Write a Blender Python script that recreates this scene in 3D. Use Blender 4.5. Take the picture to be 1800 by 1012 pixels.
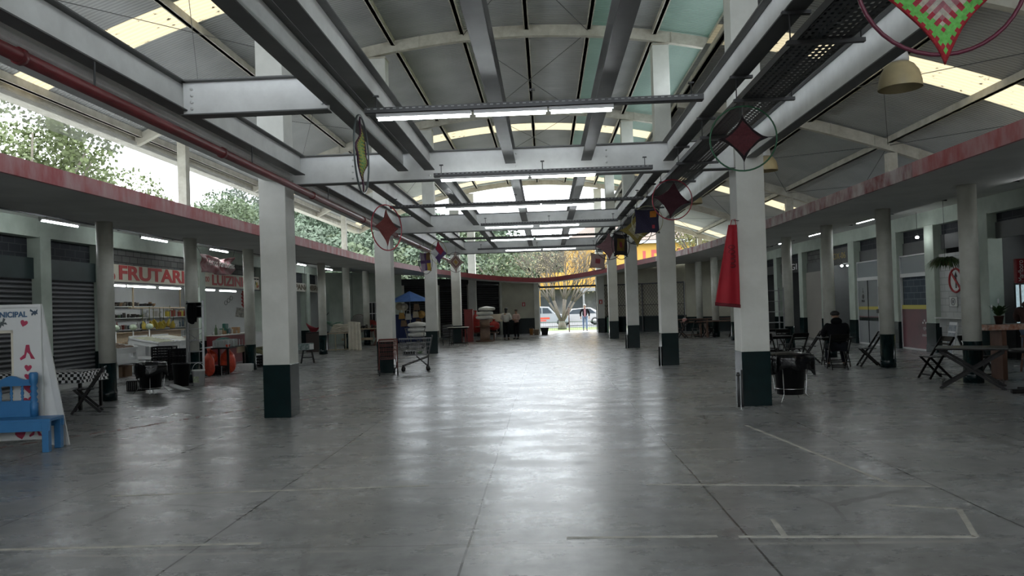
import bpy, bmesh, math, random
from mathutils import Vector, Matrix, noise
random.seed(7)
SC = bpy.context.scene
for o in list(bpy.data.objects): bpy.data.objects.remove(o)
COL = SC.collection
PI = math.pi
# ---------------------------------------------------------------- camera
F_PX, YAW, PITCH, ROLL, SHY, CAMH = 1334.49, .0442, .0127, .0308, 17.3, 1.72
cd = bpy.data.cameras.new('camera'); cam = bpy.data.objects.new('camera', cd); COL.objects.link(cam)
fw = Vector((-math.sin(YAW)*math.cos(PITCH), math.cos(YAW)*math.cos(PITCH), math.sin(PITCH)))
rt = Vector((math.cos(YAW), math.sin(YAW), 0)); up = rt.cross(fw)
# picture turned counter-clockwise by ROLL: camera rolled the other way
r2 = rt*math.cos(ROLL) - up*math.sin(ROLL); u2 = rt*math.sin(ROLL) + up*math.cos(ROLL)
M = Matrix((( r2.x, u2.x, -fw.x, 0), (r2.y, u2.y, -fw.y, 0), (r2.z, u2.z, -fw.z, CAMH), (0, 0, 0, 1)))
cam.matrix_world = M
cd.sensor_width = 36; cd.lens = F_PX/1800*36; cd.shift_y = SHY/1800; cd.clip_end = 600; cd.clip_start = .05
SC.camera = cam
# ---------------------------------------------------------------- world, sun haze, exposure
w = bpy.data.worlds.new('overcast_sky'); SC.world = w; w.use_nodes = True
nt = w.node_tree; nt.nodes.clear()
wo = nt.nodes.new('ShaderNodeOutputWorld'); bg = nt.nodes.new('ShaderNodeBackground')
tc = nt.nodes.new('ShaderNodeTexCoord'); sp = nt.nodes.new('ShaderNodeSeparateXYZ'); cr = nt.nodes.new('ShaderNodeValToRGB')
nt.links.new(tc.outputs['Generated'], sp.inputs[0]); nt.links.new(sp.outputs[2], cr.inputs[0])
cr.color_ramp.elements[0].position = .0; cr.color_ramp.elements[0].color = (.84, .92, 1.0, 1)
cr.color_ramp.elements[1].position = .6; cr.color_ramp.elements[1].color = (.93, .97, 1, 1)
nt.links.new(cr.outputs[0], bg.inputs[0]); bg.inputs[1].default_value = 1.0
nt.links.new(bg.outputs[0], wo.inputs[0])
vs = SC.view_settings; vs.view_transform = 'Standard'; vs.look = 'None'; vs.gamma = 1; vs.use_curve_mapping = False
vs.exposure = 2.62
# ---------------------------------------------------------------- materials
MATS = {}
def mat(name, c, r=.6, m=0, nz=0, ns=8, c2=None, bump=0, bs=30, em=0, sp=.5, alpha=1, trans=0, stretch=None, coat=0):
    if name in MATS: return MATS[name]
    M = bpy.data.materials.new(name); M.use_nodes = True; t = M.node_tree; b = t.nodes['Principled BSDF']
    c = tuple(c)+(1,)
    b.inputs['Base Color'].default_value = c; b.inputs['Roughness'].default_value = r; b.inputs['Metallic'].default_value = m
    b.inputs['Specular IOR Level'].default_value = sp
    if coat: b.inputs['Coat Weight'].default_value = coat
    if alpha < 1: b.inputs['Alpha'].default_value = alpha
    if trans: b.inputs['Transmission Weight'].default_value = trans
    if em: b.inputs['Emission Color'].default_value = c; b.inputs['Emission Strength'].default_value = em
    N = t.nodes.new; L = t.links.new
    if nz or bump:
        g = N('ShaderNodeNewGeometry') if stretch != 'obj' else None
        tcn = N('ShaderNodeTexCoord')
        src = tcn.outputs['Object']
        mp = N('ShaderNodeMapping'); L(src, mp.inputs[0])
        if isinstance(stretch, tuple): mp.inputs['Scale'].default_value = stretch
        if nz:
            n = N('ShaderNodeTexNoise'); n.inputs['Scale'].default_value = ns; n.inputs['Detail'].default_value = 6; n.inputs['Roughness'].default_value = .6
            L(mp.outputs[0], n.inputs['Vector'])
            rr = N('ShaderNodeValToRGB'); rr.color_ramp.elements[0].position = .35; rr.color_ramp.elements[1].position = .65
            k = c2 if c2 else tuple(x*(1-nz) for x in c[:3])
            rr.color_ramp.elements[0].color = tuple(k)+(1,); rr.color_ramp.elements[1].color = c
            L(n.outputs[0], rr.inputs[0]); L(rr.outputs[0], b.inputs['Base Color'])
        if bump:
            n2 = N('ShaderNodeTexNoise'); n2.inputs['Scale'].default_value = bs; L(mp.outputs[0], n2.inputs['Vector'])
            bp = N('ShaderNodeBump'); bp.inputs['Strength'].default_value = bump; bp.inputs['Distance'].default_value = .01
            L(n2.outputs[0], bp.inputs['Height']); L(bp.outputs[0], b.inputs['Normal'])
    MATS[name] = M; return M
def nodes_of(M): return M.node_tree, M.node_tree.nodes.new, M.node_tree.links.new
# ---------------------------------------------------------------- mesh builder
class MB:
    def __init__(s): s.v = []; s.f = []; s.m = []; s.sm = []
    def add(s, vs, fs, m=0, sm=False, T=None):
        o = len(s.v)
        s.v += [tuple(T @ Vector(p)) if T is not None else tuple(p) for p in vs]
        for f in fs: s.f.append([i+o for i in f]); s.m.append(m); s.sm.append(sm)
        return s
    def box(s, x0, x1, y0, y1, z0, z1, m=0, T=None):
        if x0 > x1: x0, x1 = x1, x0
        if y0 > y1: y0, y1 = y1, y0
        if z0 > z1: z0, z1 = z1, z0
        vs = [(x0,y0,z0),(x1,y0,z0),(x1,y1,z0),(x0,y1,z0),(x0,y0,z1),(x1,y0,z1),(x1,y1,z1),(x0,y1,z1)]
        return s.add(vs, [(0,3,2,1),(4,5,6,7),(0,1,5,4),(1,2,6,5),(2,3,7,6),(3,0,4,7)], m, False, T)
    def cb(s, x, y, z, sx, sy, sz, m=0, rz=0, rx=0, ry=0):
        T = Matrix.Translation((x, y, z)) @ Matrix.Rotation(rz, 4, 'Z') @ Matrix.Rotation(ry, 4, 'Y') @ Matrix.Rotation(rx, 4, 'X')
        return s.box(-sx/2, sx/2, -sy/2, sy/2, -sz/2, sz/2, m, T)
    def bar(s, a, b, w, h, m=0, upv=(0,0,1)):
        a = Vector(a); b = Vector(b); d = b-a; l = d.length; d.normalize(); u = Vector(upv)
        x = d.cross(u)
        if x.length < 1e-4: x = d.cross(Vector((0,1,0)))
        x.normalize(); z = x.cross(d)
        T = Matrix(((x.x,d.x,z.x,a.x),(x.y,d.y,z.y,a.y),(x.z,d.z,z.z,a.z),(0,0,0,1)))
        return s.box(-w/2, w/2, 0, l, -h/2, h/2, m, T)
    def tube(s, path, r, n=8, m=0, closed=False, cap=True):
        P = [Vector(p) for p in path]; k = len(P); rs = r if isinstance(r, (list, tuple)) else [r]*k
        vs = []; px = None
        for i, p in enumerate(P):
            if closed: d = P[(i+1) % k]-P[i-1]
            else: d = P[min(i+1, k-1)]-P[max(i-1, 0)]
            d.normalize()
            if px is None:
                px = d.orthogonal().normalized()
            else:
                px = px - d*px.dot(d)
                if px.length < 1e-5: px = d.orthogonal()
                px.normalize()
            py = d.cross(px)
            for j in range(n):
                a = 2*PI*j/n; vs.append(p+px*math.cos(a)*rs[i]+py*math.sin(a)*rs[i])
        fs = []
        for i in range(k if closed else k-1):
            for j in range(n):
                a = i*n+j; b = i*n+(j+1) % n; c = ((i+1) % k)*n+(j+1) % n; d_ = ((i+1) % k)*n+j
                fs.append((a, b, c, d_))
        if cap and not closed: fs.append(tuple(range(n))[::-1]); fs.append(tuple((k-1)*n+j for j in range(n)))
        return s.add(vs, fs, m, n > 5)
    def lathe(s, prof, c=(0,0,0), n=20, m=0, cap=True, T=None):
        vs = []; fs = []
        for r, z in prof:
            for j in range(n):
                a = 2*PI*j/n; vs.append((c[0]+r*math.cos(a), c[1]+r*math.sin(a), c[2]+z))
        for i in range(len(prof)-1):
            for j in range(n): fs.append((i*n+j, i*n+(j+1) % n, (i+1)*n+(j+1) % n, (i+1)*n+j))
        s.add(vs, fs, m, True, T)
        if cap:
            o = len(s.v)-len(vs)
            s.f.append([o+j for j in range(n)][::-1]); s.m.append(m); s.sm.append(False)
            s.f.append([o+(len(prof)-1)*n+j for j in range(n)]); s.m.append(m); s.sm.append(False)
        return s
    def sph(s, c, r, n=10, k=6, m=0, sc=(1,1,1), jit=0):
        vs = [(c[0], c[1], c[2]-r*sc[2])]; fs = []
        for i in range(1, k):
            t = PI*i/k
            for j in range(n):
                a = 2*PI*j/n; q = 1+random.uniform(-jit, jit)
                vs.append((c[0]+r*sc[0]*math.sin(t)*math.cos(a)*q, c[1]+r*sc[1]*math.sin(t)*math.sin(a)*q, c[2]-r*sc[2]*math.cos(t)*q))
        vs.append((c[0], c[1], c[2]+r*sc[2]))
        for j in range(n): fs.append((0, 1+(j+1) % n, 1+j))
        for i in range(k-2):
            for j in range(n): a = 1+i*n; fs.append((a+j, a+(j+1) % n, a+n+(j+1) % n, a+n+j))
        e = len(vs)-1; a = 1+(k-2)*n
        for j in range(n): fs.append((a+j, a+(j+1) % n, e))
        return s.add(vs, fs, m, True)
    def prism(s, pts, h, m=0, T=None):   # polygon in xy extruded along z
        n = len(pts); vs = [(x, y, 0) for x, y in pts]+[(x, y, h) for x, y in pts]
        fs = [tuple(range(n))[::-1], tuple(range(n, 2*n))]+[(i, (i+1) % n, n+(i+1) % n, n+i) for i in range(n)]
        return s.add(vs, fs, m, False, T)
    def grid(s, nu, nv, fn, m=0, sm=True, thick=None):
        vs = [fn(i/nu, j/nv) for j in range(nv+1) for i in range(nu+1)]
        fs = [(j*(nu+1)+i, j*(nu+1)+i+1, (j+1)*(nu+1)+i+1, (j+1)*(nu+1)+i) for j in range(nv) for i in range(nu)]
        if callable(m):
            o = len(s.v); s.v += [tuple(p) for p in vs]
            for q, f in enumerate(fs): s.f.append([i+o for i in f]); s.m.append(m((q % nu+.5)/nu, (q//nu+.5)/nv)); s.sm.append(sm)
            return s
        return s.add(vs, fs, m, sm)
    def build(s, name, mats, parent=None, loc=None, bevel=0, solid=0, subsurf=0, rz=0):
        me = bpy.data.meshes.new(name); me.from_pydata(s.v, [], s.f); 
        if not isinstance(mats, (list, tuple)): mats = [mats]
        for k in mats: me.materials.append(k)
        for p, mi, sm in zip(me.polygons, s.m, s.sm): p.material_index = min(mi, len(mats)-1); p.use_smooth = sm
        me.update()
        o = bpy.data.objects.new(name, me); COL.objects.link(o)
        if parent: o.parent = parent
        if loc: o.location = loc
        if rz: o.rotation_euler.z = rz
        if solid: k = o.modifiers.new('s', 'SOLIDIFY'); k.thickness = solid; k.offset = 0
        if bevel: k = o.modifiers.new('b', 'BEVEL'); k.width = bevel; k.segments = 2; k.limit_method = 'ANGLE'
        if subsurf: k = o.modifiers.new('u', 'SUBSURF'); k.levels = subsurf; k.render_levels = subsurf
        return o
def tag(o, label=None, cat=None, group=None, kind=None):
    if label: o['label'] = label
    if cat: o['category'] = cat
    if group: o['group'] = group
    if kind: o['kind'] = kind
    return o
def thing(name, label, cat, loc=(0,0,0), rz=0, group=None):
    o = bpy.data.objects.new(name, None); COL.objects.link(o); o.empty_display_size = .2
    o.location = loc; o.rotation_euler = (0, 0, rz)
    return tag(o, label, cat, group)
def struct(name, mb, mats, label=None, **k):
    return tag(mb.build(name, mats, **k), label, None, None, 'structure')
def dup(root, loc, rz=0, label=None, group=None, sc=None):
    r = root.copy(); COL.objects.link(r); r.location = loc; r.rotation_euler = (0, 0, rz)
    if sc: r.scale = sc
    if label: r['label'] = label
    if group: r['group'] = group
    for ch in list(root.children):
        c = ch.copy(); COL.objects.link(c); c.parent = r
        for g in list(ch.children):
            d = g.copy(); COL.objects.link(d); d.parent = c
    return r
def text_obj(name, body, size, m, loc, basis, parent=None, ext=.004, wid=None, bold=0, shear=0, align='CENTER'):
    # basis: (xdir, ydir) of the lettering plane
    cu = bpy.data.curves.new(name, 'FONT'); cu.body = body; cu.size = size; cu.extrude = ext; cu.align_x = align; cu.align_y = 'CENTER'; cu.offset = bold; cu.shear = shear
    t = bpy.data.objects.new(name, cu); COL.objects.link(t)
    bpy.context.view_layer.update()
    me = bpy.data.meshes.new_from_object(t.evaluated_get(bpy.context.evaluated_depsgraph_get()))
    bpy.data.objects.remove(t)
    xs = [v.co.x for v in me.vertices]; W_ = max(xs)-min(xs); sx = wid/W_ if wid else 1
    x = Vector(basis[0]).normalized(); y = Vector(basis[1]).normalized(); z = x.cross(y)
    T = Matrix(((x.x*sx, y.x, z.x, loc[0]), (x.y*sx, y.y, z.y, loc[1]), (x.z*sx, y.z, z.z, loc[2]), (0,0,0,1)))
    me.transform(T); me.materials.clear(); me.materials.append(m)
    o = bpy.data.objects.new(name, me); COL.objects.link(o)
    if parent: o.parent = parent
    return o
ROWS = [12.51, 21.08, 29.77, 38.25, 46.93]
XL, XR, PW = -4.30, 3.16, .454
# ================================================================ shell materials
def floor_mat():
    M = mat('worn_concrete_floor', (.30, .30, .29), .42); t, N, L = nodes_of(M); b = t.nodes['Principled BSDF']
    g = N('ShaderNodeNewGeometry')
    def nz(sc, det=8, vec=None, rough=.6):
        n = N('ShaderNodeTexNoise'); n.inputs['Scale'].default_value = sc; n.inputs['Detail'].default_value = det; n.inputs['Roughness'].default_value = rough
        L(vec or g.outputs['Position'], n.inputs['Vector']); return n.outputs[0]
    def ramp(v, a, ca, b_, cb):
        r = N('ShaderNodeValToRGB'); r.color_ramp.elements[0].position = a; r.color_ramp.elements[0].color = ca
        r.color_ramp.elements[1].position = b_; r.color_ramp.elements[1].color = cb; L(v, r.inputs[0]); return r.outputs[0]
    def g4(x): return (x, x, x, 1)
    def mix(a, b_, f, mode='MIX'):
        m = N('ShaderNodeMix'); m.data_type = 'RGBA'; m.blend_type = mode
        for s_, v in ((0, f), (6, a), (7, b_)):
            if hasattr(v, 'is_output'): L(v, m.inputs[s_])
            else: m.inputs[s_].default_value = v
        return m.outputs[2]
    def mth(op, a, b_=None):
        m = N('ShaderNodeMath'); m.operation = op
        for i, v in enumerate((a, b_)):
            if v is None: continue
            if hasattr(v, 'is_output'): L(v, m.inputs[i])
            else: m.inputs[i].default_value = v
        return m.outputs[0]
    base = ramp(nz(.35), .35, (.175, .179, .178, 1), .68, (.35, .356, .356, 1))
    fine = ramp(nz(6, 10), .3, g4(.70), .7, g4(1.22)); base = mix(base, fine, 1.0, 'MULTIPLY')
    sc_ = N('ShaderNodeMapping'); L(g.outputs['Position'], sc_.inputs[0]); sc_.inputs['Scale'].default_value = (1, 1.7, 1)
    pale = ramp(nz(1.3, 12, sc_.outputs[0], .75), .60, g4(0), .70, g4(.55)); base = mix(base, (.42, .41, .385, 1), pale)
    dk = ramp(nz(2.6, 10, None, .7), .60, g4(0), .70, g4(.65)); base = mix(base, (.13, .12, .11, 1), dk)
    # expansion joints, wobbling slightly
    sx = N('ShaderNodeSeparateXYZ'); L(g.outputs['Position'], sx.inputs[0]); X, Y = sx.outputs[0], sx.outputs[1]
    wob = mth('MULTIPLY', mth('SUBTRACT', nz(.5, 3), .5), .12)
    def lines(coord, period, off, wd, wb=1):
        c = mth('ADD', coord, mth('MULTIPLY', wob, wb)); c = mth('DIVIDE', mth('ADD', c, off), period)
        fr = mth('ABSOLUTE', mth('SUBTRACT', mth('FRACT', c), .5)); return mth('GREATER_THAN', fr, .5-wd/period/2)
    jx = lines(X, 2.03, .62, .017, .45)
    jy = lines(Y, 1.76, -.26+1.76, .014, .5)
    base = mix(base, (.03, .03, .028, 1), mth('MULTIPLY', jx, .95)); base = mix(base, (.09, .085, .08, 1), mth('MULTIPLY', jy, ramp(nz(.7, 4), .38, g4(.25), .58, g4(.95))))
    # pale scraped strips along some transverse joints
    jy2 = lines(Y, 3.52, -.16+1.76, .05, 1.2); base = mix(base, (.40, .39, .36, 1), mth('MULTIPLY', jy2, mth('MULTIPLY', ramp(nz(.6, 4), .42, g4(0), .56, g4(1)), .55)))
    jx2 = lines(X, 4.9, -4.0, .05, 2.2); base = mix(base, (.38, .37, .35, 1), mth('MULTIPLY', jx2, mth('MULTIPLY', ramp(nz(.45, 4), .45, g4(0), .6, g4(1)), .5)))
    # cracks
    vo = N('ShaderNodeTexVoronoi'); vo.feature = 'DISTANCE_TO_EDGE'; vo.inputs['Scale'].default_value = .42
    dist = N('ShaderNodeMix'); dist.data_type = 'RGBA'; dist.inputs[0].default_value = .12
    nn = N('ShaderNodeTexNoise'); nn.inputs['Scale'].default_value = 2.2; nn.inputs['Detail'].default_value = 6; L(g.outputs['Position'], nn.inputs['Vector'])
    L(g.outputs['Position'], dist.inputs[6]); L(nn.outputs[1], dist.inputs[7]); L(dist.outputs[2], vo.inputs['Vector'])
    ck = mth('MULTIPLY', mth('LESS_THAN', vo.outputs[0], .006), ramp(nz(.5, 3), .5, g4(0), .58, g4(.6))); base = mix(base, (.08, .075, .07, 1), ck)
    L(base, b.inputs['Base Color'])
    L(ramp(nz(1.1, 10, sc_.outputs[0], .7), .3, g4(.20), .75, g4(.40)), b.inputs['Roughness'])
    bp = N('ShaderNodeBump'); bp.inputs['Strength'].default_value = .22; bp.inputs['Distance'].default_value = .010
    hh = mth('SUBTRACT', nz(3.2, 10, None, .65), mth('MULTIPLY', mth('MAXIMUM', jx, mth('MULTIPLY', jy, .5)), .5)); L(hh, bp.inputs['Height']); L(bp.outputs[0], b.inputs['Normal'])
    b.inputs['Specular IOR Level'].default_value = .55
    return M
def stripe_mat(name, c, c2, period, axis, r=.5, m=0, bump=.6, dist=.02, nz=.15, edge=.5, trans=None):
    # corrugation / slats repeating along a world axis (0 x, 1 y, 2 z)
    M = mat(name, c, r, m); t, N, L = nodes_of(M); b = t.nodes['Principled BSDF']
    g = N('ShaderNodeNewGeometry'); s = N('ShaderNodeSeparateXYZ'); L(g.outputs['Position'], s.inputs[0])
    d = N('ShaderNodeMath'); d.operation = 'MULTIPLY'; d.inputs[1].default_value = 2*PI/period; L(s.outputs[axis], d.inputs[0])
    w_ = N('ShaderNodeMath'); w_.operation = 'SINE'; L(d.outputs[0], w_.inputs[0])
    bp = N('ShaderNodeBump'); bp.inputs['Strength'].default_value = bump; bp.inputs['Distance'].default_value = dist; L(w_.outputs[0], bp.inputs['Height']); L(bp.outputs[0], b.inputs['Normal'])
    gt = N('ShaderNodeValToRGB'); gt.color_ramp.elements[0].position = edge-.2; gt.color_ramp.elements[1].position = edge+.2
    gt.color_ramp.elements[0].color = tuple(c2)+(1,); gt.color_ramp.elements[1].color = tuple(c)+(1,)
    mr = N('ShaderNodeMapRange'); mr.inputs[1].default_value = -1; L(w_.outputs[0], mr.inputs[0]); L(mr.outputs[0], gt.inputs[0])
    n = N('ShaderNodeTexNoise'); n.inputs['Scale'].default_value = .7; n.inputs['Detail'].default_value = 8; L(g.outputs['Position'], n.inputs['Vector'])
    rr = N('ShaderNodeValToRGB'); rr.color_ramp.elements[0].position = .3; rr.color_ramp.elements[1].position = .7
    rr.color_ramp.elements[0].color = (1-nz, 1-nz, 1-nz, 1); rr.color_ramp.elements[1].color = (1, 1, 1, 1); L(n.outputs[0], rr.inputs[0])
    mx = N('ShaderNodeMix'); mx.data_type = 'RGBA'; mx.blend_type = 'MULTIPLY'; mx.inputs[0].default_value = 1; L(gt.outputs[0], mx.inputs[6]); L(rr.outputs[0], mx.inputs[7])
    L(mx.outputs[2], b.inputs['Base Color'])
    if trans:
        tr = N('ShaderNodeBsdfTranslucent'); mi = N('ShaderNodeMixShader'); o = t.nodes['Material Output']
        mi.inputs[0].default_value = trans[0]; L(b.outputs[0], mi.inputs[1]); L(tr.outputs[0], mi.inputs[2]); L(mi.outputs[0], o.inputs[0])
        L(bp.outputs[0], tr.inputs['Normal'])
        if trans[2]:
            v = N('ShaderNodeTexNoise'); v.inputs['Scale'].default_value = 4.5; v.inputs['Detail'].default_value = 5; v.inputs['Roughness'].default_value = .7; L(g.outputs['Position'], v.inputs['Vector'])
            r3 = N('ShaderNodeValToRGB'); r3.color_ramp.elements[0].position = .33; r3.color_ramp.elements[1].position = .37
            r3.color_ramp.elements[0].color = (.02, .015, .01, 1); r3.color_ramp.elements[1].color = tuple(trans[1])+(1,)
            L(v.outputs[0], r3.inputs[0]); m4 = N('ShaderNodeMix'); m4.data_type = 'RGBA'; m4.blend_type = 'MULTIPLY'; m4.inputs[0].default_value = .35
            L(r3.outputs[0], m4.inputs[6]); L(gt.outputs[0], m4.inputs[7]); L(m4.outputs[2], tr.inputs[0])
        else: tr.inputs[0].default_value = tuple(trans[1])+(1,)
    return M
FLOOR = floor_mat()
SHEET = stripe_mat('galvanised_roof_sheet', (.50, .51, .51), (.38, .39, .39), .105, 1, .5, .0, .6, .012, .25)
GREEN = stripe_mat('pale_green_translucent_sheet', (.38, .48, .43), (.30, .40, .36), .105, 1, .5, 0, .6, .012, .2, trans=(.14, (.30, .52, .44), 0))
SKYL = stripe_mat('yellowed_fibreglass_skylight', (.8, .76, .66), (.66, .60, .48), .15, 1, .5, 0, .6, .02, .1, trans=(.85, (.62, .575, .48), 1))
CREAM = mat('cream_painted_steel', (.50, .48, .41), .55, 0, .22, 3, (.36, .33, .27), .1, 20)
BEAM = mat('grey_painted_steel_beam', (.72, .725, .71), .5, 0, .13, 2.5, (.60, .60, .585), .08, 18)
BEAMD = mat('shade_toned_flange', (.11, .11, .107), .5, .3, .25, 3)  # flange colour darkened to carry the shade on beam undersides
PILLAR = mat('off_white_pillar_paint', (.62, .62, .58), .6, 0, .14, 1.6, (.52, .52, .48), .15, 14)
DKGREEN = mat('dark_green_gloss_paint', (.004, .015, .016), .16, 0, .25, 5, None, .05, 25, sp=.3)
COLUMN = mat('cream_column_paint', (.60, .60, .54), .45, 0, .2, 2.2, (.47, .47, .41), .12, 12)
CANOPY = mat('grey_canopy_concrete', (.60, .60, .58), .75, 0, .2, .8, (.49, .49, .475), .2, 9)
RED = mat('weathered_red_fascia_paint', (.42, .10, .11), .6, 0, .9, 3.2, (.52, .32, .33), .2, 16, stretch=(1, 1, .35))
REDW = mat('peeling_red_white_fascia_paint', (.22, .045, .055), .6, 0, .9, 2.4, (.56, .50, .51), .2, 16, stretch=(1, 1, .6))
DKRED = mat('dark_red_fascia_paint', (.22, .022, .028), .5, 0, .3, 3)
MINT = mat('pale_mint_wall_paint', (.50, .57, .50), .6, 0, .2, 1.8, (.40, .46, .40), .12, 10)
CREAMWALL = mat('cream_wall_paint', (.56, .55, .44), .7, 0, .15, 1.2, (.46, .44, .36), .1, 10)
DARKWALL = mat('near_black_wall', (.035, .036, .038), .8, 0, .3, 3)  # plain near-black tone with slight random variation
MIDWALL = mat('grey_shop_panel', (.12, .125, .125), .6, 0, .2, 1.5)
SHUT = stripe_mat('grey_roller_shutter', (.22, .225, .24), (.05, .052, .058), .115, 2, .45, .2, 1, .03, .25, .34)
SHUTD = stripe_mat('black_roller_shutter', (.06, .06, .062), (.012, .012, .012), .14, 2, .5, .2, 1, .03, .25, .34)
WHITEW = mat('white_wall_paint', (.62, .63, .62), .6, 0, .08, 2)
TUBE = mat('fluorescent_tube_glow', (.92, .98, 1.0), .3, em=6.5)
FIX = mat('white_lamp_fitting', (.6, .6, .6), .4)
BLACK = mat('black_plastic', (.008, .008, .009), .3, sp=.3)
STEEL = mat('galvanised_steel', (.33, .33, .335), .4, .6, .2, 12)
DSTEEL = mat('dark_steel', (.06, .06, .062), .45, .5)
# ================================================================ floor and ground
mb = MB(); mb.box(-16.5, 16, -14, 49.3, -.25, 0); FL = struct('floor', mb, FLOOR)
# ================================================================ roof
XC, R2V = -.5, 46.0
def zv(x): return 9.62-(x-XC)**2/R2V            # underside of the high vault sheet
def zr(x): u = x-XC; return 7.78-.0176*u*u       # low right-hand roof sheet
Y0R, Y1R = -7.0, 47.3  # near roof edge cut short behind the camera to let light in
STR = [(7.3, 8.5), (15.85, 17.0), (32.6, 33.85), (45.2, 46.5)]
def roof(name, xa, xb, zf, nx, strips, matf, y0=Y0R, y1=Y1R):
    ys = [y0]
    for a, b in strips: ys += [a, b]
    ys.append(y1)
    for k in range(len(ys)-1):
        sk = k % 2 == 1
        m = MB()
        for i in range(nx):
            x0 = xa+(xb-xa)*i/nx; x1 = xa+(xb-xa)*(i+1)/nx; mi = 0 if sk else matf((x0+x1)/2)
            z0, z1 = zf(x0), zf(x1); n0, n1 = ys[k], ys[k+1]; T_ = .012
            m.add([(x0,n0,z0),(x1,n0,z1),(x1,n1,z1),(x0,n1,z0),(x0,n0,z0+T_),(x1,n0,z1+T_),(x1,n1,z1+T_),(x0,n1,z0+T_)],
                  [(0,3,2,1),(4,5,6,7),(0,1,5,4),(2,3,7,6)]+([(3,0,4,7)] if i == 0 else [])+([(1,2,6,5)] if i == nx-1 else []), mi)
        struct('skylight_strip' if sk else name, m, [SKYL] if sk else [SHEET, GREEN])
CENT = [s_ for s_ in STR if s_[0] > 30]
gf = lambda x: 1 if (1.5 < x < 2.35 or 3.25 < x < 4.9) else 0
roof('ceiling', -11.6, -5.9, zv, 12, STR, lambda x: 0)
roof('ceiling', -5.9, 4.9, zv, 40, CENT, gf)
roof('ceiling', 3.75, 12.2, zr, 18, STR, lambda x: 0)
# arched steel ribs under the roof sheets
def rib(y, xa, xb, zf, dep=.30, w=.16):
    m = MB(); n = 26
    def sec(x):
        z = zf(x)-.07; return [(x, y-w/2, z-dep), (x, y+w/2, z-dep), (x, y+w/2, z), (x, y-w/2, z)]
    for i in range(n):
        a = xa+(xb-xa)*i/n; b = xa+(xb-xa)*(i+1)/n; A = sec(a); B_ = sec(b)
        m.add(A+B_, [(0,1,5,4),(1,2,6,5),(2,3,7,6),(3,0,4,7)]+([(0,3,2,1)] if i == 0 else [])+([(4,5,6,7)] if i == n-1 else []), 0)
    for xx in [xa+(xb-xa)*(k+.5)/7 for k in range(7)]: m.box(xx-.015, xx+.015, y-w/2-.03, y-w/2, zf(xx)-.07-dep, zf(xx)-.07)
    return struct('roof_rib', m, CREAM)
for y in [-4.7, 3.94]+ROWS:
    rib(y, -11.5, 4.85, zv); rib(y, 3.8, 12.0, zr)
def purlin(x, zf, w=.09, h=.2, y0=-6.9, y1=47.2, m_=None):
    m = MB(); z = zf(x); m.box(x-w/2, x+w/2, y0, y1, z-h, z-.003); m.box(x-w/2-.03, x+w/2+.03, y0, y1, z-h, z-h+.02)
    return struct('roof_purlin', m, m_ or CREAM)
for x in [-11.35, -9.6, -7.8, -6.0, -4.05, -2.1, -.3, 1.42, 3.22, 4.75]: purlin(x, zv)
for x in [3.9, 5.5, 7.35, 9.45, 11.7]: purlin(x, zr, .1, .17)
m = MB()   # eave gutter along the left and right edge
m.box(-11.75, -11.55, -6.9, 47.3, zv(-11.5)-.32, zv(-11.5)-.02); m.box(-11.9, -11.75, -6.9, 47.3, zv(-11.5)-.32, zv(-11.5)-.25); struct('roof_gutter', m, CREAM)
m = MB(); m.box(12.1, 12.3, -6.9, 47.3, zr(12.1)-.25, zr(12.1)-.02); struct('roof_gutter', m, CREAM)
m = MB(); m.box(4.86, 4.9, -6.9, 47.3, zv(4.9)-.42, zv(4.9)-.02); m.box(4.78, 4.98, -6.9, 47.3, zv(4.9)-.46, zv(4.9)-.42); struct('roof_edge_flashing', m, stripe_mat('dark_edge_flashing', (.10, .09, .085), (.04, .035, .03), .19, 1))
# wire bracing under the sheets
WIRE = mat('thin_dark_wire', (.05, .05, .05), .5)
for k, (a, b) in enumerate(zip(([3.94]+ROWS)[:-1], ROWS)):
    for (xa, xb, zf) in ((-9.6, -6.0, zv), (-2.1, 1.42, zv), (5.5, 9.45, zr), (9.45, 11.7, zr)):
        m = MB(); m.tube([(xa, a, zf(xa)-.22), (xb, b, zf(xb)-.22)], .009, 4); m.tube([(xb, a, zf(xb)-.22), (xa, b, zf(xa)-.22)], .009, 4); struct('roof_brace_wire', m, WIRE)
# ================================================================ square pillars
NUM = ['nearest', 'second', 'third', 'fourth', 'farthest']
def pillar(x0, y, side, i, tz, extra=''):
    lab = '%s off-white square pillar with dark green foot in the %s row%s' % (NUM[i], side, extra)
    t = thing('square_pillar', lab, 'pillar', (x0+PW/2, y+PW/2, 0))
    h = PW/2; m = MB(); m.box(-h, h, -h, h, .88, tz); m.build('shaft', PILLAR, t, bevel=.008)
    m = MB(); m.box(-h-.004, h+.004, -h-.004, h+.004, 0, .885); m.build('green_foot', DKGREEN, t, bevel=.008)
    m = MB(); m.box(-h-.02, h+.02, -h-.02, h+.02, tz, tz+.04); m.build('cap_plate', CREAM, t)
    return t
for i, y in enumerate(ROWS):
    pillar(XL-PW, y, 'left', i, zv(XL-.2)-.44)
    pillar(XR, y, 'right', i, zv(XR+.2)-.44)
m = MB()
for y in ROWS[1:]+[3.94, -4.7]:
    pass
for i, y in enumerate([12.51]+ROWS[1:4]):
    m = MB(); m.box(-10.28, -10.04, y-.1, y+.14, 3.98, zv(-10.16)-.40)
    tag(m.build('roof_post', CREAM), '%s slim cream roof post standing on the left canopy roof' % ['nearest', 'second', 'third', 'farthest'][i], 'post')
for i, y in enumerate(ROWS):
    m = MB(); m.box(9.4, 9.65, y-.1, y+.14, 3.98, zr(9.55)-.40)
    tag(m.build('roof_post', CREAM), '%s slim cream roof post standing on the right canopy roof' % NUM[i], 'post')
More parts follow.
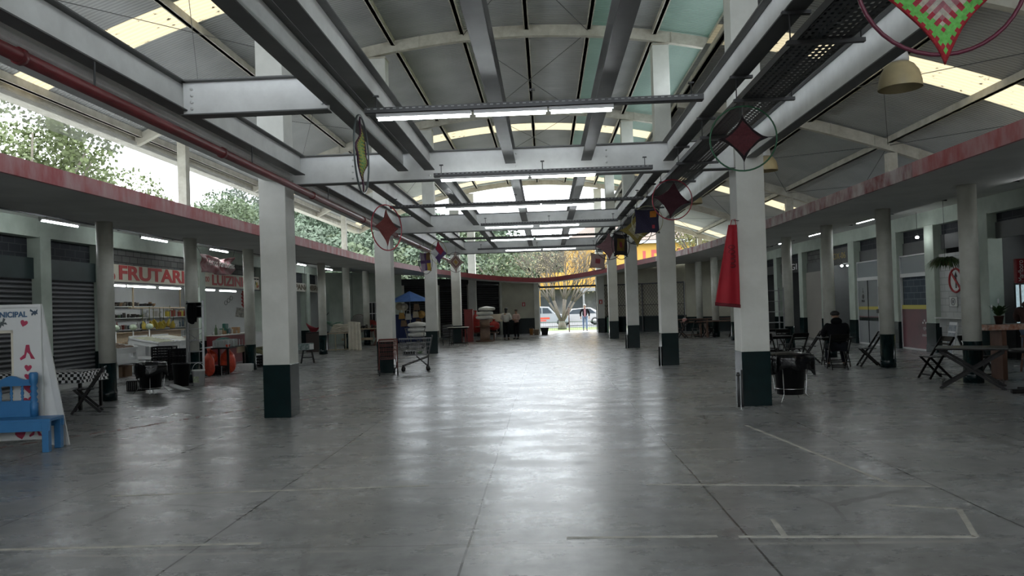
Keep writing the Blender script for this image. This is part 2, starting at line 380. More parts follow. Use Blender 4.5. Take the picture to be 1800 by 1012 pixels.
# ================================================================ I-beams of the lower frame
ZB, ZT = 3.88, 4.37
def ibeam(a, b, z0, z1, fw_=.18, name='steel_beam', mt=None, tw=.012, both=True, bolts=()):
    m = MB(); a = Vector(a+(0,)); b = Vector(b+(0,)); d = (b-a); l = d.length; ang = math.atan2(d.y, d.x)
    T = Matrix.Translation((a.x, a.y, 0)) @ Matrix.Rotation(ang, 4, 'Z')
    m.box(0, l, -tw/2, tw/2, z0+.012, z1-.012, 0, T)
    m.box(0, l, -fw_/2, fw_/2, z0, z0+.014, 1, T); m.box(0, l, -fw_/2, fw_/2, z1-.014, z1, 1, T)
    for s_, px, pz in bolts:
        for q in range(4):
            c = T @ Vector((px, 0, z0+.09+q*(z1-z0-.18)/3)); n_ = (T.to_3x3() @ Vector((0, s_, 0)))
            m.tube([c, c+n_*.03], .016, 6)
    return struct(name, m, mt or [BEAM, BEAMD])
YS = [-4.7, 3.94]+ROWS[:3]
for k, y in enumerate(YS):                          # cross beams on the pillars
    yy = y+PW/2-.12 if y > 0 else y
    ibeam((XL-.02, yy), (XR+.02, yy), ZB, ZT, .2, 'cross_beam', bolts=[(-1, 1.15, 0), (-1, 2.45, 0), (-1, 3.9, 0), (-1, 5.4, 0), (-1, 7.1, 0), (-1, .12, 0)])
    m = MB()                                      # darker triangular haunch plates
    ibeam((XR+PW, yy), (XR+PW+.6, yy), ZB+.1, ZT, .16, 'cross_beam_stub') if False else None
for a, b in zip(YS[:-1], YS[1:]):
    a_ = a+PW/2+.0; b_ = b+PW/2-.22
    bx = -2.30 if b < 13 else -3.15
    for x in (-4.04, bx, -1.86, 2.08): ibeam((x, a_), (x, b_), 4.04, ZT, .17, 'long_beam')
    for x in (-.51, .74): ibeam((x, a_), (x, b_), 4.10, ZT, .17, 'long_beam')
    ibeam((3.42, a+PW), (3.42, b), 4.04, 4.48, .16, 'long_beam')
    m = MB(); m.box(-4.66, -4.24, a+PW, b, 3.97, 4.36); m.box(-4.24, -4.20, a+PW, b, 3.97, 4.05); struct('long_beam', m, BEAM, bevel=.02)
ibeam((-4.0, 8.35), (-2.34, 8.35), 3.97, ZT, .18, 'cross_beam', bolts=[(-1, .1, 0), (-1, 1.58, 0)])
# extra longitudinal channel on the low right roof line
# ================================================================ canopy ring
def lip(s):    # inner edge of the ring, s in 0..1 from the near left around the far end to the near right
    pass
PL = [(-7.4, -13, 3.8), (-7.4, 30, 3.8), (-7.25, 34, 3.8), (-6.85, 37, 3.78), (-6.1, 39.6, 3.68), (-5.0, 41.4, 3.56), (-3.6, 42.6, 3.38), (-1.9, 43.3, 3.22), (-.1, 43.5, 3.12), (1.7, 43.3, 3.27), (3.4, 42.2, 3.50), (4.8, 40.4, 3.74), (5.6, 38.4, 3.82), (6.1, 35.5, 3.84), (6.4, 32, 3.82), (6.55, 28, 3.8), (6.6, -13, 3.8)]
def catm(P, k=6):
    out = []
    for i in range(len(P)-1):
        p0, p1, p2, p3 = [Vector(P[max(0, min(len(P)-1, i+j))]) for j in (-1, 0, 1, 2)]
        if (p2-p1).length > 12: out.append(p1); continue
        if (p1-p0).length > 12: p0 = p1-(p2-p1)
        if (p3-p2).length > 12: p3 = p2+(p2-p1)
        for j in range(k):
            t = j/k; out.append(.5*((2*p1)+(p2-p0)*t+(2*p0-5*p1+4*p2-p3)*t*t+(3*p1-p0-3*p2+p3)*t**3))
    out.append(Vector(P[-1])); return out
LP_ = catm(PL)
# outer edge of the slab: the walls
def outer(p):
    if p.y <= 30: return Vector((-12.6 if p.x < 0 else 12.0, p.y, 3.8))
    a = math.atan2(p.y-30, p.x*(1.0))
    # ray from (0,30) to the wall polyline
    W = [(12.0, 30), (12.0, 42.5), (8.3, 45.4), (3.9, 47.4), (3.3, 49.0), (-.6, 49.0), (-2.8, 49.2), (-8.6, 44.8), (-12.6, 41.5), (-12.6, 30)]
    d = Vector((p.x, p.y-30, 0)).normalized()
    for (x0, y0), (x1, y1) in zip(W[:-1], W[1:]):
        e = Vector((x1-x0, y1-y0)); den = d.x*e.y-d.y*e.x
        if abs(den) < 1e-9: continue
        t = (x0*e.y-(y0-30)*e.x)/den; s_ = (x0*d.y-(y0-30)*d.x)/den
        if t > 0 and -1e-6 <= s_ <= 1.000001: return Vector((d.x*t, 30+d.y*t, 0))
    return p.copy()
OUT = [outer(p) for p in LP_]
for p, q in zip(LP_, OUT): q.z = p.z+(.28 if p.y < 33 or p.x < 0 else .28)
sl = MB(); n = len(LP_)
vs_ = []; TH = .2
for p, q in zip(LP_, OUT):
    d = Vector((q.x-p.x, q.y-p.y, 0)); L0 = d.length; d.normalize()
    c = p+d*min(2.05, L0*.45); c.z = p.z+.02
    c2 = p+d*min(2.4, L0*.55); c2.z = p.z+.02; e = c2.copy(); e.z = p.z+.42+(.2-.42)*max(0, min(1, (p.y-33)/6)); q.z = e.z
    vs_.append([p+Vector((0, 0, .0)), c, c2, e, q, q+Vector((0, 0, .14)), p+d*2.4+Vector((0, 0, e.z-p.z+.13)), p+Vector((0, 0, TH))])
pr = len(vs_[0])
V = [tuple(x) for r in vs_ for x in r]; Fc = []
for i in range(n-1):
    for j in range(pr):
        Fc.append((i*pr+j, (i+1)*pr+j, (i+1)*pr+(j+1) % pr, i*pr+(j+1) % pr))
sl.add(V, Fc, 0); sl.add(V[:pr], [tuple(range(pr))], 0); sl.add(V[-pr:], [tuple(range(pr))[::-1]], 0)
struct('canopy_slab', sl, CANOPY)
def fascia(i0, i1, mt, name='canopy_fascia'):
    m = MB(); V = []; F_ = []
    for i in range(i0, i1+1):
        p, q = LP_[i], OUT[i]; d = Vector((q.x-p.x, q.y-p.y, 0)).normalized()
        a = p-d*.025; b = p+d*.03
        for c, z in ((a, -.01), (b, -.01), (b, TH+.05), (a, TH+.05)): V.append((c.x, c.y, c.z+z))
    for i in range(i1-i0):
        for j in range(4): F_.append((i*4+j, (i+1)*4+j, (i+1)*4+(j+1) % 4, i*4+(j+1) % 4))
    m.add(V, F_, 0); m.add(V[:4], [(0, 1, 2, 3)]); m.add(V[-4:], [(3, 2, 1, 0)]); struct(name, m, mt)
iL = next(i for i, p in enumerate(LP_) if p.y > 34 and p.x < 0); iR = next(i for i, p in enumerate(LP_) if p.x > 5.5 and p.y < 39)
fascia(0, iL, RED); fascia(iL, iR, DKRED); iN = next(i for i, p in enumerate(LP_) if p.x > 6.5 and p.y < 31)
fascia(iR, n-2, REDW)
m = MB(); m.box(6.50, 6.56, 13.6, 28, 3.79, 4.05); m.box(6.50, 6.56, -13, 13.6, 3.79, 4.05, 1); struct('canopy_fascia', m, [REDW, RED])
# ================================================================ round canopy columns
ORD = ['nearest', 'second', 'third', 'fourth', 'fifth', 'sixth', 'farthest']
def column(x, y, side, i):
    t = thing('round_column', '%s round cream column with dark green foot holding up the %s canopy' % (ORD[i], side), 'column', (x, y, 0))
    m = MB(); m.lathe([(.165, .78), (.165, 3.86)], n=24); m.build('shaft', COLUMN, t)
    m = MB(); m.lathe([(.178, 0), (.178, .22), (.170, .225), (.170, .80)], n=24); m.build('green_foot', DKGREEN, t)
    return t
for i in range(7): column(-9.4, 15.85+3.93*i, 'left', i)
RC = [15.05, 18.7, 22.4, 26.1, 29.8, 33.5, 37.2, 41.0]
ORD = ['nearest', 'second', 'third', 'fourth', 'fifth', 'sixth', 'seventh', 'farthest']
for i, y in enumerate(RC): column(8.2, y, 'right', i)

# bird net hanging under the left eave
NET = mat('pale_bird_net', (.45, .46, .47), .9, alpha=.42)
m = MB(); z = zv(-11.5)-.25; m.grid(60, 3, lambda u, v: (-11.46+.03*math.sin(u*40+v*3), -5+38*u, z-.5*v*(1-.12*math.sin(u*19))), 0); struct('bird_net', m, NET)
# ================================================================ side walls with shop fronts
def brick_mat(name, c1, c2, mo, sc=4.5, axis='YZ'):
    M = mat(name, c1, .85); t, N, L = nodes_of(M); b = t.nodes['Principled BSDF']
    g = N('ShaderNodeNewGeometry'); s = N('ShaderNodeSeparateXYZ'); c = N('ShaderNodeCombineXYZ'); L(g.outputs['Position'], s.inputs[0])
    L(s.outputs[1 if axis == 'YZ' else 0], c.inputs[0]); L(s.outputs[2], c.inputs[1])
    k = N('ShaderNodeTexBrick'); k.inputs['Color1'].default_value = tuple(c1)+(1,); k.inputs['Color2'].default_value = tuple(c2)+(1,); k.inputs['Mortar'].default_value = tuple(mo)+(1,)
    k.inputs['Scale'].default_value = 1; k.inputs['Brick Width'].default_value = .42; k.inputs['Row Height'].default_value = .2; k.inputs['Mortar Size'].default_value = .012
    L(c.outputs[0], k.inputs[0]); L(k.outputs[0], b.inputs['Base Color'])
    bp = N('ShaderNodeBump'); bp.inputs['Strength'].default_value = .5; bp.inputs['Distance'].default_value = .02; bp.invert = True; L(k.outputs[1], bp.inputs['Height']); L(bp.outputs[0], b.inputs['Normal'])
    return M
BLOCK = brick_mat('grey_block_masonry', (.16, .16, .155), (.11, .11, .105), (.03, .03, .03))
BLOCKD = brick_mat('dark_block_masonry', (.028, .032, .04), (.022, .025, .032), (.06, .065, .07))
TEAL = mat('dark_teal_panel', (.028, .048, .05), .5, 0, .3, 1.2)
GREYP = mat('mid_grey_shop_fascia', (.115, .118, .12), .55, 0, .15, 1.5)
TILE = brick_mat('white_wall_tiles', (.52, .53, .52), (.49, .50, .49), (.36, .37, .36))
LX, RX = -12.2, 11.5
def wallbox(name, *b, m=MINT, lab=None): 
    q = MB(); q.box(*b); return struct(name, q, m, lab)
wallbox('wall_left', LX-.35, LX, -13, 40.6, 3.77, 4.36)
wallbox('wall_right', RX, RX+.35, -13, 42.6, 3.77, 4.36)
wallbox('wall_back_light_block', -17, 16.5, -13.2, -13, 0, 4.6, m=CREAMWALL)  # unseen end wall behind the camera, added to block light
wallbox('wall_left', -17, -16.9, -13, 46, 0, 4.4, m=WHITEW); wallbox('wall_right', 16.2, 16.3, -13, 44, 0, 4.4, m=WHITEW)  # outer back walls of the shops, put in to block daylight
# roofs of the shop rows
wallbox('shop_roof', -17.1, -12.55, -13.2, 46.5, 4.36, 4.5, m=CANOPY); wallbox('shop_roof', 11.85, 16.4, -13.2, 44.5, 4.36, 4.5, m=CANOPY)
def pilaster(side, y0, y1):
    x0, x1 = (LX-.36, LX+.015) if side == 'left' else (RX-.015, RX+.36)
    m = MB(); m.box(x0, x1, y0, y1, .86, 3.80); struct('wall_pilaster', m, MINT, bevel=.01)
    m = MB(); m.box(x0, x1+.015, y0-.015, y1+.015, 0, .87) if side == 'left' else m.box(x0-.015, x1, y0-.015, y1+.015, 0, .87)
    if side == 'left': m.box(x0, x1+.03, y0-.03, y1+.03, 0, .2)
    else: m.box(x0-.03, x1, y0-.03, y1+.03, 0, .2)
    struct('pilaster_green_foot', m, DKGREEN, bevel=.01)
LPIL = [(-5, -4.6), (1, 1.4), (6.4, 6.8), (11.6, 12), (17.85, 18.25), (20.38, 20.78), (26.3, 26.75), (32.1, 32.5), (38.4, 38.85)]
RPIL = [(-4, -3.6), (2, 2.5), (8, 8.5), (14.2, 14.7), (20.2, 20.7), (22.95, 23.5), (25.33, 25.75), (28.75, 29.3), (31.75, 32.2), (34.45, 34.95), (38.2, 38.7), (42.2, 42.6)]
for a, b in LPIL: pilaster('left', a, b)
for a, b in RPIL: pilaster('right', a, b)
# closed left bays: roller shutter, teal panel, dark void over it
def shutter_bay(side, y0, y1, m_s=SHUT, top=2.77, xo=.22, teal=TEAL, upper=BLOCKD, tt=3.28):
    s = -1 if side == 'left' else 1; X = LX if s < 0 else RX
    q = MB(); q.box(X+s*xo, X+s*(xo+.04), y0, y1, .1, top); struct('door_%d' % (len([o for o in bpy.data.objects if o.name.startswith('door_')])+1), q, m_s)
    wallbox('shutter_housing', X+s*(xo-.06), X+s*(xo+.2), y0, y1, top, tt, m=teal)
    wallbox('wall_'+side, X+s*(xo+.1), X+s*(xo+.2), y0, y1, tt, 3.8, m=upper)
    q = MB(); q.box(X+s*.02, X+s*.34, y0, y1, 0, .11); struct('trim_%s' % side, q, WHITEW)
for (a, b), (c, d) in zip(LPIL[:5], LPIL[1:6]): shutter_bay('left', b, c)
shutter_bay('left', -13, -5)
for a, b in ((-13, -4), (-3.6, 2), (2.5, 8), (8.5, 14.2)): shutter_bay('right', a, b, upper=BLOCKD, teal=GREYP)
# brick over the fruit shop and cross walls between the shops
def cross(side, y, m=WHITEW, t=.12):
    if side == 'left': wallbox('wall_left', -16.9, LX-.34, y-t/2, y+t/2, 0, 4.36, m=m)
    else: wallbox('wall_right', RX+.34, 16.2, y-t/2, y+t/2, 0, 4.36, m=m)
for y in (20.5, 32.3, 38.6): cross('left', y)
for y in (14.4, 20.45, 23.2, 25.5, 29.0, 31.98, 34.7, 38.45, 42.9): cross('right', y, m=MIDWALL)
cross('left', 41.6)
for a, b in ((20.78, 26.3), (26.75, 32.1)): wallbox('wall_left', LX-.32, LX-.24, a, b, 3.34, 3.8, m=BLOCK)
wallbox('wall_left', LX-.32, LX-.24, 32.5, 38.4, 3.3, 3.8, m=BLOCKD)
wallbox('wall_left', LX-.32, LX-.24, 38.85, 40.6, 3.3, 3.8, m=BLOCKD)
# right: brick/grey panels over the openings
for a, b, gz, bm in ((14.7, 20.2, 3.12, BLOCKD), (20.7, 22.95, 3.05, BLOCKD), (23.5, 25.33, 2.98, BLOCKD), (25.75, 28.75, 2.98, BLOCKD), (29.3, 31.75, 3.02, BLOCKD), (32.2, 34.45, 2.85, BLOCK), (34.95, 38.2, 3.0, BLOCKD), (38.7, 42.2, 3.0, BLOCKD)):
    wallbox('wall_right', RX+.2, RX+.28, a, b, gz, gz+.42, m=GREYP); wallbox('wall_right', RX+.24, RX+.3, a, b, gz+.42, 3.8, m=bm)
# beige shutter door of the sixth right bay
BEIGE = mat('beige_metal_door', (.33, .31, .28), .55, 0, .1, 1)
q = MB(); q.box(RX+.14, RX+.2, 32.2, 34.45, 0, 2.86)
for z in (.9, 1.55, 2.2): q.box(RX+.13, RX+.14, 32.2, 34.45, z, z+.015)
struct('door_20', q, BEIGE)
# ---- glass fronts
GLASSG = mat('grey_film_glass', (.33, .36, .38), .12, 0, sp=.6); GFILM = mat('frosted_white_film', (.30, .32, .33), .35, 0, .2, .8)
YEL = mat('yellow_film_stripe', (.60, .52, .10), .35); PINK = mat('dusty_red_film', (.24, .085, .10), .3, 0, .35, .9, (.13, .07, .08))
ALU = mat('white_aluminium_frame', (.72, .73, .73), .4, 0); BLKL = mat('black_lettering', (.015, .015, .018), .5); WHL = mat('white_lettering', (.75, .75, .75), .5)
BLUEB = mat('blue_grey_block_seen_through_glass', (.065, .085, .11), .2); 
def glassfront(y0, y1, kind, lab):
    X = RX+.1; t = thing('glass_shop_front', lab, 'shop front', (X, (y0+y1)/2, 0)); h = (y1-y0)/2
    m = MB()
    for z0, z1 in ((2.30, 2.42), (2.96, 3.0), (0, .05)): m.box(-.03, .04, -h, h, z0, z1)
    for yy in (-h, h-.04): m.box(-.03, .04, yy, yy+.04, 0, 3.0)
    m.build('frame', ALU, t)
    m = MB(); m.box(0, .012, -h+.04, h-.04, 2.42, 2.96); m.build('top_pane', GLASSG, t)
    if kind == 'logo':
        m = MB(); m.box(0, .012, -h+.04, h-.04, .05, 2.3); m.build('glass_panel', GFILM, t)
        m = MB(); m.box(-.006, 0, -h+.04, h-.04, 1.25, 1.36); m.build('yellow_stripe', YEL, t)
        m = MB(); m.box(-.006, 0, -h+.04, h-.04, .85, .97, 0); m.box(-.006, 0, -h+.04, h-.04, .97, 1.01, 1); m.build('dark_stripe', [DKGREEN, PINK], t)
        m = MB(); m.box(-.02, 0, -.25, -.21, .05, 2.3); m.box(-.02, .0, .62, .635, .05, 2.3, 1); m.build('mullion', [ALU, BLACK], t)
        m = MB(); m.box(-.045, 0, -.32, -.12, 1.13, 1.27); m.tube([(-.07, -.38, 1.4), (-.07, -.38, 2.05), (-.03, -.38, 2.1)], .012, 6); m.build('door_lock', DSTEEL, t)
        m = MB(); m.lathe([(.09, 0), (.09, .004)], n=20, T=Matrix.Translation((-.004, 1.05, 1.72)) @ Matrix.Rotation(-PI/2, 4, 'Y')); m.cb(-.006, 1.05, 1.9, .004, .05, .09); m.cb(-.006, 1.05, 2.0, .004, .02, .06); m.build('logo', DSTEEL, t)
        text_obj('logo_lettering', 'BOX', .12, BLKL, (-.008, 1.05, 1.56), ((0, -1, 0), (0, 0, 1)), t)
    else:
        m = MB(); m.box(.05, .06, -h+.04, h-.04, 1.37, 2.3)
        m.build('block_wall_behind', brick_mat('blue_grey_blocks', (.07, .095, .12), (.055, .075, .10), (.16, .19, .22)), t)
        m = MB(); m.box(0, .012, -h+.04, h-.04, .05, 1.28, 0); m.box(-.004, .012, -h+.04, h-.04, 1.28, 1.41, 1); m.build('red_film', [PINK, YEL], t)
        m = MB()
        for k in range(3):
            r = .045+.04*k; m.tube([(-.006, -.55+r*math.cos(a), .60+r*math.sin(a)) for a in [PI*.25+PI*.5*i/8 for i in range(9)]], .007, 4)
        for dx, dz in ((0, .33), (-.09, .26), (.09, .26)): m.lathe([(.035, 0), (.035, .003)], n=12, T=Matrix.Translation((-.004, -.55+dx, .60+dz)) @ Matrix.Rotation(-PI/2, 4, 'Y'))
        m.build('signal_symbol', WHL, t)
        text_obj('white_lettering', 'GRATIS', .10, WHL, (-.006, -.55, .47), ((0, -1, 0), (0, 0, 1)), t)
    return t
glassfront(25.75, 28.75, 'logo', 'tall frosted glass shop door with yellow and dark stripes and a small logo')
glassfront(23.5, 25.33, 'red', 'glass shop front with dusty red film below a yellow stripe and a white signal symbol')
wallbox('wall_right', RX+.5, RX+.55, 23.5, 28.75, 0, 3.4, m=GREYP)
# ---- far end: faceted wall
def seg(p, q, z0, z1, m, name='wall_far', th=.2, off=0):
    a = Vector(p+(0,)); b = Vector(q+(0,)); d = b-a; l = d.length; ang = math.atan2(d.y, d.x)
    T = Matrix.Translation((a.x, a.y, 0)) @ Matrix.Rotation(ang, 4, 'Z'); k = MB(); k.box(0, l, off, off+th, z0, z1, 0, T); return struct(name, k, m), T, l
seg((-12.4, 41.5), (-8.5, 44.6), 0, 3.98, MINT)
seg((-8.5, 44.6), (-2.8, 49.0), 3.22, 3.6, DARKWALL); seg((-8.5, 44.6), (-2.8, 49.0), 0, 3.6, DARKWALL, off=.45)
SP = [(-8.5, 44.6), (-6.6, 46.07), (-4.7, 47.53), (-2.8, 49.0)]
for i in range(3):
    a = Vector(SP[i]).lerp(Vector(SP[i+1]), .07); b = Vector(SP[i]).lerp(Vector(SP[i+1]), .93)
    seg(tuple(a), tuple(b), 0, 3.2, SHUTD, 'door_%d' % (10+i), .05, .15)
    seg(tuple(Vector(SP[i]).lerp(Vector(SP[i+1]), -.07)), tuple(a), 0, 3.3, COLUMN, 'wall_pilaster', .25)
seg((-2.95, 48.88), (-2.7, 49.0), 0, 3.4, COLUMN, 'wall_pilaster', .25)
seg((-2.8, 48.9), (-.5, 48.8), 0, 3.35, CREAMWALL); seg((-2.8, 48.9), (-.5, 48.8), 0, 1.0, DKGREEN, 'far_wall_green_dado', .02, -.02)
wallbox('wall_pilaster', -.74, -.44, 48.55, 48.95, 0, 3.28, m=COLUMN)
wallbox('trim_1', -.44, 3.3, 48.7, 48.85, 2.90, 3.02, m=DSTEEL)                    # dark door head
wallbox('trim_2', -.46, -.38, 48.6, 48.78, 0, 2.95, m=ALU); wallbox('trim_3', 3.20, 3.28, 48.6, 48.78, 0, 2.95, m=DSTEEL)
q = MB()
for i in range(18): q.box(.2+i*.17, .22+i*.17, 48.75, 48.77, 3.02, 3.35)
struct('door_head_bars', q, DSTEEL)
# curtain of wall behind the right half: cream wall, green dado, lattice gate
seg((3.3, 47.5), (5.0, 46.79), 0, 3.72, CREAMWALL, off=.1); seg((5.0, 46.79), (8.3, 45.4), 0, 4.0, CREAMWALL, off=.1); seg((3.3, 47.5), (8.3, 45.4), 0, .97, DKGREEN, 'far_wall_green_dado', .02, .08)
seg((8.3, 45.4), (12.0, 42.3), 0, 4.1, CREAMWALL); seg((8.3, 45.4), (12.0, 42.3), 0, .85, DKGREEN, 'far_wall_green_dado', .02, -.02)
DKR = mat('dark_brown_lattice', (.06, .045, .035), .6)
def lattice():
    t = thing('lattice_gate', 'folding diamond lattice gate across the cream wall at the far right', 'gate', (3.5, 47.36, 0), math.atan2(-2.1, 5.0))
    k = MB(); W_, z0, z1 = 5.1, .97, 2.88; n = 30
    for i in range(-10, n):
        for sgn in (1, -1):
            x0 = i*W_/n+(0 if sgn > 0 else 10*W_/n*1.0); x1 = x0+sgn*(W_/n)*8; za, zb_ = z0, z1
            # clip
            if x1 == x0: continue
            ts = [0, 1]; f = lambda T_: (x0+(x1-x0)*T_, za+(zb_-za)*T_)
            t0, t1 = 0, 1
            for lim, sg in ((0, 1), (W_, -1)):
                u = (lim-x0)/(x1-x0); inc = (x1-x0)*sg > 0
                if inc: t0 = max(t0, u)
                else: t1 = min(t1, u)
            if t1-t0 < .02: continue
            a, b = f(t0), f(t1); k.bar((a[0], -.01*sgn, a[1]), (b[0], -.01*sgn, b[1]), .012, .026, upv=(0, 1, 0))
    k.build('lattice', DKR, t)
    k = MB(); k.box(0, W_, -.03, .03, 2.88, 2.95); k.box(0, W_, -.03, .03, .93, .97); k.box(0, W_, -.02, .02, 1.62, 1.65)
    for x in (0, W_/2, W_): k.box(x-.03, x+.03, -.04, .03, .0, 2.95)
    k.build('frame', DSTEEL, t)
lattice()
seg((3.3, 48.9), (3.85, 47.45), 0, 3.5, CREAMWALL, off=-.1)
# ground slab outside the far door
PAVE = mat('pale_pavement', (.42, .42, .41), .7, 0, .2, 1.5); GRASS = mat('short_grass', (.13, .20, .05), .9, 0, .5, 6, (.18, .20, .08), .5, 40); ASPH = mat('asphalt', (.13, .13, .135), .8, 0, .2, 2)
wallbox('pavement', -40, 40, 49.3, 53.5, -.25, -.01, m=PAVE); wallbox('lawn', -40, 40, 53.5, 60, -.25, .0, m=GRASS); wallbox('street', -120, 120, 60, 82, -.3, -.05, m=ASPH)
wallbox('terrain', -300, -17, -60, 60, -.5, -.1, m=GRASS); wallbox('terrain', 17, 300, -60, 60, -.5, -.1, m=GRASS); wallbox('terrain', -300, 300, 82, 420, -.5, -.1, m=GRASS)
# ================================================================ lamps
TRZ = 3.84
PERF = None
def perf_mat():
    M = mat('perforated_dark_tray', (.07, .07, .072), .45, .4); return M
TRAY = perf_mat()
HOL = mat('slot_seen_through', (.35, .36, .36), .6)
def cable_tray_lamp(y, xa, xb, tubes, lab, dz=0, skew=0, z=TRZ):
    t = thing('tray_lamp', lab, 'ceiling lamp', (0, y, z))
    m = MB(); m.box(xa, xb, -.05, -.045, -.005, .055); m.box(xa, xb, .045, .05, -.005, .055)
    m.box(xa, xb, -.05, .05, -.005, 0)
    n = int((xb-xa)/.07)
    for i in range(n):
        x = xa+.03+i*(xb-xa-.06)/n; m.box(x, x+.035, -.0515, -.0495, .034, .044, 1)
    m.build('perforated_tray', [TRAY, HOL], t)
    for a, b in tubes:
        f = MB(); f.box(a, b, -.03, .03, -.045, -.005); fx = f.build('lamp_fitting', FIX, t)
        f = MB(); f.tube([(a+.02, 0, -.062), (b-.02, 0, -.062)], .016, 8); f.build('glowing_tube', TUBE, fx)
    for x in (xa+.12, (xa+xb)/2, xb-.12): f = MB(); f.tube([(x, 0, .05), (x, 0, 4.035-z)], .006, 5); f.box(x-.03, x+.03, -.02, .02, 4.02-z, 4.035-z); f.build('hanger_rod', WIRE, t)
    return t
W1 = ['nearest', 'second', 'third', 'fourth', 'fifth', 'sixth', 'seventh', 'eighth']
lam = [(8.05, -1.87, 1.72, [(-1.75, -.73), (-.70, .08), (.1, .78)]), (12.05, -1.72, 1.75, [(-1.62, -.2), (-.18, .86)]), (15.55, -3.15, 2.05, [(-2.0, -.05), (-.02, 1.05)]), (19.4, -1.6, 1.9, [(-1.50, -.25), (-.1, .92)]),
       (23.1, -3.15, 1.9, [(-1.62, -.3), (-.25, .78)]), (27.4, -2.4, 1.9, [(-1.4, -.1), (-.05, 1.15)])]
for i, (y, xa, xb, tb) in enumerate(lam):
    cable_tray_lamp(y, xa, xb, tb, '%s row of tube lamps hanging on a perforated tray across the hall' % W1[i])
def strip(x, y0, y1, z, lab, em=True):
    t = thing('tube_lamp', lab, 'ceiling lamp', (x, (y0+y1)/2, z)); h = (y1-y0)/2
    m = MB(); m.box(-.03, .03, -h-.05, h+.05, 0, .045); m.box(-.02, .02, -h-.05, -h, -.04, 0); m.box(-.02, .02, h, h+.05, -.04, 0); m.build('lamp_fitting', FIX, t)
    m = MB(); m.tube([(0, -h, -.025), (0, h, -.025)], .019, 8); m.build('glowing_tube', TUBE, t)
    m = MB(); m.tube([(0, -h*.7, .04), (0, -h*.7, 4.25-z)], .005, 4); m.tube([(0, h*.7, .04), (0, h*.7, 4.25-z)], .005, 4); m.build('hanger_rod', WIRE, t)
WL = ['nearest', 'second', 'third', 'fourth', 'fifth', 'sixth']
for i, (a, b) in enumerate([(16.01, 17.3), (20.1, 21.5), (24.3, 25.7), (33.0, 34.2), (37.1, 38.5)]):
    strip(-10.9, a, b, 3.95, '%s tube lamp along the left shop row under the canopy' % WL[i])
from_right = [(22.0, 23.2, 'nearest'), (26.0, 27.3, 'second'), (29.5, 30.8, 'third'), (34.5, 35.5, 'fourth'), (38.5, 39.5, 'fifth')]
for a, b, wd in from_right: strip(9.4, a, b, 3.95, '%s tube lamp along the right shop row under the canopy' % wd)
# conduits along both canopies
for x, s in ((-11.2, 1), (9.9, 1)):
    m = MB(); m.tube([(x, -12, 4.1), (x, 40, 4.1)], .025, 6); m.tube([(x+.3, -12, 4.14), (x+.3, 38, 4.12)], .012, 5)
    for y in range(-10, 40, 3): m.box(x-.3, x+.5, y, y+.03, 4.12, 4.15)
    struct('cable_conduit', m, DSTEEL)
# red sprinkler pipe under the left beam
PIPE = mat('red_painted_pipe', (.20, .028, .032), .38, 0, .3, 3)
m = MB(); m.tube([(-3.97, -12, 3.76), (-3.97, 13.0, 3.76), (-3.97, 34.5, 3.76)], .055, 12)
for y in range(1, 12): yy = -9+y*3.65; m.tube([(-3.97, yy, 3.76), (-3.97, yy+.05, 3.76)], .068, 12)
tag(m.build('sprinkler_pipe', PIPE), 'long dark red pipe running under the left steel beam', 'pipe')
m = MB()
for y in range(0, 12): yy = -8+y*3.65; m = MB(); m.box(-3.975, -3.965, yy-.01, yy+.01, 3.81, 4.035); m.build('pipe_clamp', DSTEEL, bpy.data.objects['sprinkler_pipe'])
# broad perforated cable ladder under the right beam
def perf():
    M = mat('perforated_cable_tray_sheet', (.05, .052, .055), .4, .5); t, N, L = nodes_of(M); b = t.nodes['Principled BSDF']
    g = N('ShaderNodeNewGeometry'); s = N('ShaderNodeSeparateXYZ'); L(g.outputs['Position'], s.inputs[0])
    def sq(o, per, duty):
        d = N('ShaderNodeMath'); d.operation = 'DIVIDE'; d.inputs[1].default_value = per; L(o, d.inputs[0]); f = N('ShaderNodeMath'); f.operation = 'FRACT'; L(d.outputs[0], f.inputs[0])
        k = N('ShaderNodeMath'); k.operation = 'LESS_THAN'; k.inputs[1].default_value = duty; L(f.outputs[0], k.inputs[0]); return k.outputs[0]
    a = N('ShaderNodeMath'); a.operation = 'MULTIPLY'; L(sq(s.outputs[0], .055, .5), a.inputs[0]); L(sq(s.outputs[1], .08, .6), a.inputs[1])
    i = N('ShaderNodeMath'); i.operation = 'SUBTRACT'; i.inputs[0].default_value = 1; L(a.outputs[0], i.inputs[1]); L(i.outputs[0], b.inputs['Alpha']); return M
m = MB(); m.box(2.08, 2.52, -6, 30, 3.795, 3.800); m.box(2.08, 2.085, -6, 30, 3.795, 3.865); m.box(2.515, 2.52, -6, 30, 3.795, 3.865)
t = thing('cable_tray', 'long perforated cable tray full of grey cables under the right steel beam', 'cable tray', (0, 0, 0)); m.build('perforated_sheet', perf(), t)
m = MB()
for i in range(5): m.tube([(2.13+i*.042, -6, 3.815), (2.13+i*.042+.01*math.sin(i), 12, 3.818), (2.13+i*.042, 30, 3.815)], .014, 5)
m.build('cable', mat('grey_cable', (.10, .11, .13), .5), t)
m = MB(); y = 1.0
while y < 29.5:
    m.box(2.0, 2.62, y, y+.045, 3.76, 3.793); m.tube([(2.03, y+.02, 3.77), (2.03, y+.02, 4.02)], .006, 5); m.tube([(2.59, y+.02, 3.77), (2.59, y+.02, 3.9)], .006, 5); m.box(1.97, 2.2, y, y+.045, 4.005, 4.035); m.build('bracket', DSTEEL, t); m = MB(); y += 1.72
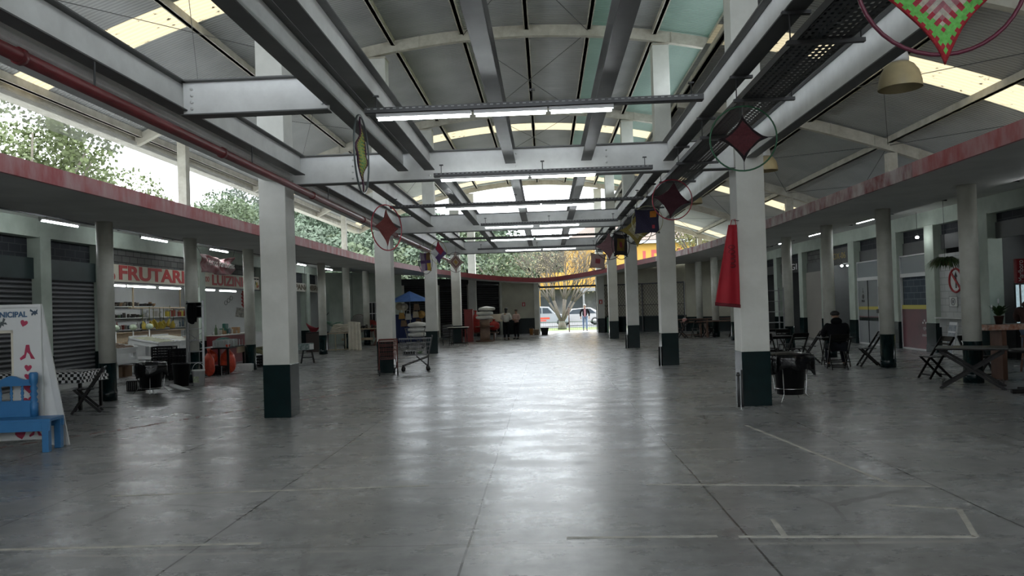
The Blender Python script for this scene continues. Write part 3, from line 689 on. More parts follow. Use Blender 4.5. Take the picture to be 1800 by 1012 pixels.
# pendant bell lamps
SHADE = mat('aged_translucent_bell_shade', (.44, .36, .20), .4, 0, .25, 2, (.30, .25, .15)); 
def bell(x, y, z, lab, r=.24, top=None):
    t = thing('bell_lamp', lab, 'pendant lamp', (x, y, z)); k = r/.24
    m = MB(); m.lathe([(.235*k, 0), (.232*k, .07*k), (.205*k, .18*k), (.155*k, .26*k), (.10*k, .30*k), (.09*k, .29*k), (.145*k, .25*k), (.195*k, .175*k), (.222*k, .07*k), (.226*k, 0)], n=28, cap=False); m.build('lamp_shade', SHADE, t)
    m = MB(); m.lathe([(.10*k, .29*k), (.105*k, .34*k), (.085*k, .44*k), (.05*k, .45*k)], n=16)
    m.build('lamp_socket', mat('grey_lamp_housing', (.40, .40, .39), .5), t)
    m = MB(); m.tube([(0, 0, .4*k), (0, 0, (top or zr(x))-z-.2)], .012, 6); m.build('stem', DSTEEL, t)
    return t
bell(4.15, 8.9, 4.10, 'nearest amber bell lamp, hanging below the large crocheted hoop')
bell(5.0, 25.5, 4.98, 'amber bell lamp hanging to the right of the red ringed hoop', .32)
bell(5.72, 19.6, 5.0, 'pale bell lamp half hidden behind the nearest right pillar', .30)
bell(9.3, 12.3, 4.75, 'bell lamp at the right edge above the canopy', .27)
# small bulbs under the right canopy
BULB = mat('cold_bulb_glow', (.95, 1, 1), .3, em=8)
for x, y, z, lab in ((9.2, 14.6, 3.62, 'bare cold bulb under the right canopy, nearest the camera'), (11.2, 23.3, 3.45, 'small bare bulb on the pilaster beside the red film shop'), (11.6, 30.2, 2.95, 'small bulb under the BOX-06 shop sign')):
    t = thing('bare_bulb', lab, 'lamp', (x, y, z)); m = MB(); m.sph((0, 0, 0), .05, 12, 8, sc=(1, 1, .8)); m.build('bulb', BULB, t); m = MB(); m.tube([(0, 0, .04), (0, 0, .12)], .03, 8); m.tube([(0, 0, .1), (0, 0, 4.2-z)], .006, 4); m.build('holder', DSTEEL, t)
# tube lamps inside the shops
def inner(x, y0, y1, z, lab, grp=None):
    t = thing('tube_lamp', lab, 'lamp', (x, (y0+y1)/2, z), 0, grp); h = (y1-y0)/2; m = MB(); m.tube([(0, -h, 0), (0, h, 0)], .022, 8); m.build('glowing_tube', TUBE, t); m = MB(); m.box(-.04, .04, -h-.03, h+.03, .025, .07); m.box(-.01, .01, -h*.6, -h*.6+.02, .07, (3.2 if x < 0 else 3.45)-z); m.build('lamp_fitting', FIX, t)
y = 20.9; k = 0
for a, b in ((20.85, 22.25), (22.4, 24.0), (24.3, 25.7)): inner(-12.6, a, b, 2.72, ['leftmost', 'middle', 'rightmost'][k]+' tube lamp under the first red lettered fruit shop board'); k += 1
k = 0
for a, b in ((27.0, 28.4), (28.9, 30.4)): inner(-12.6, a, b, 2.72, ['left', 'right'][k]+' tube lamp under the second red lettered fruit shop board'); k += 1
inner(12.3, 29.5, 31.5, 3.0, 'tube lamp under the BOX-06 board'); inner(12.6, 18.2, 19.4, 3.1, 'dim tube lamp over the bar counter shelves at the right')
wallbox('shop_ceiling', -16.9, LX-.34, 20.5, 46, 3.2, 3.25, m=MIDWALL); wallbox('shop_ceiling', RX+.34, 16.2, 14.4, 43, 3.45, 3.5, m=MIDWALL)
# ================================================================ shared prop materials
DWOOD = mat('black_brown_stained_wood', (.006, .005, .0045), .32, 0, .3, 9, sp=.22)
BWOOD = mat('reddish_brown_wood', (.14, .07, .045), .5, 0, .35, 6, stretch=(1, 6, 1))
PWOOD = mat('pale_wood', (.42, .33, .22), .6, 0, .25, 5, stretch=(1, 5, 1))
BLUE = mat('bright_blue_paint', (.035, .17, .38), .42, 0, .12, 4)
WHT = mat('white_painted_board', (.66, .67, .66), .5, 0, .06, 3)
REDL = mat('red_sign_lettering', (.48, .05, .045), .5); CREAMSIGN = mat('cream_sign_board', (.68, .64, .52), .5, 0, .15, 2)
BAG = mat('black_bin_bag', (.006, .006, .007), .22, 0, 0, 8, None, .8, 22); CHROME = mat('chromed_wire', (.55, .55, .55), .25, .9)
ORANGE = mat('orange_red_plastic_sack', (.62, .07, .025), .4, 0, .4, 6, (.35, .03, .015), .7, 14)
REDS = mat('red_net_sack', (.48, .035, .03), .5, 0, .4, 9, (.30, .02, .02), .8, 20)
LINEN = mat('undyed_linen_cloth', (.62, .58, .48), .85, 0, .15, 5, None, .3, 20)
SACK = mat('white_woven_sack', (.62, .62, .60), .6, 0, .15, 5, None, .9, 12)
def cylbin(t, h=.62, r0=.2, r1=.27):
    m = MB(); m.lathe([(r0, .0), (r1, h), (r1+.015, h), (r1+.015, h+.02), (r1-.01, h+.02), (r1-.015, h-.02), (r0-.01, .02)], n=24); return m.build('bucket', BLACK, t)
def bag_rim(t, r=.275, z=.60, seed=1, drop=.26):
    random.seed(seed); m = MB(); n = 40; vs = []; rings = [(r-.05, z-.10), (r-.01, z+.03), (r+.02, z+.035), (r+.035, z-.04), (r+.03, z-drop*.6), (r+.045, z-drop)]
    ph = [random.uniform(0, 6) for _ in range(4)]
    for k, (rr, zz) in enumerate(rings):
        for j in range(n):
            a = 2*PI*j/n; wv = .012*math.sin(9*a+ph[0])+.012*math.sin(14*a+ph[1]); dz = .05*math.sin(2*a+ph[2])+.03*math.sin(5*a+ph[3]) if k > 3 else 0
            ex = max(0, math.cos(a))**6*.07*(k > 1)
            vs.append(((rr+wv*(k > 1)+ex)*math.cos(a), (rr+wv*(k > 1))*math.sin(a), zz+dz-ex*.3))
    m.add(vs, [(k*n+j, k*n+(j+1) % n, (k+1)*n+(j+1) % n, (k+1)*n+j) for k in range(len(rings)-1) for j in range(n)], 0, True)
    m.build('bin_bag', BAG, t, solid=.004)
def wire_stand(t, r=.29, h=.72, legs=4, ringz=(.12,), a0=.4):
    m = MB()
    for z in ringz: m.tube([(r*.82*math.cos(2*PI*i/20), r*.82*math.sin(2*PI*i/20), z) for i in range(20)], .008, 6, closed=True)
    m.build('stand_ring', CHROME, t)
    for k in range(legs):
        a = a0+2*PI*k/legs; m = MB(); m.tube([(r*1.28*math.cos(a), r*1.28*math.sin(a), .006), (r*.84*math.cos(a), r*.84*math.sin(a), .14), (r*1.02*math.cos(a), r*1.02*math.sin(a), h)], .008, 6); m.build('stand_leg', CHROME, t)
# ---- bin with bag and stand (left)
t = thing('rubbish_bin', 'black rubbish bin with a shiny bag in a wire stand by the left shops', 'bin', (-9.15, 17.15, 0))
m = MB(); m.lathe([(.21, .1), (.275, .68), (.29, .68), (.29, .70), (.26, .70), (.2, .12)], n=24); m.build('bucket', BLACK, t); bag_rim(t, .28, .68, 3); wire_stand(t, .30, .5, ringz=(.13,))
t = thing('rubbish_bin', 'plain black plastic bucket bin standing between the bagged bin and the ladder', 'bin', (-9.22, 18.75, 0)); cylbin(t, .55, .17, .215)
# ---- white bucket
t = thing('paint_bucket', 'white plastic bucket with a handle beside the aluminium ladder', 'bucket', (-8.78, 18.75, 0), PI)
m = MB(); m.lathe([(.125, 0), (.148, .36), (.158, .36), (.158, .40), (.14, .40), (.12, .02)], n=24); m.build('bucket_body', WHT, t)
m = MB(); m.tube([(.158*math.cos(a), 0, .37+.20*math.sin(a)) for a in [PI*i/12 for i in range(13)]], .006, 6); m.build('handle', WHT, t)
m = MB(); m.box(-.07, .07, .138, .146, .09, .24); m.build('paper_label', mat('printed_label', (.50, .52, .40), .6, 0, .5, 30, (.2, .25, .15)), t)
# ---- ladder / lattice mast
def ladder(name, lab, loc, rz, h, wd, mt, rungs, depth=0, lean=.0):
    t = thing(name, lab, 'ladder', loc, rz)
    for s_ in (-1, 1):
        m = MB(); m.bar((s_*wd/2, 0, 0), (s_*wd/2*.92, lean, h), .05, .03); m.build('side_rail', mt, t)
    for k in range(rungs):
        z = .25+k*(h-.4)/(rungs-1); m = MB(); m.bar((-wd/2, lean*z/h, z), (wd/2, lean*z/h, z), .04, .025); m.build('rung', mt, t)
    return t
t = ladder('step_ladder', 'tall aluminium ladder leaning on the second left canopy column', (-9.12, 19.3, 0), .15, 2.15, .42, STEEL, 7, lean=.12)
for a, b in ((1.0, 1.35), (1.35, 1.0)):
    m = MB(); m.bar((-.2, .06, a), (.2, .07, b), .02, .015); m.build('cross_brace', STEEL, t)
m = MB(); m.bar((-.25, .42, 0), (-.19, .14, 2.1), .035, .02); m.build('rear_leg', STEEL, t)
# jacket hanging on the ladder
t = thing('dark_jacket', 'black jacket draped over the top of the aluminium ladder', 'jacket', (-9.15, 19.33, 1.35))
m = MB(); m.grid(10, 12, lambda u, v: ((u-.5)*.22*(1+.25*math.sin(v*3)), -.05-.04*math.sin(u*9)-.05*v*(1-v), .72-.5*v+.03*math.cos(u*7)), 0); m.grid(10, 6, lambda u, v: ((u-.5)*.34, .12-.03*math.sin(u*9), .72-.35*v), 0); m.grid(10, 3, lambda u, v: ((u-.5)*.34, -.05+.17*v, .72+.03*math.sin(v*PI)), 0)
m.build('cloth', mat('black_cloth', (.006, .006, .007), .9, sp=.1), t, solid=.015)
# ---- black fan boxes on the floor
t = thing('black_box', 'low black plastic box lying on the floor beside the bagged bin', 'box', (-10.3, 17.45, 0), .3); m = MB(); m.cb(0, 0, .06, .26, .2, .12); m.build('box_body', BLACK, t, bevel=.015); m = MB(); m.cb(0, 0, .13, .2, .14, .02); m.build('box_lid', BLACK, t)
t = thing('black_heater', 'small black fan heater with a grille on the floor behind the bagged bin', 'heater', (-9.75, 17.6, 0), .2)
m = MB(); m.cb(0, 0, .14, .42, .12, .26); m.build('heater_body', BLACK, t, bevel=.02); m = MB()
for k in range(9): m.cb(-.17+.043*k, -.065, .14, .008, .01, .2)
m.build('grille', CHROME, t)
# white traffic cone shaped paper roll
t = thing('paper_cone', 'white rolled paper cone lying on the floor against the bagged bin', 'roll', (-8.82, 17.35, .02), 0)
m = MB(); m.tube([(0, 0, .14), (.10, .05, .10), (.27, .12, .035), (.40, .18, .008)], [.03, .052, .04, .006], 12); m.build('roll', WHT, t)
# ---- blue bench
t = thing('blue_bench', 'bright blue painted wooden bench with turned spindles in its back', 'bench', (-7.25, 10.0, 0), math.radians(8))
# local x along bench (right end = +x), back at +y
def spindle(x, y, z0, z1, r=.018):
    h = z1-z0; return [(r*.8, 0), (r, h*.06), (r*.6, h*.12), (r*1.15, h*.25), (r*.7, h*.33), (r*1.3, h*.5), (r*.7, h*.67), (r*1.15, h*.75), (r*.6, h*.88), (r, h*.94), (r*.8, h)]
m = MB(); m.box(-1.5, .62, -.32, .06, .40, .44); m.box(-1.5, .62, -.33, -.30, .28, .41); m.box(-1.5, .62, .03, .06, .30, .41); m.build('seat', BLUE, t, bevel=.006)
for x in (.56, -1.45):
    for y, nm in ((-.29, 'leg'), (.03, 'leg')):
        m = MB(); m.cb(x, y, .20, .085, .085, .40); m.build(nm, BLUE, t, bevel=.006)
m = MB(); m.lathe([(.05, .44), (.05, .62), (.035, .63), (.05, .66), (.032, .70), (.05, .74), (.032, .78), (.05, .82), (.03, .86), (.05, .90), (.055, .94), (.055, 1.02), (.04, 1.04)], (.25, .03, 0), n=16); m.build('back_post', BLUE, t)
m = MB(); m.box(-1.5, .25, .01, .055, .44, .66); m.build('back_lower_panel', BLUE, t, bevel=.005)
m = MB(); m.grid(30, 1, lambda u, v: (-1.5+1.75*u, .01, .86+v*(.11+.03*math.cos(u*30)))); m.grid(30, 1, lambda u, v: (-1.5+1.75*u, .055, .86+v*(.11+.03*math.cos(u*30)))); m.grid(30, 1, lambda u, v: (-1.5+1.75*u, .01+.045*v, .97+.03*math.cos(u*30))); m.grid(30, 1, lambda u, v: (-1.5+1.75*u, .01+.045*v, .86)); m.build('back_rail', BLUE, t)
for k in range(11):
    x = .10-k*.14; m = MB(); m.lathe([(r_, .66+z_) for r_, z_ in spindle(0, 0, 0, .2)], (x, .03, 0), n=10); m.build('spindle', BLUE, t)
# ---- white photo frame board
t = thing('photo_frame_board', 'white standing photo board with a cut out window, butterflies and red hearts', 'board', (-7.05, 10.25, 0), math.radians(14))
H_, tlt = 1.93, .06
m = MB(); yb = .0
def fr(x0, x1, z0, z1, mm=0): m.box(x0, x1, yb, yb+.03, z0, z1, mm)
fr(-1.5, .02, 1.62, H_); fr(-.32, .02, .62, 1.62); fr(-1.5, .02, .32, .62); m.box(-1.5, .04, -.02, .04, H_, H_+.04); m.box(0.0, .04, -.02, .04, .3, H_)
m.build('front_panel', WHT, t)
m = MB(); m.add([(.05, .0, H_+.02), (.38, -.06, 0), (.06, .10, 0), (-.02, .02, .3), (.05, .03, H_+.02), (.38, -.03, 0), (.06, .13, 0), (-.02, .05, .3)], [(0, 1, 2, 3), (7, 6, 5, 4), (0, 4, 5, 1), (1, 5, 6, 2), (2, 6, 7, 3), (3, 7, 4, 0)]); m.build('side_panel', WHT, t)
m = MB(); m.box(-.36, -.32, .03, .09, .62, 1.62); m.box(-1.5, -.32, .03, .09, 1.58, 1.62); m.build('window_edge', CREAMSIGN, t)
text_obj('blue_lettering', 'MERCADO MUNICIPAL', .105, mat('dark_blue_lettering', (.03, .10, .20), .5), (-.62, -.006, 1.83), ((1, 0, 0), (0, 0, 1)), t, wid=.96, bold=.003)
def shape(kind, x, z, s_, mt, rot=0):
    if kind == 'heart': P = [(.0, -.55), (.35, -.2), (.52, .12), (.45, .38), (.25, .46), (.06, .36), (0, .22), (-.06, .36), (-.25, .46), (-.45, .38), (-.52, .12), (-.35, -.2)]
    elif kind == 'fly': P = [(0, -.35), (.12, -.1), (.4, -.35), (.42, -.05), (.2, .05), (.55, .3), (.45, .55), (.12, .2), (0, .3), (-.12, .2), (-.45, .55), (-.55, .3), (-.2, .05), (-.42, -.05), (-.4, -.35), (-.12, -.1)]
    else: P = [(-.1, .55), (.1, .55), (.16, .1), (.45, -.45), (.2, -.42), (.1, -.1), (-.05, .05), (-.15, -.35), (-.45, -.5), (-.5, -.35), (-.22, -.1)]
    c, s2 = math.cos(rot), math.sin(rot); k = MB(); T = Matrix.Translation((x, -.002, z)) @ Matrix.Rotation(PI/2, 4, 'X'); k.prism([((a*c-b*s2)*s_, (a*s2+b*c)*s_) for a, b in P], .005, 0, T); k.build({'heart': 'heart_sticker', 'fly': 'butterfly_sticker'}.get(kind, 'shoe_sticker'), mt, t)
HR = mat('deep_pink_sticker', (.38, .02, .07), .5); HB = mat('grey_butterfly_sticker', (.06, .075, .08), .5); HB2 = mat('navy_butterfly_sticker', (.02, .05, .09), .5)
shape('fly', -.02-.02, 1.85, .11, HB2, .1); shape('fly', -.45, 1.71, .12, HB, .5); shape('heart', -.18, 1.71, .09, HR, -.3)
shape('shoe', -.14, 1.30, .2, HR); shape('heart', -.14, 1.09, .09, HR, -.1); shape('heart', -.14, .97, .09, HR, .1); shape('heart', -.13, .82, .15, HR); shape('heart', -.14, .62, .15, HR, .2); shape('heart', -.14, .48, .09, HR); shape('fly', -.13, .36, .2, HB, .3); shape('fly', -.24, .24+.12, .12, HR, .2)
m = MB(); m.box(-1.5, .02, 0, .03, .1, .32); m.build('lower_panel', WHT, t); shape('heart', -.25, .18, .13, HR, .2); shape('shoe', -.06, .22, .17, HR)
# ---- checkered table behind
CHK = mat('black_white_checked_cloth', (.75, .75, .75), .8); tt_, N, L = nodes_of(CHK); ck = N('ShaderNodeTexChecker'); ck.inputs['Scale'].default_value = 17; ck.inputs[1].default_value = (.72, .72, .72, 1); ck.inputs[2].default_value = (.012, .012, .012, 1); cdn = N('ShaderNodeTexCoord'); L(cdn.outputs['Object'], ck.inputs[0]); L(ck.outputs[0], tt_.nodes['Principled BSDF'].inputs[0])
def draped_table(lab, loc, sx, sy, h, drop, clothmat, clab, rz=0):
    t = thing('table', lab, 'table', loc, rz); m = MB(); m.box(-sx/2, sx/2, -sy/2, sy/2, h-.03, h); m.build('table_top', DWOOD, t)
    for a in (-1, 1):
        for b in (-1, 1): m = MB(); m.cb(a*(sx/2-.06), b*(sy/2-.06), (h-.03)/2, .05, .05, h-.03); m.build('leg', DWOOD, t)
    o = 0; m = MB(); e = .012
    P = []
    nx, ny = 40, 24
    def f(u, v):
        X = (u-.5)*(sx+2*drop); Y = (v-.5)*(sy+2*drop); ax = max(0, abs(X)-sx/2); ay = max(0, abs(Y)-sy/2); d = max(ax, ay)
        x = max(-sx/2-e, min(sx/2+e, X)); y = max(-sy/2-e, min(sy/2+e, Y)); w_ = .02*math.sin(X*22+Y*18)*min(1, d/.08)
        if ax > 0: x += (w_+.015)*(1 if X > 0 else -1)
        if ay > 0: y += (w_+.015)*(1 if Y > 0 else -1)
        return (x, y, h+.006-d)
    m.grid(nx, ny, f); c = m.build('tablecloth', clothmat, None, loc=loc, rz=rz); tag(c, clab, 'tablecloth'); return t
draped_table('small table under the checked cloth behind the white photo board', (-9.9, 14.6, 0), 1.9, .8, .74, .22, CHK, 'black and white checked tablecloth on the table behind the photo board')
# ---- folding chairs (shared proto)
def fchair(lab, loc, rz, group='black folding chairs', hl=True):
    t = thing('folding_chair', lab, 'chair', loc, rz, group)
    for s_ in (-1, 1):
        m = MB(); m.bar((s_*.20, -.30, .84), (s_*.20, .24, 0), .022, .045); m.build('leg', DWOOD, t, bevel=.003)
        m = MB(); m.bar((s_*.175, .19, .44), (s_*.175, -.24, 0), .022, .045); m.build('leg', DWOOD, t, bevel=.003)
    m = MB()
    for k in range(5): m.box(-.19, .19, -.14+.075*k, -.085+.075*k, .435, .452)
    m.build('seat', DWOOD, t, bevel=.003)
    m = MB(); m.bar((-.2, -.285, .80), (.2, -.285, .80), .018, .11, upv=(0, -.5, .85)); m.bar((-.2, -.225, .70), (.2, -.225, .70), .014, .04, upv=(0, -.5, .85)); m.build('backrest', DWOOD, t, bevel=.003)
    m = MB(); m.bar((-.2, .19, .08), (.2, .19, .08), .02, .03); m.bar((-.175, -.19, .07), (.175, -.19, .07), .02, .03); m.build('stretcher', DWOOD, t)
    return t
CH0 = fchair('black folding chair standing beside the white photo board', (-8.65, 13.9, 0), math.radians(115))
def chair(x, y, deg, lab): return dup(CH0, (x, y, 0), math.radians(deg), lab)
def xtable(lab, x, y, rz, sx=.7, sy=.7, h=.73, mt=DWOOD, group=None):
    t = thing('folding_table', lab, 'table', (x, y, 0), rz, group)
    m = MB(); m.box(-sx/2, sx/2, -sy/2, sy/2, h-.025, h); m.box(-sx/2+.04, sx/2-.04, -sy/2+.05, -sy/2+.08, h-.07, h-.025); m.box(-sx/2+.04, sx/2-.04, sy/2-.08, sy/2-.05, h-.07, h-.025); m.build('table_top', mt, t, bevel=.005)
    for s_ in (-1, 1):
        for q in (-1, 1): m = MB(); m.bar((s_*(sx/2-.08)-.012*q, q*(sy/2-.06), h-.06), (s_*(sx/2-.08)-.012*q, -q*(sy/2-.04), 0), .022, .05); m.build('leg', mt, t, bevel=.003)
    m = MB(); m.bar((-sx/2+.08, sy/2-.08, .12), (sx/2-.08, sy/2-.08, .12), .02, .03); m.bar((-sx/2+.08, -sy/2+.08, .12), (sx/2-.08, -sy/2+.08, .12), .02, .03); m.build('stretcher', mt, t)
    return t
# ---- fruit shop boards
def sign(name, lab, X, y0, y1, z0, z1, body, bodyargs):
    t = thing(name, lab, 'sign', (X, (y0+y1)/2, z0)); h = (y1-y0)/2; m = MB(); m.box(-.04, .0, -h, h, 0, z1-z0); m.build('board', CREAMSIGN, t); m = MB(); m.box(-.05, .012, -h, h, -.05, 0); m.box(-.05, .006, -h, h, z1-z0, z1-z0+.015); m.build('board_edge', DSTEEL, t); return t
t = sign('shop_sign', 'long cream board reading FRUTARIA in tall red letters', LX-.05, 20.78, 26.28, 2.81, 3.31, '', None)
text_obj('red_lettering', 'FRUTARIA', .56, REDL, (.006, .12, .25), ((0, 1, 0), (0, 0, 1)), t, wid=4.75, bold=.02)
FR = [mat('yellow_fruit_paint', (.5, .35, .06), .6), mat('green_fruit_paint', (.06, .12, .04), .6), mat('red_fruit_paint', (.45, .08, .06), .6)]
m = MB(); T0 = Matrix.Rotation(PI/2, 4, 'Y')
m.add([(.004, -2.62+.1*math.cos(a), .22+.15*math.sin(a)) for a in [2*PI*i/14 for i in range(14)]], [tuple(range(14))], 0); m.add([(.005, -2.72, .36), (.005, -2.66, .50), (.005, -2.62, .38), (.005, -2.57, .49), (.005, -2.52, .36)], [(0, 1, 2, 3, 4)], 1); m.add([(.006, -2.48+.09*math.cos(a), .14+.1*math.sin(a)) for a in [2*PI*i/12 for i in range(12)]], [tuple(range(12))], 2); m.build('painted_fruit', FR, t)
t = sign('shop_sign', 'cream board reading DO LUIZINHO in red letters beside a pilaster', LX-.05, 26.78, 32.08, 2.81, 3.34, '', None)
text_obj('red_lettering', 'LUIZINHO', .52, REDL, (.006, .0, .25), ((0, 1, 0), (0, 0, 1)), t, wid=4.0, bold=.016)
text_obj('small_red_lettering', 'DO', .26, REDL, (.006, -2.38, .27), ((0, 1, 0), (0, 0, 1)), t, wid=.30)
m = MB(); m.cb(.004, 2.35, .2, .004, .18, .22, 0, rx=.2); m.cb(.006, 2.45, .14, .004, .18, .08, 2, rx=.5); m.cb(.005, 2.22, .28, .004, .08, .14, 1); m.build('painted_produce', FR, t)
text_obj('small_black_lettering', 'MERCEARIA', .09, BLKL, (.006, 2.3, .44), ((0, 1, 0), (0, 0, 1)), t, wid=.5)
t = thing('shop_sign', 'white board with close set dark ornamental capitals over a dark shop', 'sign', (LX-.05, 40.6, 2.85)); m = MB(); m.box(-.04, 0, -4.3, 4.0, 0, .42)
m.build('board', mat('off_white_board', (.5, .49, .44), .5), t); text_obj('dark_lettering', 'PANAMBROIO', .36, mat('brown_lettering', (.10, .075, .05), .5), (.006, -1.4, .2), ((0, 1, 0), (0, 0, 1)), t, wid=5.0, bold=.012)
# ---- banner
BAN = mat('faded_wine_banner', (.36, .10, .12), .6, 0, .7, 2.5, (.55, .42, .42), .3, 8)
t = thing('cloth_banner', 'crumpled wine red cloth banner with white script hung over the fruit shop', 'banner', (-10.95, 25.0, 3.15)); m = MB()
def bf(u, v): s_ = .05*math.sin((u*1.2+v*1.1)*9)+.03*math.sin(u*23-v*9); return (s_, -1.25+2.5*u, .60*v*(1-.12*math.sin(PI*u)*(1 if v > .5 else 0))+.03*math.sin(u*8))
m.grid(36, 14, bf); m.build('cloth', BAN, t, solid=.004)
text_obj('white_script', 'Temos framboesas', .32, mat('white_script_paint', (.8, .78, .76), .5), (.12, 0, .33), ((0, 1, -.02), (0, 0, 1)), t, wid=2.1, shear=.25)
m = MB(); m.tube([(0, -1.25, .6), (-.1, -1.6, 1.08)], .006, 4); m.tube([(0, 1.25, .6), (0, 1.5, 1.08)], .006, 4); m.build('rope', WIRE, t)
# ---- shelves and goods in the fruit shop
GOOD = [mat('goods_%d' % i, c, .5) for i, c in enumerate([(.06, .05, .04), (.25, .22, .18), (.45, .43, .38), (.30, .05, .04), (.10, .16, .08), (.55, .45, .06), (.08, .12, .16), (.5, .5, .5), (.03, .03, .035), (.33, .2, .1)])]
def goods_proto(kind, mi):
    m = MB()
    if kind == 'pot': m.lathe([(.05, 0), (.08, .1), (.085, .11), (.07, .11), (.06, .03)], n=12)
    elif kind == 'bottle': m.lathe([(.035, 0), (.038, .02), (.038, .17), (.014, .22), (.014, .27), (.016, .28)], n=10)
    elif kind == 'jar': m.lathe([(.05, 0), (.052, .1), (.04, .12), (.045, .122), (.045, .145)], n=12)
    elif kind == 'box': m.box(-.07, .07, -.05, .05, 0, .2)
    elif kind == 'can': m.lathe([(.05, 0), (.05, .13)], n=14)
    elif kind == 'pan': m.lathe([(.07, 0), (.1, .08), (.105, .08), (.09, .07)], n=14); m.bar((.1, 0, .07), (.24, 0, .09), .02, .012)
    elif kind == 'canister': m.box(-.1, .1, -.08, .08, 0, .24); m.tube([(-.04, 0, .24), (-.03, 0, .3), (.05, 0, .3), (.06, 0, .24)], .012, 6)
    return m
NAMES = {'pot': 'clay_pot', 'bottle': 'glass_bottle', 'jar': 'preserve_jar', 'box': 'carton_box', 'can': 'tin_can', 'pan': 'black_pan', 'canister': 'plastic_canister'}
def row(kinds, mis, x, y0, y1, z, n, lab, grp, axis='y', sc=(.85, 1.35), jit=.04, seed=0):
    random.seed(seed+int(y0*10)); protos = {}
    for i in range(n):
        k = random.choice(kinds); mi = random.choice(mis); key = (k, mi); y = y0+(y1-y0)*(i+.5)/n
        loc = (x+random.uniform(-jit, jit), y, z) if axis == 'y' else (y, x+random.uniform(-jit, jit), z)
        if key in protos: o = protos[key].copy(); COL.objects.link(o)
        else: o = goods_proto(k, mi).build(NAMES[k], GOOD[mi]); protos[key] = o
        s_ = random.uniform(*sc); o.location = loc; o.scale = (s_, s_, s_); o.rotation_euler.z = random.uniform(0, 6)
        tag(o, lab % NAMES[k].replace('_', ' '), NAMES[k].split('_')[-1], grp)
BX = -15.35
def shelf_unit(lab, X, y0, y1, zs, dp=.32, wall=True):
    t = thing('wall_shelf', lab, 'shelf', (X, (y0+y1)/2, 0)); h = (y1-y0)/2
    for z in zs: m = MB(); m.box(-dp/2, dp/2, -h, h, z-.03, z); m.build('shelf_board', WHT, t)
    m = MB()
    for y in (-h+.02, 0, h-.02): m.box(-dp/2, -dp/2+.03, y-.015, y+.015, 0, zs[-1])
    m.build('upright', STEEL, t)
shelf_unit('long white shelving with kitchen goods along the back wall of the fruit shop', BX, 24.8, 32.1, (.95, 1.35, 1.78, 2.2))
wallbox('wall_left', -15.62, -15.55, 20.6, 32.2, 0, 3.25, m=WHITEW)
row(['pot', 'pan', 'can'], [0, 8, 1, 9], BX, 24.9, 29.2, 2.2, 22, 'dark %s on the top shelf at the back of the fruit shop', 'goods on the top shelf of the fruit shop', seed=1)
row(['pot', 'pan', 'jar'], [0, 8, 4], BX, 24.9, 28.2, 1.78, 16, 'dark %s on the second shelf at the back of the fruit shop, left half', 'dark goods on the second shelf', seed=2)
row(['box', 'jar'], [2, 7, 8], BX, 28.3, 29.8, 1.78, 9, 'pale %s in the middle of the second shelf of the fruit shop', 'pale goods on the second shelf', seed=3)
row(['canister'], [3, 5, 3, 2], BX, 29.9, 32.0, 1.78, 8, 'red or yellow %s on the second shelf of the fruit shop, right end', 'canisters on the second shelf', seed=4, sc=(.8, 1.15))
row(['jar', 'bottle', 'can'], [2, 6, 7, 3], BX, 24.9, 32.0, 1.35, 34, 'small %s on the third shelf at the back of the fruit shop', 'goods on the third shelf', seed=5)
row(['jar', 'bottle', 'box'], [3, 2, 9, 7, 4], BX, 24.9, 32.0, .95, 30, 'assorted %s on the lowest shelf at the back of the fruit shop', 'goods on the lowest shelf', seed=6)
# posters on the shop cross wall
t = thing('wall_poster', 'dark photo poster tilted on the white side wall of the fruit shop', 'poster', (-13.1, 32.22, 1.85)); m = MB(); m.cb(0, 0, 0, .55, .006, .4, ry=.15); m.build('paper', mat('dark_photo_print', (.12, .12, .11), .4, 0, .8, 9, (.4, .38, .33)), t)
t = thing('pepper_string', 'hanging string of dark red peppers on the white side wall', 'pepper string', (-13.0, 32.1, 2.15)); m = MB()
for k in range(14): m.sph((.04*math.sin(k*2.1), 0, .6-k*.05), .05, 8, 5, sc=(.8, .6, 1.1))
m.tube([(0, 0, .6), (0, 0, 1.05)], .006, 4); m.build('pepper', mat('dried_red_pepper', (.30, .02, .02), .4), t)
t = thing('line_drawing', 'black line drawing painted on the white side wall under the LUIZINHO board', 'picture', (-13.6, 32.22, 2.4)); m = MB()
for k in range(3): m.tube([(.12*k-.2+.06*math.cos(a), 0, .1*k-.1+.09*math.sin(a)) for a in [2*PI*i/12 for i in range(12)]], .008, 4, closed=True)
m.build('brush_stroke', BLKL, t)
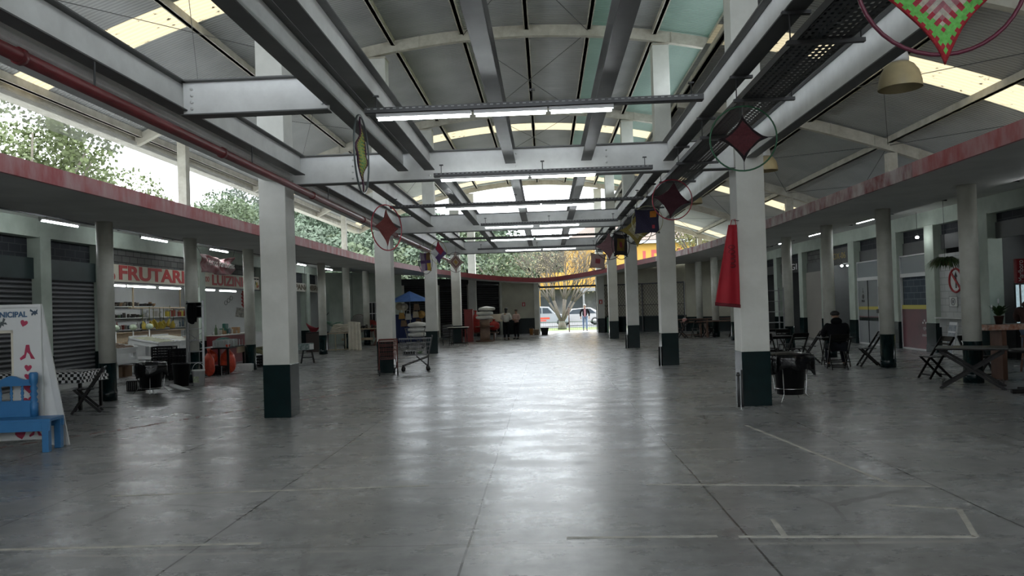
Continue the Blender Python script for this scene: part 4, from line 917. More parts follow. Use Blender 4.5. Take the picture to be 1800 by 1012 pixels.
# ---- display stands
def display(lab, x, y, sx, sy, h, content, under=True, slope=.18):
    t = thing('display_stand', lab, 'display stand', (x, y, 0))
    m = MB()
    def slab(z0, z1, inset=0): 
        pass
    T = Matrix.Translation((0, 0, h)) @ Matrix.Rotation(slope, 4, 'Y')
    m.box(-sx/2, sx/2, -sy/2, sy/2, -.02, 0, 0, T); m.box(sx/2-.02, sx/2, -sy/2, sy/2, -.12, .05, 0, T); m.box(-sx/2, -sx/2+.02, -sy/2, sy/2, -.1, .1, 0, T); m.box(-sx/2, sx/2, -sy/2, -sy/2+.02, -.12, .06, 0, T); m.box(-sx/2, sx/2, sy/2-.02, sy/2, -.12, .06, 0, T); m.build('tray', WHT, t)
    m = MB(); m.box(-sx/2, sx/2, -sy/2, sy/2, h*.42, h*.42+.02); m.box(sx/2-.02, sx/2, -sy/2, sy/2, h*.42, h*.42+.12); m.box(-sx/2, sx/2, -sy/2, -sy/2+.02, h*.42, h*.42+.12); m.build('lower_shelf', WHT, t)
    for a in (-1, 1):
        for b in (-1, 1): m = MB(); hh = h-a*sx/2*math.tan(slope)-.03; m.box(a*(sx/2-.04)-.035, a*(sx/2-.04)+.035, b*(sy/2-.04)-.035, b*(sy/2-.04)+.035, 0, hh); m.build('leg', WHT, t)
    return t
display('nearest white sloping produce stand beside the mint pilaster', -12.95, 22.05, 1.0, 1.15, .92, None)
display('middle white sloping produce stand of the fruit shop', -12.7, 23.95, 1.0, 1.1, 1.0, None)
display('farthest white sloping produce stand, half behind the ladder', -12.6, 25.15, 1.0, 1.1, 1.0, None)
# produce as single pieces, in grids on the sloping trays
def pieces(x, y, sx, sy, h, slope, nx, ny, mk, name, cat, lab, grp, mt, jit=.02, rots=True, dz=.03):
    random.seed(int(x*100)+int(y*10)); p = None
    for i in range(nx):
        for j in range(ny):
            lx = -sx/2+sx*(i+.5)/nx; ly = -sy/2+sy*(j+.5)/ny
            if p is None: p = mk().build(name, mt); o = p
            else: o = p.copy(); COL.objects.link(o)
            o.location = (x+lx*math.cos(slope)+random.uniform(-jit, jit), y+ly+random.uniform(-jit, jit), h-lx*math.sin(slope)+dz); o.rotation_euler = (0, slope, random.uniform(-.15, .15))
            tag(o, lab, cat, grp)
def root(): k = MB(); k.tube([(-.1, 0, .0), (-.03, .01, .012), (.06, 0, .01), (.12, -.01, 0)], [.015, .03, .028, .008], 8); return k
def leek(): k = MB(); k.tube([(-.16, 0, 0), (0, .01, .02), (.12, 0, .01), (.18, .02, .02)], [.022, .03, .02, .035], 7); return k
def ball(r, j=0): 
    def f(): k = MB(); k.sph((0, 0, 0), r, 12, 8, sc=(1, 1, .92), jit=j); return k
    return f
pieces(-12.95, 22.05, .9, 1.0, .92, .18, 4, 13, root, 'cassava_root', 'root', 'brown root lying in the nearest white sloping stand', 'brown roots in the nearest stand', mat('brown_root_skin', (.11, .07, .045), .8, 0, .4, 12))
pieces(-12.7, 23.95, .9, .95, 1.0, .18, 3, 11, leek, 'pale_leek', 'vegetable', 'pale striped vegetable in the middle white sloping stand', 'pale vegetables in the middle stand', mat('pale_leek_skin', (.45, .46, .33), .6, 0, .5, 14, (.2, .2, .14)))
pieces(-12.6, 25.15, .9, .95, 1.0, .18, 3, 11, leek, 'pale_radish', 'vegetable', 'whitish vegetable in the farthest white sloping stand', 'whitish vegetables in the farthest stand', mat('white_radish_skin', (.52, .52, .45), .6))
# fruit counter behind
t = thing('fruit_counter', 'long white fruit counter with a wooden back shelf inside the fruit shop', 'counter', (-14.0, 26.3, 0)); m = MB(); m.box(-.4, .4, -4.6, 5.0, .85, .9); m.box(.36, .4, -4.6, 5.0, .0, .85); m.build('counter_top', WHT, t); m = MB(); m.box(-.42, -.2, -4.6, 3.0, 1.25, 1.28); m.box(-.42, -.38, -4.6, 3, .9, 1.25); m.build('wooden_shelf', PWOOD, t)
for i, (nm, mt_, y0, y1, lab) in enumerate([('tomato', mat('red_tomato_skin', (.33, .05, .035), .35), 26.2, 28.6, 'red tomato'), ('apple', mat('mottled_apple_skin', (.40, .12, .07), .35, 0, .5, 20, (.4, .3, .08)), 28.7, 29.9, 'mottled apple'), ('lime', mat('green_lime_skin', (.10, .17, .04), .4), 22.2, 23.6, 'green lime'), ('onion', mat('pale_onion_skin', (.42, .3, .18), .45), 24.0, 26.0, 'pale onion')]):
    pieces(-13.85, (y0+y1)/2, .4, y1-y0, .9, 0, 4, int((y1-y0)*9), ball(.045, .03), nm, nm, '%s in the loose pile on the long fruit counter' % lab, '%ss piled on the fruit counter' % lab, mt_, dz=.045)
# bananas
BAN_Y = mat('ripe_yellow_banana_skin', (.50, .36, .04), .5, 0, .3, 9, (.30, .26, .04)); 
t0 = thing('banana_bunch', 'bunch of yellow bananas hanging over the fruit counter', 'banana bunch', (-13.9, 25.6, 1.62), 0, 'banana bunches hanging in a row')
for k in range(9):
    a = -1.2+2.4*k/8; m = MB(); m.tube([(0, 0, .02), (.03*math.cos(a)+.02, .05*math.sin(a), -.03), (.09*math.cos(a), .12*math.sin(a), -.12), (.09*math.cos(a)+.02, .14*math.sin(a), -.22), (.05*math.cos(a)+.04, .13*math.sin(a), -.27)], [.01, .018, .024, .02, .006], 7); m.build('banana', BAN_Y, t0)
m = MB(); m.tube([(0, 0, .5), (0, 0, 0)], .012, 6); m.build('bunch_stem', mat('banana_stalk', (.12, .13, .04), .7), t0)
for k in range(1, 7): dup(t0, (-13.9+.05*(k % 2), 25.6+.36*k, 1.6+.04*(k % 3)), k*.7)
m = MB(); m.box(-13.95, -13.85, 24.8, 28.6, 2.08, 2.12); m.box(-13.92, -13.88, 25, 25.04, 2.12, 3.2); m.box(-13.92, -13.88, 28.3, 28.34, 2.12, 3.2); tag(m.build('hanging_rail', PWOOD), 'wooden rail with banana bunches hanging from it', 'rail')
# hanging scales / white caps on poles
for k, (y, lab) in enumerate(((22.9, 'leftmost'), (23.9, 'middle'), (24.9, 'rightmost'))):
    t = thing('pole_scale', '%s of three white globes on thin white poles above the produce stands' % lab, 'globe lamp', (-13.3, y, 0)); m = MB(); m.tube([(0, 0, 0), (0, 0, 1.38)], .02, 8); m.build('pole', WHT, t); m = MB(); m.sph((0, 0, 1.46), .12, 16, 10, sc=(1, 1, .85)); m.build('globe', mat('pale_green_white_globe', (.55, .6, .5), .25, 0, .4, 7, (.3, .38, .25)), t)
# fridge / white cabinet and cartons
t = thing('white_cabinet', 'narrow white cabinet with yellow stickers at the left edge of the fruit shop', 'cabinet', (-12.75, 21.2, 0)); m = MB(); m.box(-.3, .3, -.3, .15, 0, .92); m.build('cabinet_body', WHT, t, bevel=.01); m = MB(); m.box(.3, .305, -.2, -.05, .45, .62); m.box(-.1, .05, -.305, -.3, .5, .7); m.build('yellow_sticker', mat('yellow_sticker', (.5, .45, .05), .5), t); m = MB(); m.box(-.31, .31, -.31, .16, .92, .95); m.build('cabinet_lid', WHT, t)
CARD = mat('brown_cardboard', (.24, .15, .09), .8, 0, .15, 4)
for k, (x, y, s_) in enumerate([(-12.9, 21.95, .42), (-12.85, 22.45, .38), (-12.7, 23.7, .4)]):
    t = thing('cardboard_box', ['open brown cardboard carton under the nearest produce stand, left one', 'brown cardboard carton under the nearest produce stand, right one', 'brown cardboard carton under the middle produce stand'][k], 'box', (x, y, 0)); m = MB(); m.box(-s_/2, s_/2, -s_/2, s_/2, 0, .33); m.build('carton', CARD, t); m = MB(); m.box(s_/2, s_/2+.1, -s_/2, s_/2, .31, .325); m.box(-s_/2, s_/2, -s_/2-.1, -s_/2, .31, .325); m.build('flap', CARD, t)
def crate(lab, x, y, z, rz, mt, sx=.55, sy=.36, sz=.3, grp=None):
    t = thing('plastic_crate', lab, 'crate', (x, y, z), rz, grp); m = MB(); m.box(-sx/2, sx/2, -sy/2, sy/2, 0, .015)
    for k in range(4):
        z0 = .03+k*sz/4; m.box(-sx/2, sx/2, -sy/2, -sy/2+.012, z0, z0+sz/6); m.box(-sx/2, sx/2, sy/2-.012, sy/2, z0, z0+sz/6); m.box(-sx/2, -sx/2+.012, -sy/2, sy/2, z0, z0+sz/6); m.box(sx/2-.012, sx/2, -sy/2, sy/2, z0, z0+sz/6)
    for a in (-1, 1):
        for b in (-1, 1): m.box(a*sx/2-.02, a*sx/2+.02, b*sy/2-.02, b*sy/2+.02, 0, sz)
        for q in range(5): m.box(-sx/2+.09*q+.07, -sx/2+.09*q+.085, a*sy/2-.008, a*sy/2+.008, 0, sz)
    m.build('crate_body', mt, t); m = MB(); m.box(-sx/2-.01, sx/2+.01, -sy/2-.01, -sy/2+.02, sz-.03, sz); m.box(-sx/2-.01, sx/2+.01, sy/2-.02, sy/2+.01, sz-.03, sz); m.box(-sx/2-.01, -sx/2+.02, -sy/2, sy/2, sz-.03, sz); m.box(sx/2-.02, sx/2+.01, -sy/2, sy/2, sz-.03, sz); m.build('crate_rim', mt, t); return t
for k, w_ in enumerate(('lowest', 'middle', 'topmost')): crate('black plastic crate behind the bagged bin, %s of its stack of three' % w_, -10.9, 21.2, .31*k, .1, BLACK)
for k, w_ in enumerate(('lowest', 'second', 'third', 'topmost')): crate('black plastic crate beside the second left column, %s of its stack of four' % w_, -10.15, 20.7, .31*k*.7, .0, BLACK, sz=.2)
# dark work table with orange sacks
t = thing('work_table', 'dark wooden table with a pale edge beside the ladder', 'table', (-9.95, 22.95, 0), math.radians(8)); m = MB(); m.box(-.45, .45, -1.0, 1.05, .76, .80); m.build('table_top', DWOOD, t); m = MB(); m.box(.42, .46, -.1, 1.05, .58, .77); m.build('apron_board', PWOOD, t)
for a in (-1, 1):
    for b in (-1, 1): m = MB(); m.cb(a*.38, b*.9, .38, .06, .06, .76); m.build('leg', DWOOD, t)
def sackm(r, h, seed, n=16, k=8, sq=.12):
    random.seed(seed); m = MB(); vs = []; pr_ = [(i/k) for i in range(k+1)]; ph = random.uniform(0, 6)
    for q in pr_:
        rr = r*(1-.15*q)*(1-abs(2*q-1)**4*.75)*(1 if q < .85 else .5)
        for j in range(n): a = 2*PI*j/n; w_ = 1+sq*math.sin(3*a+ph+q*3)+.06*math.sin(7*a+q*8); vs.append((rr*w_*math.cos(a), rr*w_*math.sin(a), h*q))
    m.add(vs, [(i*n+j, i*n+(j+1) % n, (i+1)*n+(j+1) % n, (i+1)*n+j) for i in range(k) for j in range(n)], 0, True); m.f.append(list(range(n))[::-1]); m.m.append(0); m.sm.append(True); m.f.append([k*n+j for j in range(n)]); m.m.append(0); m.sm.append(True); return m
def sack(lab, x, y, z, r, h, mt, seed, name='full_sack', cat='sack', tie=True, grp=None):
    t = thing(name, lab, cat, (x, y, z), 0, grp); sackm(r, h, seed).build('sack_body', mt, t, subsurf=1)
    if tie: m = MB(); m.lathe([(r*.25, h*.93), (r*.12, h), (r*.35, h*1.12)], n=10); m.build('tied_neck', mt, t)
    return t
sack('tall orange plastic bag standing under the dark work table, left one', -9.75, 21.5, 0, .17, .72, ORANGE, 1); sack('orange plastic bag under the middle of the dark work table', -9.95, 22.1, .3, .18, .45, ORANGE, 2); sack('bulging orange red bag under the right part of the dark work table', -9.55, 22.35, 0, .24, .78, ORANGE, 3); sack('dark red net sack beside the bulging orange bag', -9.7, 22.75, 0, .22, .6, REDS, 5)
crate('dark crate under the work table between the orange bags', -9.8, 21.95, 0, 0, BLACK, sz=.26); crate('white slatted crate on the floor under the right end of the work table', -9.4, 23.2, 0, .2, WHT, .4, .3, .22)
for k in range(3): crate('small clear plastic basket on the dark work table, %s of three' % ('leftmost', 'middle', 'rightmost')[k], -9.8, 22.35+.42*k, .80, .1, mat('clear_grey_plastic', (.42, .45, .45), .3), .28, .26, .2)
t = thing('green_cloth_bundle', 'dark green cloth bundle lying on the work table behind the baskets', 'bundle', (-10.1, 23.3, .80)); m = MB(); m.sph((0, 0, .13), .3, 18, 10, sc=(.8, 1.3, .45), jit=.06); m.build('bundle', mat('dark_green_cloth', (.015, .09, .07), .8), t)
t = thing('red_counter', 'dark red counter cabinet inside the fruit shop behind the work table', 'counter', (-12.0, 27.9, 0)); m = MB(); m.box(-.35, .35, -1.2, 1.4, 0, 1.02); m.build('cabinet_body', mat('wine_red_panel', (.16, .018, .022), .4), t); m = MB(); m.box(-.38, .38, -1.23, 1.43, 1.02, 1.05); m.build('counter_top', GOOD[2], t); m = MB(); m.box(.35, .356, 1.1, 1.3, .3, .9); m.build('white_label', WHT, t)
row(['jar', 'bottle', 'box', 'can'], [2, 7, 3, 9, 4, 8], -12.0, 26.8, 29.2, 1.05, 12, '%s on the dark red counter of the fruit shop', 'goods on the dark red counter', seed=9)
t = thing('green_scale', 'dark green weighing scale on the dark red counter', 'scale', (-12.1, 28.1, 1.05)); m = MB(); m.cb(0, 0, .12, .3, .36, .2); m.cb(.02, 0, .3, .12, .3, .2); m.build('scale_body', mat('dark_green_enamel', (.01, .10, .07), .35), t, bevel=.02); m = MB(); m.cb(.17, 0, .12, .02, .2, .1); m.build('scale_display', GOOD[6], t)
t = thing('white_fridge', 'white low fridge at the right end of the fruit shop', 'fridge', (-12.2, 30.5, 0)); m = MB(); m.box(-.4, .4, -.9, .9, 0, 1.0); m.build('fridge_body', WHT, t, bevel=.02); m = MB(); m.box(-.42, .42, -.92, .92, 1.0, 1.04); m.build('fridge_lid', WHT, t)
# produce boxes right of the work table
t = thing('wooden_tray', 'wooden tray of dark green leaves propped up beside the work table', 'tray', (-9.3, 25.2, .42), 0); m = MB(); T = Matrix.Rotation(.35, 4, 'Y'); m.box(-.35, .35, -.7, .7, 0, .02, 0, T); m.box(.33, .35, -.7, .7, 0, .14, 0, T); m.box(-.35, -.33, -.7, .7, 0, .14, 0, T); m.box(-.35, .35, -.7, -.68, 0, .14, 0, T); m.box(-.35, .35, .68, .7, 0, .14, 0, T); m.build('tray_body', mat('olive_painted_wood', (.16, .15, .07), .6), t)
m = MB(); random.seed(4)
for k in range(60): m.sph((random.uniform(-.28, .28), random.uniform(-.6, .6), .12), random.uniform(.05, .09), 6, 4, jit=.2)
tag(m.build('leafy_greens', mat('dark_leafy_greens', (.035, .07, .02), .7, 0, .5, 9)), None, None, None, 'stuff').parent = t
for k in range(2): crate(('black crate on the floor holding up the tray of leaves, near end', 'black crate on the floor holding up the tray of leaves, far end')[k], -9.4, 24.9+.65*k, 0, 0, BLACK, .5, .4, .38)
t = thing('plastic_stool', 'small dark stool with a pale seat beside the leaf tray', 'stool', (-8.75, 25.0, 0)); m = MB(); m.box(-.17, .17, -.17, .17, .44, .47); m.build('seat', WHT, t)
for a in (-1, 1):
    for b in (-1, 1): m = MB(); m.bar((a*.13, b*.13, .44), (a*.18, b*.18, 0), .035, .035); m.build('leg', BLACK, t)
# stool with printed box right of the nearest left pillar
t = thing('plastic_stool', 'black plastic stool with splayed legs right of the nearest left pillar', 'stool', (-8.4, 26.3, 0), .3); m = MB(); m.box(-.17, .17, -.17, .17, .43, .46); m.box(-.2, .2, -.2, .2, .18, .22); m.build('seat', BLACK, t)
for a in (-1, 1):
    for b in (-1, 1): m = MB(); m.bar((a*.14, b*.14, .44), (a*.22, b*.22, 0), .05, .03); m.build('leg', BLACK, t)
t = thing('printed_carton', 'green and white printed carton standing on the black stool', 'box', (-8.45, 26.3, .465), .3); m = MB(); m.box(-.28, .26, -.2, .2, 0, .22, 0); m.build('carton', mat('dark_green_print', (.05, .11, .10), .5, 0, .6, 18, (.3, .34, .33)), t); m = MB(); m.box(.12, .265, -.205, .205, .02, .2); m.build('white_end_panel', WHT, t)
# ================================================================ hoops with crochet
def hoop(lab, x, y, z, r, yaw, ringc, bands, rot=0, size=.86, conc=.26, core=None, tilt=0, patch=None):
    if x > 0: x, y, r, z = x*.953, y*.953, r*.953, 1.72+(z-1.72)*.953
    t = thing('crochet_hoop', lab, 'hanging hoop', (x, y, z), yaw)
    rm = mat('hoop_ring_%s' % '_'.join('%02d' % int(c*99) for c in ringc), ringc, .4)
    m = MB(); m.tube([(r*math.cos(2*PI*i/40), 0, r*math.sin(2*PI*i/40)) for i in range(40)], r*.026, 8, closed=True); m.build('ring', rm, t)
    ms = [mat('yarn_%s' % '_'.join('%02d' % int(c*99) for c in b), b, .9, 0, .3, 40, None, .8, 60) for b in bands]
    m = MB(); N_ = 26; s_ = r*size; c0, s0 = math.cos(rot), math.sin(rot); nb = len(bands)
    def f(u, v):
        a, b = 2*u-1, 2*v-1; X = a*(1-conc*(1-b*b)*a*a); Y_ = b*(1-conc*(1-a*a)*b*b); X *= .7071; Y_ *= .7071
        return ((X*c0-Y_*s0)*s_*1.15, .012*math.sin(a*5+b*4), (X*s0+Y_*c0)*s_*1.15)
    def mi(u, v):
        if patch: return patch(u, v)
        d = max(abs(2*u-1), abs(2*v-1)); k = min(nb-1, int((1-d)*nb/.999)); 
        if core and int(u*N_) % 2 == int(v*N_) % 2 and 0 < k < nb-1: k = min(nb-1, k+1)
        return k
    m.grid(N_, N_, f, mi); m.build('crochet_square', ms, t, solid=.012)
    m = MB()
    for k in range(4):
        a = rot+PI/4+k*PI/2; m.tube([(s_*1.12*math.cos(a), 0, s_*1.12*math.sin(a)), (r*.98*math.cos(a), 0, r*.98*math.sin(a))], .005, 4)
    m.tube([(0, 0, r), ((2.1-x)*math.cos(yaw) if 0 < x < 2.02 else 0, (2.0-x)*-math.sin(yaw) if 0 < x < 2.02 else 0, max(r+.02, (3.797 if x > 0 else 4.035)-z))], .003, 4); m.build('string', WIRE, t); return t
D45 = PI/4
MAR = (.12, .012, .02); 
hoop('large hoop at the top right corner, red crochet with a bright green zigzag border', 2.12, 4.05, 3.40, .43, -.05, (.10, .012, .03), [(.30, .012, .02), (.32, .02, .03), (.12, .42, .08), (.14, .45, .10), (.35, .03, .05), (.45, .42, .34), (.36, .14, .16), (.40, .38, .33), (.30, .12, .14), (.42, .22, .04), (.01, .01, .012)], D45, .98, .22, core=1)
hoop('hoop seen almost edge on, green and yellow crochet hanging left of the first lamp tray', -2.15, 9.0, 3.61, .46, math.radians(93), (.07, .085, .085), [(.05, .008, .03), (.02, .015, .02), (.42, .34, .03), (.04, .25, .08), (.35, .4, .08)], D45, .9, core=1)
hoop('red ringed hoop with a plain dusty red diamond in front of the second left pillar', -3.16, 15.2, 3.41, .46, math.radians(61), (.38, .02, .04), [(.22, .055, .05)]*2, D45, .72)
hoop('dark ringed hoop with mauve, brown and yellow squares, third from the camera on the left', -4.28, 27.2, 3.46, .44, math.radians(66), (.03, .03, .06), [(.36, .30, .38), (.12, .06, .18), (.30, .18, .08), (.50, .33, .04)], .1, 1.0, .12, patch=lambda u, v: 1 if abs(u-.5) < .07 or abs(v-.5) < .07 else (0 if u < .5 else (2 if v > .5 else 3)))
hoop('yellow ringed hoop with red and purple diamond carrying a small white patch on the left', -3.35, 24, 3.53, .37, math.radians(54), (.42, .42, .18), [(.30, .015, .04), (.10, .05, .16), (.55, .55, .55)], D45, .95, patch=lambda u, v: 0 if u > .5 and v > .3 else (2 if v > .5 and u < .45 else 1))
hoop('hoop with a beige and brown ringed diamond, farthest on the left', -3.17, 27, 3.40, .36, math.radians(41), (.05, .05, .05), [(.36, .26, .24), (.42, .36, .30), (.24, .12, .12), (.44, .36, .26), (.40, .22, .06)], D45, .95)
hoop('green ringed hoop with a dark red diamond beside the nearest right pillar', 2.19, 8.3, 3.47, .35, -.1, (.01, .09, .035), [(.015, .008, .01), (.10, .022, .028), (.11, .025, .03), (.10, .022, .028)], D45, .66, core=1)
hoop('red ringed hoop with a plain maroon diamond beside the second right pillar', 2.22, 13.1, 3.48, .345, .1, (.28, .01, .03), [(.04, .006, .012)]*2, D45-.15, .82)
hoop('pale ringed hoop with a dark navy square and an orange patch', 2.23, 16.4, 3.48, .33, -.25, (.34, .33, .20), [(.022, .018, .045), (.50, .18, .02), (.40, .04, .06)], -.02, 1.0, .1, patch=lambda u, v: 1 if (.6 < u < .88 and .66 < v < .94) else (2 if (.68 < u < .82 and .2 < v < .34) else 0))
hoop('black ringed hoop with an olive yellow diamond below the navy square', 2.23, 18.2, 3.48, .35, -.1, (.012, .012, .014), [(.22, .17, .04), (.24, .18, .04), (.2, .16, .05), (.40, .38, .30)], D45, 1.05, core=1)
hoop('narrow looking dark hoop with a small red centre seen at an angle on the right', 2.07, 20.6, 3.32, .395, math.radians(48), (.012, .012, .014), [(.015, .012, .015), (.02, .015, .02), (.20, .12, .02), (.28, .04, .06)], 0, 1.0, .15)
hoop('thin dark hoop with a mauve diamond half behind the narrow dark hoop', 1.9, 22.3, 3.42, .39, .1, (.02, .02, .022), [(.20, .11, .12)]*2, D45, .92)
hoop('farthest hoop on the right with white and brown ringed square', 2.05, 29.3, 3.40, .37, -.1, (.02, .018, .016), [(.30, .22, .18), (.55, .5, .45), (.25, .05, .06), (.50, .45, .42), (.25, .05, .06), (.3, .05, .06)], -.12, 1.0, .12, core=1)
# ================================================================ red apron on the pillar
APR = mat('bright_red_apron_cloth', (.36, .008, .02), .75, 0, .15, 5)
t = thing('red_apron', 'long red apron hanging from the corner of the nearest right pillar', 'apron', (3.06, 12.36, 1.66)); m = MB()
def af(u, v): w_ = .42-.29*v**1.1; return (-.02-.12*(1-v)+(u-.5)*w_*1.0, -.02+.025*math.sin(u*9+v)*(1-v*.6)+.10*(1-v)*(u-.5), 1.28*v-.05*u*(1-v))
m.grid(16, 26, af); m.build('apron_cloth', APR, t, solid=.008); m = MB(); m.tube([(-.06, 0, 1.25), (-.02, .03, 1.36), (.04, .06, 1.38), (.04, 0, 1.25)], .006, 5); m.build('neck_strap', APR, t); m = MB(); m.tube([(.02, .06, 1.36), (.13, .16, 1.36)], .008, 6); m.build('wall_hook', DSTEEL, t)
m = MB(); random.seed(2)
for k in range(5): m.tube([(-.05+.05*math.cos(a), -.035, .62+.075*k+.03*math.sin(a)) for a in [2*PI*i/10 for i in range(11)]], .008, 4)
m.build('embroidered_motif', mat('dark_red_embroidery', (.10, .005, .01), .8), t)
m = MB(); m.grid(16, 1, lambda u, v: (-.14+(u-.5)*.43, -.035+.025*math.sin(u*9)+.10*(u-.5), .055*v-.01-.05*u)); m.build('hem_band', mat('dark_red_hem', (.13, .008, .015), .8), t, solid=.006)
# pipes at pillar foot
t = thing('pillar_pipes', 'short dark pipes standing against the foot of the nearest right pillar', 'pipe', (3.1, 12.45, 0)); m = MB(); m.tube([(-.03, .0, 0), (-.03, .0, .56)], .022, 8); m.tube([(.025, -.02, 0), (.025, -.02, .60)], .018, 8); m.tube([(-.03, 0, .5), (-.03, 0, .54)], .032, 8); m.build('pipe_body', DSTEEL, t)
for i, yy in ((1, 21.0), (2, 29.7)):
    t = thing('pillar_pipes', 'short dark pipes against the foot of the %s right pillar' % ('second', 'third')[i-1], 'pipe', (3.1, yy, 0)); m = MB(); m.tube([(-.03, 0, 0), (-.03, 0, .52)], .03, 8); m.tube([(.03, 0, 0), (.03, 0, .52)], .02, 8); m.build('pipe_body', BLACK, t)
# ---- right bin in wire stand
t = thing('rubbish_bin', 'big black rubbish bin with a draped bag in a stand beside the nearest right pillar', 'bin', (4.08, 13.05, 0), 0)
m = MB(); m.lathe([(.215, .12), (.285, .76), (.30, .76), (.30, .78), (.27, .78), (.205, .14)], n=28); m.build('bucket', BLACK, t); bag_rim(t, .30, .76, 5, .24); wire_stand(t, .31, .74, ringz=(.22,), a0=.9)
m = MB(); m.lathe([(.30, .795), (.22, .82), (.0, .83)], n=24, cap=False); m.build('bag_top', BAG, t)
# ================================================================ people
SKIN = mat('warm_skin', (.36, .20, .13), .55); SKIN2 = mat('brown_skin', (.17, .085, .05), .55); HAIRK = mat('black_hair', (.012, .010, .010), .6); HAIRG = mat('grey_hair', (.35, .34, .33), .7)
def skinmesh(name, V, E, R, mt, parent, sub=1):
    me = bpy.data.meshes.new(name); me.from_pydata([tuple(v) for v in V], E, []); o = bpy.data.objects.new(name, me); COL.objects.link(o); me.materials.append(mt)
    s = o.modifiers.new('skin', 'SKIN'); s.use_smooth_shade = True; s.branch_smoothing = .6
    sv = me.skin_vertices[0].data if me.skin_vertices else None
    if sv is None:
        bm = bmesh.new(); bm.from_mesh(me); bm.verts.layers.skin.verify(); bm.to_mesh(me); bm.free(); sv = me.skin_vertices[0].data
    for i, r in enumerate(R): sv[i].radius = r if isinstance(r, tuple) else (r, r); sv[i].use_root = (i == 0)
    u = o.modifiers.new('sub', 'SUBSURF'); u.levels = sub; u.render_levels = sub; o.parent = parent; return o
def person(lab, loc, rz, J, topm, legm, shoem=BLACK, skin=SKIN, hair=HAIRK, sc=1, jk=1.0, hairlen=0, hood=False, cap=None, coat_len=0):
    t = thing('person', lab, 'person', loc, rz); V = []; E = []; R = []; I = {}
    def av(k, p, r): I[k] = len(V); V.append(Vector(p)*sc); R.append(tuple(x*sc for x in r) if isinstance(r, tuple) else r*sc)
    hd = J['head']; nk = J['neck']; ch = J['chest']; pe = J['pelvis']
    av('pelvis', pe, (.135, .10)); av('waist', Vector(pe).lerp(Vector(ch), .45), (.12, .09)); av('chest', ch, (.15, .105)); av('neckb', Vector(ch).lerp(Vector(nk), .75), (.07, .06)); av('neck', nk, .05)
    dv = (Vector(hd)-Vector(nk)); av('jaw', Vector(nk)+dv*.45+Vector((0, .025, 0)), (.058, .065)); av('head', hd, (.076, .092)); av('crown', Vector(hd)+dv*.55, (.05, .06))
    for a, b in (('pelvis', 'waist'), ('waist', 'chest'), ('chest', 'neckb'), ('neckb', 'neck'), ('neck', 'jaw'), ('jaw', 'head'), ('head', 'crown')): E.append((I[a], I[b]))
    for s in 'LR':
        sg = -1 if s == 'L' else 1
        av('sh'+s, J['sh'+s], .055); av('el'+s, J['el'+s], .04); av('wr'+s, J['wr'+s], .027); w0 = Vector(J['wr'+s]); d = (w0-Vector(J['el'+s])).normalized(); av('palm'+s, w0+d*.06, (.035, .018))
        E += [(I['chest'], I['sh'+s]), (I['sh'+s], I['el'+s]), (I['el'+s], I['wr'+s]), (I['wr'+s], I['palm'+s])]
        side = d.cross(Vector((0, 1, 0)) if abs(d.y) < .9 else Vector((1, 0, 0))).normalized(); oth = d.cross(side)
        for q, (off, ln) in enumerate(((-.028, .062), (-.010, .074), (.010, .07), (.028, .055))):
            b0 = w0+d*.085+side*off; av('f%s%d' % (s, q), b0+d*.02, .0095); av('g%s%d' % (s, q), b0+d*ln+oth*.018, .0085); E += [(I['palm'+s], I['f%s%d' % (s, q)]), (I['f%s%d' % (s, q)], I['g%s%d' % (s, q)])]
        av('t'+s, w0+d*.05-side*.04*1+oth*.012, .010); av('u'+s, w0+d*.085-side*.055+oth*.02, .009); E += [(I['wr'+s], I['t'+s]), (I['t'+s], I['u'+s])]
        av('hp'+s, J['hp'+s], .085); av('kn'+s, J['kn'+s], .055); av('an'+s, J['an'+s], .037); E += [(I['pelvis'], I['hp'+s]), (I['hp'+s], I['kn'+s]), (I['kn'+s], I['an'+s])]
        av('toe'+s, J['toe'+s], (.035, .022)); E.append((I['an'+s], I['toe'+s]))
    skinmesh('body', V, E, R, skin, t)
    P = lambda k: Vector(J[k])*sc
    # jacket
    V2 = []; R2 = []; E2 = []
    def a2(p, r): V2.append(Vector(p)); R2.append(tuple(x*sc*jk for x in r) if isinstance(r, tuple) else r*sc*jk); return len(V2)-1
    c = a2(P('chest'), (.19, .135)); w = a2(P('pelvis').lerp(P('chest'), .45), (.175, .125)); b = a2(P('pelvis')+Vector((0, 0, -.02-coat_len)), (.18, .13)); nb = a2(P('chest').lerp(P('neck'), .62), (.10, .085)); E2 += [(c, w), (w, b), (c, nb)]
    for s in 'LR':
        s1 = a2(P('sh'+s), .078); e1 = a2(P('el'+s), .062); x1 = a2(P('el'+s).lerp(P('wr'+s), .93), .045); E2 += [(c, s1), (s1, e1), (e1, x1)]
    skinmesh('jacket', V2, E2, R2, topm, t)
    V3 = []; R3 = []; E3 = []
    def a3(p, r): V3.append(Vector(p)); R3.append(tuple(x*sc for x in r) if isinstance(r, tuple) else r*sc); return len(V3)-1
    c = a3(P('pelvis'), (.15, .115))
    for s in 'LR': h1 = a3(P('hp'+s), .098); k1 = a3(P('kn'+s), .072); n1 = a3(P('kn'+s).lerp(P('an'+s), .95), .056); E3 += [(c, h1), (h1, k1), (k1, n1)]
    skinmesh('trousers', V3, E3, R3, legm, t)
    for s in 'LR':
        a, b = P('an'+s), P('toe'+s); d = (b-a); d.z = 0; d.normalize(); m = MB(); z0 = min(a.z, b.z)
        m.tube([a-d*.05+Vector((0, 0, -.03)), a+d*.02+Vector((0, 0, -.02)), a.lerp(b, .6)+Vector((0, 0, -.01)), b+d*.05+Vector((0, 0, .0))], [.035*sc, .045*sc, .042*sc, .026*sc], 10); m.build('shoe', shoem, t)
